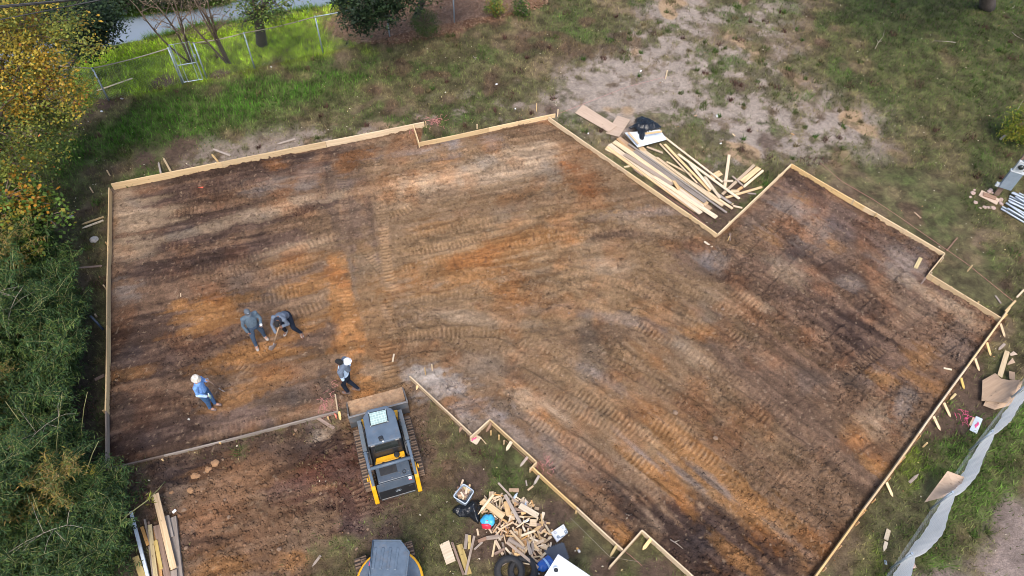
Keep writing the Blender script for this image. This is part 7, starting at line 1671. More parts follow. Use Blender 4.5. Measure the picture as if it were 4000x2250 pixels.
# 4: man walking towards the left, jacket over his shoulders, hard hat hanging behind
J = stand(1.76, lean=(0, .06), footL=.06, footR=-.16, spreadx=.08)
J['anR'] = (.08, -.20, .11); J['toeR'] = (.08, -.06, .045); J['knR'] = (.08, .04, .50); J['knL'] = (-.08, .14, .50)
J.update(elL=(-.28, -.02, 1.14), haL=(-.26, .12, .90), elR=(.27, -.06, 1.14), haR=(.24, .10, .94), palmL=(1, 0, 0), palmR=(-1, 0, 0), look=(0, 1, -.2))
pD, hp, JJ, body = person((-4.542, 10.382, 0), 172, J, 'person walking with a grey jacket over pale blue tee and dark jeans', brown, tee, navy, boots2, sleeves=.3)
hair_cap(pD, hp, hair_m)
jk = MB(); s1 = Vector(J['shL']); s2 = Vector(J['shR']); nk = Vector(J['neck'])
jk.tube([s1 + Vector((-.04, -.06, -.14)), s1 + Vector((-.02, -.03, .04)), nk + Vector((-.06, -.08, .02)), nk + Vector((.06, -.08, .02)), s2 + Vector((.02, -.03, .04)), s2 + Vector((.05, -.05, -.18))], [(.07, .09), (.09, .10), (.09, .10), (.09, .10), (.10, .11), (.09, .12)], 12, (0, 1, 0))
jk.capsule(nk + Vector((.02, -.12, -.02)), nk + Vector((.04, -.16, -.26)), .12, .10, flat=.7)
jk.capsule(s2 + Vector((.06, -.04, -.08)), s2 + Vector((.10, .02, -.36)), .10, .08)
bake_voxel(jk.build('jacket', hoodie, pD, smooth=True), .014, 3, .7)
bpy.context.view_layer.update()
hw = pD.matrix_world @ (nk + Vector((.10, -.17, .10)))
hh = empty('hard_hat', hw, 0, 'white hard hat slung behind the neck of the walking person', 'hard hat')
sh = MB().ball((0, 0, 0), (.10, .115, .09), 18, 10); sh.v = [(v[0], v[1], max(v[2], -.01)) for v in sh.v]
so = sh.build('shell', M['white_plastic'], hh, smooth=True)
MB().lathe([(.10, -.012), (.122, -.014), (.122, -.006), (.10, -.002)], (0, 0, 0), 22, cap=False).build('brim', M['white_plastic'], so)
# ------------------------------------------------------------------ fences, services, litter
# far chain link fence with its gate
FP = [((-19.043, 23.241, 0), 1.45), ((-15.943, 22.868, 0), 1.5), ((-13.391, 23.999, 0), 1.65), ((-12.536, 24.395, 0), 1.65), ((-10.778, 25.128, 0), 1.65), ((-8.189, 26.267, 0), 1.7), ((-5.557, 27.521, 0), 1.7), ((-2.874, 28.675, 0), 1.6), ((-0.046, 29.819, 0), 1.6)]
fen = empty('chain_link_fence', FP[0][0][:2] + (0,), 0, 'old galvanised chain link fence between the lawn and the creek', 'fence')
o0 = Vector(FP[0][0][:2] + (0,))
TOP = []
for (p, h) in FP:
    z = hz(p[0], p[1]); q = Vector((p[0], p[1], z)) - o0
    TOP.append(q + Vector((0, 0, h)))
    f = MB().tube([q - Vector((0, 0, .1)), q + Vector((0, 0, h))], .032, 8).build('post', M['fence_steel'], fen, smooth=True)
    MB().ball(q + Vector((0, 0, h)), .045, 8, 6).build('post_cap', M['fence_steel'], f, smooth=True)
for i in range(len(FP) - 1):
    if i == 2: continue
    a, b = TOP[i], TOP[i + 1]
    MB().tube([a.lerp(b, t) + Vector((0, 0, -.05 * math.sin(math.pi * t))) for t in (0, .25, .5, .75, 1)], .021, 6).build('top_rail', M['twig'] if i < 5 else M['fence_steel'], fen, smooth=True)
def mesh_wires(a, b, ha, hb, pitch, r, zlo=.03):
    """diamond mesh between two posts"""
    m = MB(); a, b = Vector(a), Vector(b); L = (Vector((b.x, b.y)) - Vector((a.x, a.y))).length
    n = int(L / pitch); H = min(ha, hb)
    def pt(s, z): t = s / L; return Vector((a.x + (b.x - a.x) * t, a.y + (b.y - a.y) * t, a.z + (b.z - a.z) * t + zlo + z))
    for d in (1, -1):
        for i in range(-int(H / pitch) - 1, n + int(H / pitch) + 2):
            s0 = i * pitch; s1 = s0 + d * H
            z0, z1 = 0, H
            if s0 < 0: z0 = (0 - s0) if d > 0 else H + 1; s0 = 0
            if s0 > L: z0 = (s0 - L) if d < 0 else H + 1; s0 = L
            if z0 > H: continue
            if s1 > L: z1 = H - (s1 - L); s1 = L
            if s1 < 0: z1 = H + s1; s1 = 0
            if z1 <= z0 + .02: continue
            m.tube([pt(s0, z0), pt(s1, z1)], r, 3, cap=False)
    return m
for i in range(len(FP) - 1):
    if i == 2: continue
    a = FP[i][0]; b = FP[i + 1][0]
    m = mesh_wires(Vector((a[0], a[1], hz(a[0], a[1]))) - o0, Vector((b[0], b[1], hz(b[0], b[1]))) - o0, FP[i][1] - .06, FP[i + 1][1] - .06, .11, .0016)
    tag(m.build('chain_link_mesh', M['fence_steel'], fen), kind='stuff')
ga = Vector((-13.322, 24.019, 0)); gb = Vector((-12.633, 24.263, 0))
gate = empty('gate', ga, 0, 'narrow galvanised gate with a mid rail standing in the chain link fence', 'gate')
H = 1.72; g0 = Vector((0, 0, .06)); g1 = gb - ga + Vector((0, 0, .06))
for nm, pts in (('gate_frame', [g0, g0 + Vector((0, 0, H)), g1 + Vector((0, 0, H)), g1, g0]),):
    MB().tube(pts, .026, 8).build(nm, M['fence_steel'], gate)
MB().tube([g0 + Vector((0, 0, H * .46)), g1 + Vector((0, 0, H * .46))], .02, 8).build('mid_rail', M['fence_steel'], gate)
for dx in (.16, -.16):
    s_ = (g1 - g0).normalized() * abs(dx); p = (g0 + s_) if dx > 0 else (g1 - s_)
    MB().tube([p, p + Vector((0, 0, H))], .014, 6).build('gate_bar', M['fence_steel'], gate)
for z in (.35, 1.45): MB().box(g0 + Vector((-.03, 0, z)), (.08, .05, .06)).build('gate_hinge', M['fence_steel'], gate)
MB().box(g1 + Vector((.02, -.01, 1.1)), (.10, .06, .09)).build('gate_latch', M['fence_steel'], gate)
tag(mesh_wires(g0, g1, H, H, .11, .0016, 0).build('chain_link_mesh', M['fence_steel'], gate), kind='stuff')
tag(MB().tube([(-12.855, 24.238, 1.7), (-12.853, 24.202, 1.9), (-12.701, 24.255, 2.1), (-12.547, 24.156, 2.4), (-12.540, 24.193, 2.6)], .012, 6).build('dead_vine', M['twig'], smooth=True), 'pale dead vine curling up from the gate top', 'vine')
loose((-16.405, 23.436, 0), (-15.419, 24.166, 0), .06, 'pale weathered pole lying in the bright grass behind the fence', 'pale', z=.05, name='pole', cat='pole')
loose((-16.567, 23.379, 0), (-16.370, 23.454, 0), .06, 'short pale end of pole beside the leftmost visible fence post', 'pale', z=.04, name='pole', cat='pole')

# overhead cables
for a, b, l, s in [((-15.576, 16.922, 7.5), (-3.983, 20.295, 7.5), 'upper black overhead cable crossing the top left treetops', .03), ((-15.558, 16.520, 7.2), (-5.709, 21.450, 7.2), 'lower thin overhead cable crossing the top left treetops', .018), ((-15.496, 16.886, 7.6), (-3.922, 19.915, 7.6), 'thick overhead cable bundled just under the upper one', .022)]:
    a, b = Vector(a), Vector(b)
    a2 = a + (a - b) * 1.0; b2 = b + (b - a) * 1.0
    tag(MB().tube([a2.lerp(b2, t / 24) + Vector((0, 0, .9 * ((2 * t / 24 - 1) ** 2) - .05)) for t in range(25)], s, 6).build('overhead_cable', M['cable'], smooth=True), l, 'cable')

# wind fence on the right: posts, wire mesh and a slipped white fabric
WB = [(9.751, 5.853, 0), (11.247, 7.427, 0), (12.881, 9.160, 0), (14.478, 10.708, 0), (16.168, 12.429, 0)]
WB = [(8.478, 4.573, 0)] + WB
WT = []
HW = 1.20
wf = empty('wind_fence', WB[1], 0, 'leaning chain link fence with sagging white fabric along the right side', 'fence')
o1 = Vector(WB[1])
Pw = [Vector(p) - o1 for p in WB]
for p in Pw:
    f = MB().tube([p - Vector((0, 0, .1)), p + Vector((0, 0, HW))], .028, 10).build('post', M['fence_steel'], wf, smooth=True)
    MB().lathe([(.034, HW - .03), (.034, HW + .01), (.02, HW + .012)], p, 10).build('post_cap', M['fence_steel'], f)
for i in range(len(Pw) - 1):
    a, b = Pw[i], Pw[i + 1]; d = (b - a); L = d.length; d.normalize(); out = Vector((d.y, -d.x, 0))
    U, W_ = 48, 16
    V = []
    for u in range(U + 1):
        t = u / U; sag = math.sin(math.pi * t)
        for w in range(W_ + 1):
            k = w / W_          # 0 top .. 1 bottom of fabric
            z = HW - .015 - .13 * sag * (1 - k) - k * (.68 + .05 * math.sin(5.3 * t + i))
            wav = .006 * math.sin(31 * t + 5 * k + i * 2) * k + .012 * math.sin(13 * t + i) + .005 * math.sin(57 * t + 3 * k)
            o_ = .03 + .25 * (.25 + .75 * sag ** .7) * (1 - k) ** .8 * (.85 + .3 * math.sin(3 * t + i)) + .03 * sag + wav * (.4 + sag)
            V.append(tuple(a + d * (L * t) + out * o_ + Vector((0, 0, z))))
    F = [(u * (W_ + 1) + w, u * (W_ + 1) + w + 1, (u + 1) * (W_ + 1) + w + 1, (u + 1) * (W_ + 1) + w) for u in range(U) for w in range(W_)]
    o = MB().add(V, F).build('fabric', M['fabric'], wf, smooth=True)
    # wire diamonds in front of the fabric follow its bulge
    m = MB(); pit = .10; n = int(L / pit)
    def wp(s, z):
        t = min(max(s / L, 0), 1); sag = math.sin(math.pi * t)
        top = HW - .02 - .10 * sag
        zz = z * top / HW; k = 1 - z / HW
        return a + d * (L * t) + out * (.012 + .22 * (.25 + .75 * sag ** .7) * max(0, (z / HW - .42) / .58)) + Vector((0, 0, zz))
    for dd in (1, -1):
        for j in range(-int(HW / pit), n + int(HW / pit)):
            path = []
            for q in range(9):
                z = HW * q / 8; s = j * pit + (z if dd > 0 else HW - z)
                if 0 <= s <= L: path.append(wp(s, z))
            if len(path) > 1: m.tube(path, .0013, 3, cap=False)
    tag(m.build('chain_link_mesh', M['wire'], wf), kind='stuff')

# meter post, upper right
mpb = Vector((17.318, 19.213, 0)); mp = empty('meter_post', mpb, 0, 'timber post carrying a grey breaker panel and round electric meter', 'meter post')
# boards face the lower left of the picture
fdir = Vector((-.42, -.90, 0)).normalized(); sdir = Vector((-fdir.y, fdir.x, 0))
Rm = Matrix((sdir, -fdir, Vector((0, 0, 1)))).transposed()
def mbx(nm, c, d, mat, par=mp, bev=.006):
    o = MB().box((0, 0, 0), d).build(nm, mat, par, bevel=bev); o.matrix_local = Matrix.Translation(Rm @ Vector(c)) @ Rm.to_4x4(); return o
mbx('post', (0, 0, 1.0), (.16, .10, 2.1), M['brownw'], bev=.008)
pn = mbx('breaker_panel', (.06, -.11, .86), (.42, .12, .78), M['meter_grey'])
mbx('panel_hood', (.06, -.12, 1.265), (.44, .16, .03), M['meter_light'])
mbx('panel_edge', (.06, -.178, .86), (.40, .012, .76), M['meter_grey'])
ms = mbx('meter_socket', (.05, -.10, 1.50), (.30, .12, .42), M['meter_light'])
o = MB().lathe([(.005, 0), (.088, .0), (.088, .05), (.075, .10), (.02, .115)], (0, 0, 0), 22, 'y').build('meter_glass', M['glass'], mp, smooth=True)
o.matrix_local = Matrix.Translation(Rm @ Vector((.05, -.15, 1.53))) @ Rm.to_4x4() @ Matrix.Rotation(math.pi, 4, 'Z')
o = MB().lathe([(.09, 0), (.098, .0), (.098, .03), (.09, .03)], (0, 0, 0), 22, 'y').build('meter_ring', M['steel'], mp, smooth=True)
o.matrix_local = Matrix.Translation(Rm @ Vector((.05, -.155, 1.53))) @ Rm.to_4x4() @ Matrix.Rotation(math.pi, 4, 'Z')
mbx('outlet_box', (-.20, -.10, .52), (.13, .10, .15), M['meter_light'])
q = [Rm @ Vector((.05, -.08, 1.70)), Rm @ Vector((.05, -.08, 2.6)), Rm @ Vector((.05, -.02, 3.3))]
MB().tube(q, .03, 10).build('conduit', M['meter_light'], mp, smooth=True)
MB().lathe([(.04, 0), (.055, .03), (.055, .07), (.04, .09)], Rm @ Vector((.05, -.08, 1.70)), 12).build('conduit_hub', M['steel'], mp)
loose((16.730, 19.249, 0), (17.249, 18.813, 0), .34, 'pale board lying in front of the meter post', 'ply', t=.03, name='loose_board', cat='board')
loose((16.787, 19.159, 0), (17.187, 18.977, 0), .20, 'smaller brown board lying on the pale board by the meter post', 'brownw', t=.03, z=.055, name='loose_board', cat='board')

def stone(p, r, label, mat='stone', z=0, flat=.65):
    random.seed(int(p[0] * 1000) & 65535)
    bm = bmesh.new(); bmesh.ops.create_icosphere(bm, subdivisions=2, radius=1)
    for v in bm.verts: v.co *= .8 + .4 * random.random()
    me = bpy.data.meshes.new('stone'); bm.to_mesh(me); bm.free(); me.materials.append(M[mat])
    o = bpy.data.objects.new('stone', me); COL.objects.link(o); o.location = (p[0], p[1], hz(p[0], p[1]) + z + r * flat * .5); o.scale = (r, r * random.uniform(.7, 1), r * flat); o.rotation_euler = (0, 0, random.uniform(0, 6))
    return o
for p, r in [((16.592, 19.398, 0), .05), ((16.480, 19.238, 0), .09), ((16.331, 19.032, 0), .06), ((16.419, 18.777, 0), .08), ((16.490, 18.510, 0), .05), ((16.656, 18.547, 0), .08), ((16.785, 18.537, 0), .07), ((16.946, 18.529, 0), .09), ((17.327, 18.756, 0), .09), ((17.373, 18.940, 0), .08), ((17.441, 19.004, 0), .06), ((17.189, 19.409, 0), .09), ((17.092, 19.327, 0), .08), ((17.322, 18.862, 0), .06), ((17.194, 19.300, 0), .07)]:
    tag(stone(p, r, '', 'brick_stone', flat=.5), 'pinkish lump of broken concrete round the meter post boards', 'stone', 'broken concrete at the meter post')
tag(stone((-13.887, 15.741, 0), .14, ''), 'pale grey stone on the bare ground left of the form board', 'stone')
for p, r, l in [((-15.058, 16.743, 0), .12, 'flat pale stone in the shade below the autumn trees'), ((-8.298, 7.685, 0), .12, 'orange lump of clay above the timber stack'), ((-8.276, 7.275, 0), .12, 'second orange lump of clay near the timber stack'), ((-8.187, 7.670, 0), .1, 'tan clod beside the orange lump of clay'), ((-7.831, 8.057, 0), .16, 'large pale clod in the loose soil below the lower left boards'), ((-7.980, 7.882, 0), .12, 'tan clod left of the large pale one'), ((-8.756, 7.212, 0), .08, 'small pale clod right of the bending culm'), ((-3.096, 5.956, 0), .02, 'tiny orange pebble')][:7]:
    tag(stone(p, r * .75, l, 'clod_tan' if 'stone' not in l else 'stone'), l, 'stone' if 'stone' in l else 'clod')
for k, (p, r) in enumerate([((-5.891, 9.121, 0), .09), ((-2.366, 9.487, 0), .07), ((-3.708, 5.904, 0), .09), ((-3.971, 6.298, 0), .05), ((-3.496, 6.415, 0), .07), ((-5.631, 5.828, 0), .12), ((-5.676, 7.349, 0), .08), ((-4.866, 7.321, 0), .08), ((-9.194, 6.303, 0), .06), ((-8.312, 6.764, 0), .12), ((-7.105, 6.610, 0), .1), ((-7.962, 5.788, 0), .1), ((-8.842, 6.923, 0), .07), ((-7.324, 7.061, 0), .08), ((2.350, 13.496, 0), .06), ((6.302, 13.802, 0), .09), ((6.667, 13.713, 0), .10), ((7.055, 13.524, 0), .06), ((4.312, 12.626, 0), .06), ((4.766, 10.026, 0), .14), ((5.792, 9.239, 0), .13), ((1.807, 13.374, 0), .08), ((8.975, 17.514, 0), .10), ((8.986, 17.087, 0), .07), ((8.994, 13.700, 0), .07), ((8.859, 17.386, 0), .08), ((7.540, 13.190, 0), .09)]):
    tag(stone(p, r * .55, '', 'clod_brown'), 'fist to head sized clod lying on the graded soil', 'clod', 'larger clods on the graded soil')

# galvanised pipes stacked at the right edge
PIPES = [((17.839, 19.236, 0), (18.617, 18.511, 0), .09), ((17.931, 19.301, 0), (18.654, 18.602, 0), .05), ((18.146, 19.280, 0), (18.722, 18.771, 0), .03), ((17.672, 18.998, 0), (18.532, 18.300, 0), .05), ((17.759, 19.140, 0), (18.581, 18.420, 0), .03), ((17.869, 19.022, 0), (18.358, 18.411, 0), .13), ((17.652, 18.770, 0), (18.424, 18.031, 0), .09), ((17.626, 18.905, 0), (18.484, 18.180, 0), .03),
         ((17.567, 18.691, 0), (18.376, 17.913, 0), .04), ((17.427, 18.700, 0), (18.234, 17.561, 0), .12), ((17.270, 18.573, 0), (18.246, 17.590, 0), .06), ((17.202, 18.480, 0), (18.176, 17.417, 0), .03), ((17.375, 18.443, 0), (18.223, 17.532, 0), .10), ((17.585, 18.797, 0), (18.454, 18.105, 0), .08), ((17.805, 19.203, 0), (18.642, 18.572, 0), .13)]
for k, (a, b, z) in enumerate(PIPES):
    a, b = Vector(a), Vector(b); d = (b - a).normalized()
    c = (a + b) / 2; L = (b - a).length
    o = MB()
    ring = [(.035, -L / 2), (.035, L / 2), (.028, L / 2), (.028, -L / 2)]
    o.lathe(ring + [ring[0]], (0, 0, 0), 12, 'x', cap=False)
    o = o.build('steel_pipe', M['steel'], smooth=True)
    mm = frame_rot(d, (0, 0, 1)).to_4x4(); mm.translation = c + Vector((0, 0, z + .02 + hz(c.x, c.y))); o.matrix_world = mm
    tag(o, 'galvanised pipe in the loose stack below the meter post', 'pipe', 'galvanised pipes stacked at the right')

# tote full of offcuts and the bin bag
q4 = [Vector((-1.113, 7.566, 0.36)), Vector((-0.817, 7.369, 0.36)), Vector((-1.015, 7.015, 0.36)), Vector((-1.357, 7.214, 0.36))]
c4 = sum(q4, Vector()) / 4; c4.z = hz(c4.x, c4.y)
tote = empty('storage_tote', c4, 0, 'grey blue plastic storage tote filled with wood offcuts', 'tote')
def rrect(q, k, z, r=.16):
    out = []
    for i in range(4):
        p, a, b = q[i], q[i - 1], q[(i + 1) % 4]
        for t in (0, .25, .5, .75, 1):
            s = p.lerp(a, r * (1 - t) ** 2).lerp(p.lerp(b, r * t * t), .5 if False else t * .5 + .25 - .25 * (1 - 2 * abs(t - .5)) * 0)
            s = p.lerp(a, r) * (1 - t) ** 2 + p * (2 * t * (1 - t)) + p.lerp(b, r) * t * t
            out.append(((s.x - c4.x) * k, (s.y - c4.y) * k, z))
    return out
R0 = rrect(q4, .80, .02); R1 = rrect(q4, .97, .36); R2 = rrect(q4, .93, .36); R3 = rrect(q4, .78, .05)
n = len(R0); vs = R0 + R1 + R2 + R3
fs = [(i, (i + 1) % n, n + (i + 1) % n, n + i) for i in range(n)] + [(2 * n + i, 2 * n + (i + 1) % n, 3 * n + (i + 1) % n, 3 * n + i) for i in range(n)] + [tuple(range(n - 1, -1, -1)), tuple(range(3 * n, 4 * n))] + [(n + i, n + (i + 1) % n, 2 * n + (i + 1) % n, 2 * n + i) for i in range(n)]
MB().add(vs, fs).build('tub', M['tote'], tote, smooth=False)
rm = rrect(q4, 1.0, .365); MB().tube([Vector(p) for p in rm] + [Vector(rm[0])], .016, 8).build('rim', paint('tote_rim', (.42, .48, .54), .45), tote, smooth=True)
random.seed(21)
for a, b, w_, m_, z in [((-1.174, 7.515, 0), (-1.125, 7.693, 0), .05, 'pine', .30), ((-1.229, 7.504, 0), (-1.196, 7.292, 0), .11, 'brownw', .28), ((-1.030, 7.317, 0), (-1.010, 7.540, 0), .06, 'pale', .30), ((-0.964, 7.396, 0), (-0.943, 7.572, 0), .05, 'pine', .29), ((-1.155, 7.516, 0), (-1.069, 7.335, 0), .06, 'brownw', .26), ((-1.120, 7.556, 0), (-1.037, 7.423, 0), .06, 'yellow', .25), ((-1.222, 7.259, 0), (-1.093, 7.276, 0), .05, 'orange', .28), ((-1.164, 7.361, 0), (-1.081, 7.229, 0), .05, 'pale', .29), ((-1.108, 7.363, 0), (-0.999, 7.260, 0), .05, 'brownw', .27), ((-1.312, 7.346, 0), (-1.241, 7.397, 0), .06, 'pine', .26), ((-1.104, 7.161, 0), (-1.079, 7.258, 0), .04, 'pale', .28), ((-0.924, 7.407, 0), (-0.889, 7.447, 0), .05, 'orange', .27), ((-1.273, 7.319, 0), (-1.220, 7.359, 0), .05, 'pale', .25), ((-1.066, 7.587, 0), (-1.032, 7.501, 0), .05, 'brownw', .24), ((-0.996, 7.366, 0), (-0.946, 7.465, 0), .05, 'pale', .22), ((-1.205, 7.417, 0), (-1.114, 7.459, 0), .09, 'pine', .18), ((-1.252, 7.281, 0), (-1.014, 7.346, 0), .14, 'pine', .15), ((-1.099, 7.228, 0), (-0.983, 7.463, 0), .14, 'brownw', .14)]:
    scrap(a, b, w_, m_, 'wood offcut thrown into the grey tote', z, .03); 
for o in COL.objects:
    if o.get('label') == 'wood offcut thrown into the grey tote': o['group'] = 'offcuts in the grey tote'
crumple('bin_bag', [(-1.386, 6.963, 0), (-1.329, 7.059, 0), (-1.223, 7.129, 0), (-1.038, 7.135, 0), (-0.878, 7.264, 0), (-0.711, 7.270, 0), (-0.623, 7.186, 0), (-0.607, 7.054, 0), (-0.637, 6.921, 0), (-0.660, 6.642, 0), (-0.772, 6.694, 0), (-0.926, 6.819, 0), (-1.072, 6.814, 0), (-1.201, 6.819, 0), (-1.337, 6.918, 0)], .34, 'bag', 'shiny black bin bag slumped beside the grey tote', 'bag', seed=12, folds=4, n=40)
# blue and red plastic bundle
bb = empty('plastic_bundle', Vector((-0.433, 6.677, 0)) + Vector((0, 0, .12)), 0, 'bright blue and red plastic bundle at the left edge of the scrap heap', 'bundle')
def lumpy(c, r, mat, nm, par, sd=1):
    m = MB().ball(c, r, 26, 16); v = np.array(m.v); nn = 1 + .24 * (fbm(v[:, 0] * 16 + 5, v[:, 1] * 16 + v[:, 2] * 9, sd, 3)[:, None] - .5) * 2
    m.v = [tuple(x) for x in (v - np.array(c)) * nn + np.array(c)]
    return m.build(nm, M[mat], par, smooth=True)
u_ = lumpy((0, .02, .02), (.19, .165, .13), 'cyan', 'blue_sheet', bb, 3)
lumpy((-.02, -.10, .0), (.145, .09, .115), 'red', 'red_sheet', bb, 6)
lumpy((-.02, -.02, .13), (.05, .02, .02), 'red', 'red_print', bb, 9)

# tyres
def tyre(c, R, r, label, tilt=(0, 0)):
    root = empty('tyre', c, 0, label, 'tyre')
    root.rotation_euler = (tilt[0], tilt[1], .3)
    prof = []
    for k in range(15):
        a = math.radians(-35 + 250 * k / 14 + 20); 
    prof = [(R * .60, .02), (R * .66, .0), (R * .86, -.005), (R * .96, .025), (R, .06), (R, r - .06), (R * .96, r - .025), (R * .86, r + .005), (R * .66, r), (R * .60, r - .02), (R * .62, r - .05), (R * .88, r - .06), (R * .88, .06), (R * .62, .05), (R * .60, .02)]
    MB().lathe(prof, (0, 0, 0), 48, cap=False).build('casing', M['rubber'], root, smooth=True)
    t = MB()
    for k in range(44):
        a = 2 * math.pi * k / 44
        for z in (.07, r * .5, r - .07): t.box((R * math.cos(a + z), R * math.sin(a + z), z), (.02, .034, .05), Matrix.Rotation(a + z, 3, 'Z'))
        for rr_ in (.80,): t.box((R * rr_ * math.cos(a), R * rr_ * math.sin(a), r + .003), (.10, .006, .006), Matrix.Rotation(a, 3, 'Z'))
    tag(t.build('tread_blocks', M['rubber'], root), kind='stuff')
c = Vector((0.148, 5.461, 0)); tyre((c.x, c.y, .03), .37, .22, 'nearer black tyre lying at the foot of the scrap heap', (.12, .05))
c = Vector((0.509, 5.472, 0)); tyre((c.x, c.y, .02), .37, .20, 'farther black tyre half under the nearer one', (-.06, -.16))
# water jug
jb = Vector((1.028, 5.642, 0)) + Vector((0, 0, .15)); jug = empty('water_jug', jb, 0, 'large translucent blue water jug lying beside the white cabin', 'water jug')
jd = (Vector((0.808, 5.464, 0)) - Vector((1.196, 5.768, 0))).normalized()
prof = [(.01, -.20), (.125, -.20), (.138, -.185), (.138, -.10), (.130, -.09), (.138, -.08), (.138, .0), (.130, .01), (.138, .02), (.138, .10), (.115, .16), (.045, .20), (.035, .21), (.035, .26), (.01, .262)]
o = MB().lathe(prof, (0, 0, 0), 24, 'x').build('jug_body', M['blue_water'], jug, smooth=True); o.rotation_euler = (0, 0, math.atan2(jd.y, jd.x))
o = MB().lathe([(.1395, -.065), (.1395, -.015)], (0, 0, 0), 24, 'x', cap=False).build('label_band', paint('pale_band', (.35, .55, .78), .4), jug, smooth=True); o.rotation_euler = (0, 0, math.atan2(jd.y, jd.x))
o = MB().lathe([(.04, .235), (.04, .265), (.01, .268)], (0, 0, 0), 16, 'x').build('jug_cap', M['cyan'], jug); o.rotation_euler = (0, 0, math.atan2(jd.y, jd.x))
# clear bottles, cans and cups
def bottle(p, ang, label, mat='clear', L=.22, r=.034, crush=.0):
    root = empty('plastic_bottle', (p[0], p[1], hz(p[0], p[1]) + r + .01 + (p[2] if len(p) > 2 else 0)), math.radians(ang), label, 'bottle')
    m = MB().lathe([(.006, -L / 2), (r, -L / 2 + .005), (r, -.02), (r * .86, 0), (r, .02), (r, L * .22), (r * .4, L * .42), (r * .38, L * .46)], (0, 0, 0), 14, 'x')
    m.v = [(v[0], v[1], v[2] * (1 - crush)) for v in m.v]
    m.build('bottle_body', M[mat], root, smooth=True)
    MB().lathe([(r * .45, L * .45), (r * .45, L * .52), (.004, L * .52)], (0, 0, 0), 12, 'x').build('bottle_cap', M['white_plastic'], root)
bottle((0.516, 7.083, 0.12), 80, 'clear plastic bottle stuck in the right side of the scrap heap', L=.26)
bottle((0.254, 7.397, 0), 60, 'crushed clear plastic bottle on the grass above the scrap heap', crush=.5)
bottle((0.547, 6.674, 0.2), 20, 'small crushed bottle among the right hand offcuts', crush=.4, L=.16)
bottle((0.807, 5.489, 0), -35, 'crushed pale bottle between tyre and water jug', crush=.3)
cn = empty('drink_can', Vector((1.886, 6.055, 0)) + Vector((0, 0, .035)), math.radians(-55), 'orange and white drink can lying on the grass right of the grey mat', 'can')
MB().lathe([(.02, -.075), (.032, -.065), (.033, -.01)], (0, 0, 0), 16, 'x').build('can_body', paint('can_orange', (.60, .33, .10), .35), cn, smooth=True)
MB().lathe([(.033, -.01), (.033, .06), (.027, .072), (.004, .072)], (0, 0, 0), 16, 'x').build('can_end', paint('can_white', (.66, .62, .58), .35), cn, smooth=True)
def litter(p, label, mat='white_plastic', s=.05, cat='litter', name='litter'):
    m = MB().box((0, 0, 0), (s * 1.6, s, s * .5)); o = m.build(name, M[mat], bevel=s * .2)
    o.location = (p[0], p[1], hz(p[0], p[1]) + s * .3); o.rotation_euler = (random.uniform(-.3, .3), random.uniform(-.3, .3), random.uniform(0, 3))
    return tag(o, label, cat)
litter((5.042, 25.753, 0), 'white foam cup lying in the sandy lawn near the lone stake', s=.055)
litter((7.804, 23.044, 0), 'white crumpled carton right of the tarp on the sandy lawn', s=.08)
litter((7.713, 21.442, 0), 'small white scrap lower on the sandy lawn', s=.05)
litter((2.723, 21.805, 0), 'white paper scrap between form board and plywood sheets', s=.05)
litter((-15.966, 22.181, 0), 'white scrap in the dark grass below the first fence post', s=.07)
litter((-15.462, 22.971, 0), 'grey rag at the foot of the fence below the first post', 'stone', .08)
litter((-10.122, 25.223, 0), 'white leaf sized scrap in the lawn below the grey trunked tree', s=.05)
litter((-2.896, 23.969, 0), 'pale scrap on the dry lawn above the low form board', s=.05)
litter((-0.882, 24.535, 0), 'white scrap at the edge of the sandy lawn', s=.055)
litter((-0.091, 23.100, 0), 'white scrap beside the lone corner stake', s=.05)
litter((-8.539, 6.718, 0), 'white and blue crumpled wrapper on the dark soil above the timber stack', s=.07)
litter((-6.766, 5.763, 0), 'tiny white scrap on the lower left soil', s=.035)
litter((-8.936, 9.354, 0), 'small pale scrap on the soil below the person in light blue', 'stone', .05)
litter((9.657, 5.994, 0), 'shiny crumpled ball of foil in the lower right grass', 'steel', .07)
litter((10.334, 5.959, 0), 'brown stone like lump at the foot of the wind fence', 'brick_stone', .12)
tag(MB().tube([(-11.186, 18.268, 0.02), (-11.016, 18.279, 0.05), (-10.863, 18.335, 0.02)], [.02, .026, .016], 6).build('red_tape', paint('orange_red_tape', (.75, .10, .05), .5), smooth=True), 'orange red strip of tape on the upper left soil', 'tape')
tag(MB().tube([(-4.891, 9.637, 0.1), (-4.831, 9.567, 0.12), (-4.820, 9.507, 0.02)], [.014, .03, .02], 6).build('orange_ribbon', paint('orange_ribbon', (.75, .22, .15), .6), smooth=True), 'orange ribbon tied at the end of the lower left boards', 'ribbon')
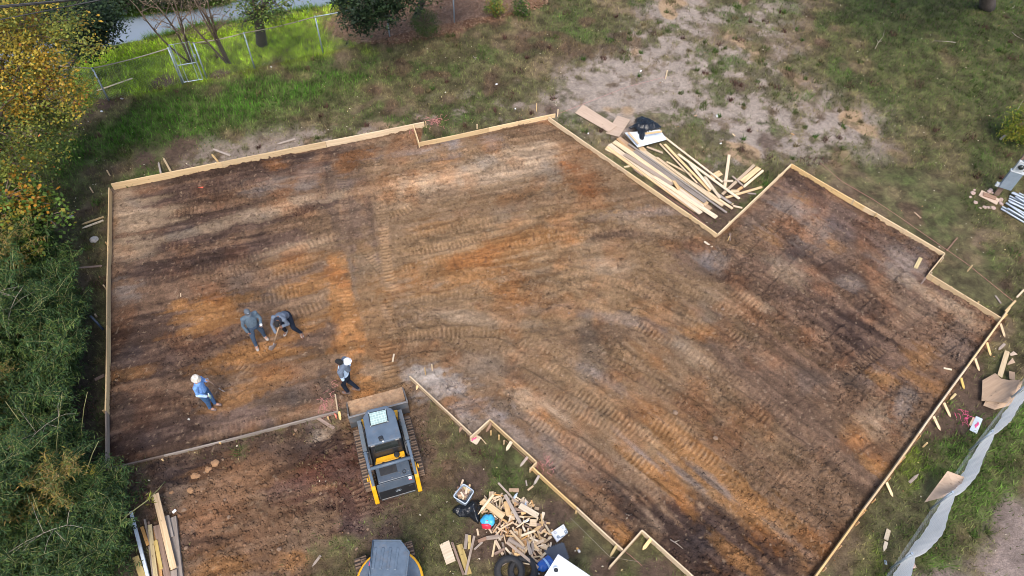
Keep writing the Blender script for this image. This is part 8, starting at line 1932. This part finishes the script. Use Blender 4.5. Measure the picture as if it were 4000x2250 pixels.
# white foam lid and the grey puzzle mat
lid = empty('foam_cooler_top', sum((Vector(p) for p in ((1.193, 6.452, 0), (1.515, 6.678, 0), (1.629, 6.477, 0), (1.344, 6.222, 0))), Vector()) / 4 + Vector((0, 0, .10)), 0, 'white foam cooler lid with four round dimples and dark scuffs', 'lid')
lq = [Vector(p) - lid.location + Vector((0, 0, .10)) for p in ((1.193, 6.452, 0), (1.344, 6.222, 0), (1.629, 6.477, 0), (1.515, 6.678, 0))]
for v in lq: v.z = 0
MB().prism([(v.x, v.y) for v in lq], -.06, .03).build('lid_slab', M['foam'], lid, bevel=.012)
def onlid(px): v = Vector(px) - lid.location; return (v.x, v.y, .031)
for p, mt_ in (((1.496, 6.590, 0), 'white_plastic'), ((1.297, 6.449, 0), 'white_plastic'), ((1.567, 6.482, 0), 'meter_grey'), ((1.373, 6.341, 0), 'meter_grey')):
    q = onlid(p); MB().lathe([(.028, -.004), (.042, .0), (.040, .004), (.030, .003), (.005, -.002)], (q[0], q[1], q[2]), 16).build('dimple', M[mt_] if mt_ != 'white_plastic' else paint('pale_foam_ring', (.55, .56, .57), .8), lid, smooth=True)
for a, b in (((1.412, 6.312, 0), (1.523, 6.370, 0)), ((1.541, 6.401, 0), (1.616, 6.465, 0)), ((1.557, 6.574, 0), (1.605, 6.514, 0)), ((1.449, 6.343, 0), (1.510, 6.357, 0))):
    q0, q1 = onlid(a), onlid(b); MB().tube([q0, ((q0[0] + q1[0]) / 2, (q0[1] + q1[1]) / 2 + .01, .033), q1], [.006, .016, .008], 6).build('scuff', M['meter_grey'], lid)
mq = [Vector(p) for p in ((1.027, 6.040, 0), (1.502, 6.218, 0), (1.640, 5.834, 0), (1.188, 5.720, 0))]
mc = sum(mq, Vector()) / 4; out = []
for i in range(4):
    a, b = mq[i], mq[(i + 1) % 4]; d = (b - a); L = d.length; d.normalize(); nn = Vector((d.y, -d.x, 0))
    if (a + nn - mc).length < (a - nn - mc).length: nn = -nn
    k = 9
    for j in range(k):
        s = L * (j + .12) / k; e = L / k
        out += [a + d * s, a + d * (s + e * .15) + nn * .028, a + d * (s + e * .5) + nn * .028, a + d * (s + e * .62)]
panel('foam_mat', [tuple(p) for p in out], .012, 'mat', 'dark grey puzzle edged foam mat beside the white cabin', cat='mat', z=.04)
# white portable cabin, bottom edge
rc = [Vector((1.217, 5.266, 2.2)), Vector((1.886, 4.837, 2.2)), Vector((0.913, 4.778, 2.2))]
e1 = (rc[1] - rc[0]).normalized(); e2 = Vector((e1.y, -e1.x, 0))
cc_ = rc[0] + e1 * .60 + e2 * .60
tl = empty('portable_toilet', (cc_.x, cc_.y, 0), math.atan2(e1.y, e1.x), 'white portable toilet cabin with a black roof vent at the bottom edge', 'portable toilet')
MB().box((0, 0, 1.1), (1.12, 1.12, 2.1)).build('cabin_wall', M['white_plastic'], tl, bevel=.03)
rf_ = MB().add([(-.60, -.60, 2.13), (.60, -.60, 2.13), (.60, .60, 2.13), (-.60, .60, 2.13), (-.60, -.60, 2.20), (.60, -.60, 2.20), (.60, .60, 2.20), (-.60, .60, 2.20), (-.40, -.40, 2.25), (.40, -.40, 2.25), (.40, .40, 2.25), (-.40, .40, 2.25)],
   [(0, 3, 2, 1), (0, 1, 5, 4), (1, 2, 6, 5), (2, 3, 7, 6), (3, 0, 4, 7), (4, 5, 9, 8), (5, 6, 10, 9), (6, 7, 11, 10), (7, 4, 8, 11), (8, 9, 10, 11)]).build('cabin_roof', M['white_plastic'], tl, bevel=.012)
vp = Vector((1.155, 4.868, 2.28)) - Vector((cc_.x, cc_.y, 0)); vl = Matrix.Rotation(-math.atan2(e1.y, e1.x), 3, 'Z') @ vp
MB().lathe([(.062, 2.20), (.062, 2.36), (.052, 2.36), (.052, 2.21)], (vl.x, vl.y, 0), 20, cap=False).build('vent_pipe', M['white_plastic'], tl, smooth=True)
MB().lathe([(.001, 2.345), (.053, 2.345)], (vl.x, vl.y, 0), 20, cap=False).build('vent_mouth', M['black'], tl)
rv = MB()
for k in range(5): rv.ball((-.55 + .26 * k, .575, 2.203), .010, 6, 4); rv.ball((-.575, .55 - .26 * k, 2.203), .010, 6, 4)
tag(rv.build('rivets', M['meter_light'], rf_), kind='stuff')
MB().box((0, -.565, 1.05), (.7, .02, 1.85)).build('door', M['white_plastic'], tl, bevel=.01)

# string lines and paint
def string(pts, label, mat='string', r=.004):
    tag(MB().tube(pts, r, 5).build('string_line', M[mat], smooth=True), label, 'string')
string([(11.175, 20.359, 0.2), (11.752, 19.427, 0.2), (12.662, 18.555, 0.2), (13.293, 17.824, 0.2), (14.937, 15.725, 0.25), (15.925, 14.201, 0.25)], 'pink string line stretched outside the upper right form boards')
string([(5.937, 25.009, 0.3), (4.382, 24.557, 0.1), (1.548, 22.579, 0.25)], 'thin string from the lone stake to the corner of the pad')
string([(-0.087, 8.944, 0.2), (0.283, 8.643, 0.2), (0.683, 8.273, 0.2)], 'pink string behind the row of short stakes')
string([(1.694, 6.848, 0.12), (2.670, 5.883, 0.12), (3.455, 5.798, 0.05)], 'pale string across the grass below the board above the foam lid', 'twig')
string([(2.985, 6.049, 0.2), (3.199, 5.907, 0.15), (3.471, 5.726, 0.02)], 'red string running off the lower jog')
string([(5.274, 18.541, 0.15), (6.115, 17.751, 0.15), (6.774, 16.863, 0.15)], 'pink string along the outside of the lumber pile boards')
def tangle(c, rx, ry, n, label, mat='pink'):
    random.seed(int(c[0] * 977) & 4095); m = MB()
    for k in range(n):
        x, y = c[0] + random.gauss(0, rx * .5), c[1] + random.gauss(0, ry * .5); p = []
        a = random.uniform(0, 6.28)
        for j in range(5):
            a += random.uniform(-1.1, 1.1); x += .05 * math.cos(a); y += .05 * math.sin(a); p.append((x, y, hz(x, y) + .03 + .03 * random.random()))
        m.tube(p, .005, 4)
    o = m.build('string_tangle', M[mat]); tag(o, label, 'string', None, 'stuff')
tangle((-3.184, 22.149, 0), .5, .25, 45, 'tangle of pink string beside the end of the tall upper board', 'string')
tangle((-3.968, 21.620, 0), .25, .2, 10, 'pink string wisps by the short link board', 'string')
tangle((-5.136, 9.975, 0), .22, .45, 30, 'pink string heaped inside the end of the lower left boards', 'string')
tangle((1.069, 8.259, 0), .25, .18, 18, 'reddish string by the very short jog', 'string')
tangle((13.074, 10.161, 0), .35, .12, 16, 'pink string on the soil beside the painted plywood scrap', 'pink')
# fallen branches on the right lawn
def branch(paths, label, r=.016):
    m = MB()
    for p in paths: m.tube([(q[0], q[1], hz(q[0], q[1]) + .03 + q[2]) for q in p], [r * (1 - .7 * i / (len(p) - 1)) for i in range(len(p))], 5)
    tag(m.build('fallen_branch', M['twig'], smooth=True), label, 'branch')
branch([[(15.236, 27.730, 0), (15.511, 28.219, 0), (15.792, 28.570, 0), (16.011, 29.091, 0)], [(15.511, 28.219, 0), (15.490, 28.458, 0)], [(15.576, 28.289, 0), (15.693, 28.295, 0)]], 'forked pale branch on the boundary of bright and dry lawn')
branch([[(18.903, 28.367, 0), (18.454, 28.440, 0), (18.004, 28.474, 0), (17.846, 28.341, 0)], [(18.513, 28.443, 0), (18.852, 28.422, 0)]], 'straight pale branch lying in the deep green lawn')
branch([[(22.283, 31.095, 0), (22.531, 31.267, 0), (22.680, 31.467, 0)]], 'short pale branch near the thick trunk in the shade')
branch([[(21.713, 29.275, 0), (21.795, 29.034, 0), (22.017, 28.704, 0)]], 'thin dark twig at the right edge of the shaded lawn')
branch([[(19.917, 23.998, 0), (20.180, 24.336, 0), (20.475, 24.722, 0)]], 'thin twig above the bright feathery shrub')
branch([[(-1.919, 26.336, 0), (-1.794, 26.072, 0)], [(-1.829, 26.205, 0), (-1.760, 26.254, 0)]], 'small pale twig on the middle lawn')
branch([[(4.240, 6.386, 0), (4.398, 6.273, 0), (4.535, 6.143, 0)], [(4.352, 6.322, 0), (4.477, 6.377, 0)]], 'dead root sticking out of the dark soil beside the lower peak')
branch([[(3.153, 6.885, 0), (3.319, 7.031, 0)], [(3.227, 6.957, 0), (3.127, 7.007, 0)]], 'pale root bit in the dark soil above the lower peak')
tag(MB().tube([(-12.604, 12.398, 0.5), (-12.456, 12.300, 0.3), (-12.329, 12.209, 0.05)], .035, 8).build('black_pipe', paint('dark_pipe', (.03, .045, .07), .5), smooth=True), 'dark drain pipe poking out of the bamboo beside the form board', 'pipe')
bpy.context.view_layer.update()
# ------------------------------------------------------------------ grass and weeds, kept out from under whatever lies on the ground
FLAT = ('plank', 'loose_', 'plywood', 'painted_', 'stake', 'wood_scrap', 'foam_', 'white_panel', 'wood_block', 'brace', 'pole', 'form_board', 'bin_bag', 'black_tarp', 'string_line')
def covered(px, py, pad=.0):
    hit = np.zeros(len(px), bool)
    order = np.argsort(px); sx = px[order]
    for o in COL.objects:
        if o.type != 'MESH' or o.parent or not o.name.startswith(FLAT): continue
        W = o.matrix_world; b = [W @ Vector(c) for c in o.bound_box]
        if min(v.z for v in b) > .45: continue
        if o.name.startswith('form_board'): continue
        # footprint: the flattened bounding box of the board
        c = np.array([(v.x, v.y) for v in b]); ctr = c.mean(0)
        d = W.to_3x3() @ Vector((1, 0, 0)); e = np.array((d.x, d.y)); n_ = np.linalg.norm(e)
        e = e / n_ if n_ > 1e-3 else np.array((1.0, 0)); f = np.array((-e[1], e[0]))
        hu = np.abs((c - ctr) @ e).max() + pad; hv = np.abs((c - ctr) @ f).max() + pad
        R = math.hypot(hu, hv); i0, i1 = np.searchsorted(sx, [ctr[0] - R, ctr[0] + R]); k = order[i0:i1]
        u = (px[k] - ctr[0]) * e[0] + (py[k] - ctr[1]) * e[1]; v = (px[k] - ctr[0]) * f[0] + (py[k] - ctr[1]) * f[1]
        hit[k] |= (np.abs(u) < hu) & (np.abs(v) < hv)
    return hit
gx, gy = scatter_xy(760000)
gf = fields(gx, gy, relief=False)
dens = gf['g'] * (.45 + .4 * gf['lush'] + .4 * gf['lime'])
keep = (RNG.random(len(gx)) < dens) & (gf['sd_creek'] > .1) & ~covered(gx, gy)
gx, gy = gx[keep], gy[keep]
gcol = gf['gc'][keep] * 1.15 * (.5 + 1.0 * RNG.random((len(gx), 1))).astype(np.float32)
yl = (RNG.random(len(gx)) < .12)[:, None]
gcol = np.where(yl, gcol * .4 + np.array((.20, .16, .08), np.float32) * .6 * (1 - .7 * gf['lush'][keep][:, None]) + gcol * .4 * gf['lush'][keep][:, None], gcol)
tall = 1 + .35 * gf['lime'][keep] + .45 * gf['lush'][keep]
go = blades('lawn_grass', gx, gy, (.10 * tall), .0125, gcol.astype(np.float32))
tag(go, 'short uneven grass covering the yard around the dirt pad', 'grass')
# tall bank grass along the water
kx, ky = scatter_xy(330000, -25, -1, 22, 33)
kf = fields(kx, ky, relief=False)
kk = (kf['sd_creek'] > -.35) & (kf['sd_creek'] < 1.0) & (RNG.random(len(kx)) < .75) & (vnoise(kx * .8, ky * .8, 71) > .25) & (ky < 32)
kx, ky = kx[kk], ky[kk]
kc = np.array((.085, .155, .02), np.float32) * (.5 + 1.0 * RNG.random((len(kx), 1))).astype(np.float32)
tag(blades('bank_grass', kx, ky, .26, .014, kc, .8), 'tall bright green grass fringing the creek bank', 'grass')

# weeds: reddish brown and green clumps standing out of the sand and dry lawn
wx_, wy_ = scatter_xy(2600); wf_ = fields(wx_, wy_, relief=False)
kk = ~covered(wx_, wy_, .12) & (wf_['pad'] < .1) & (wf_['dirt'] < .6) & (wf_['road'] < .5) & (wf_['sd_creek'] > .4) & (RNG.random(len(wx_)) < .25 + .5 * wf_['sand'])
wx_, wy_ = wx_[kk], wy_[kk]; nb = 46
rad = np.repeat(.08 + .22 * RNG.random(len(wx_)) ** 2, nb); an = RNG.random(len(rad)) * 6.28; rr_ = rad * np.sqrt(RNG.random(len(rad)))
kind_ = RNG.choice(4, len(wx_), p=[.28, .34, .22, .16]); pal_ = np.array([(.085, .045, .035), (.075, .095, .028), (.14, .11, .055), (.055, .10, .02)], np.float32)
wc_ = np.repeat(pal_[kind_], nb, 0) * (.5 + 1.0 * RNG.random((len(rad), 1))).astype(np.float32)
tag(blades('weeds', np.repeat(wx_, nb) + rr_ * np.cos(an), np.repeat(wy_, nb) + rr_ * np.sin(an), .13, .012, wc_.astype(np.float32), .9), 'clumps of reddish and green weeds on the sandy and dry lawn', 'weeds')
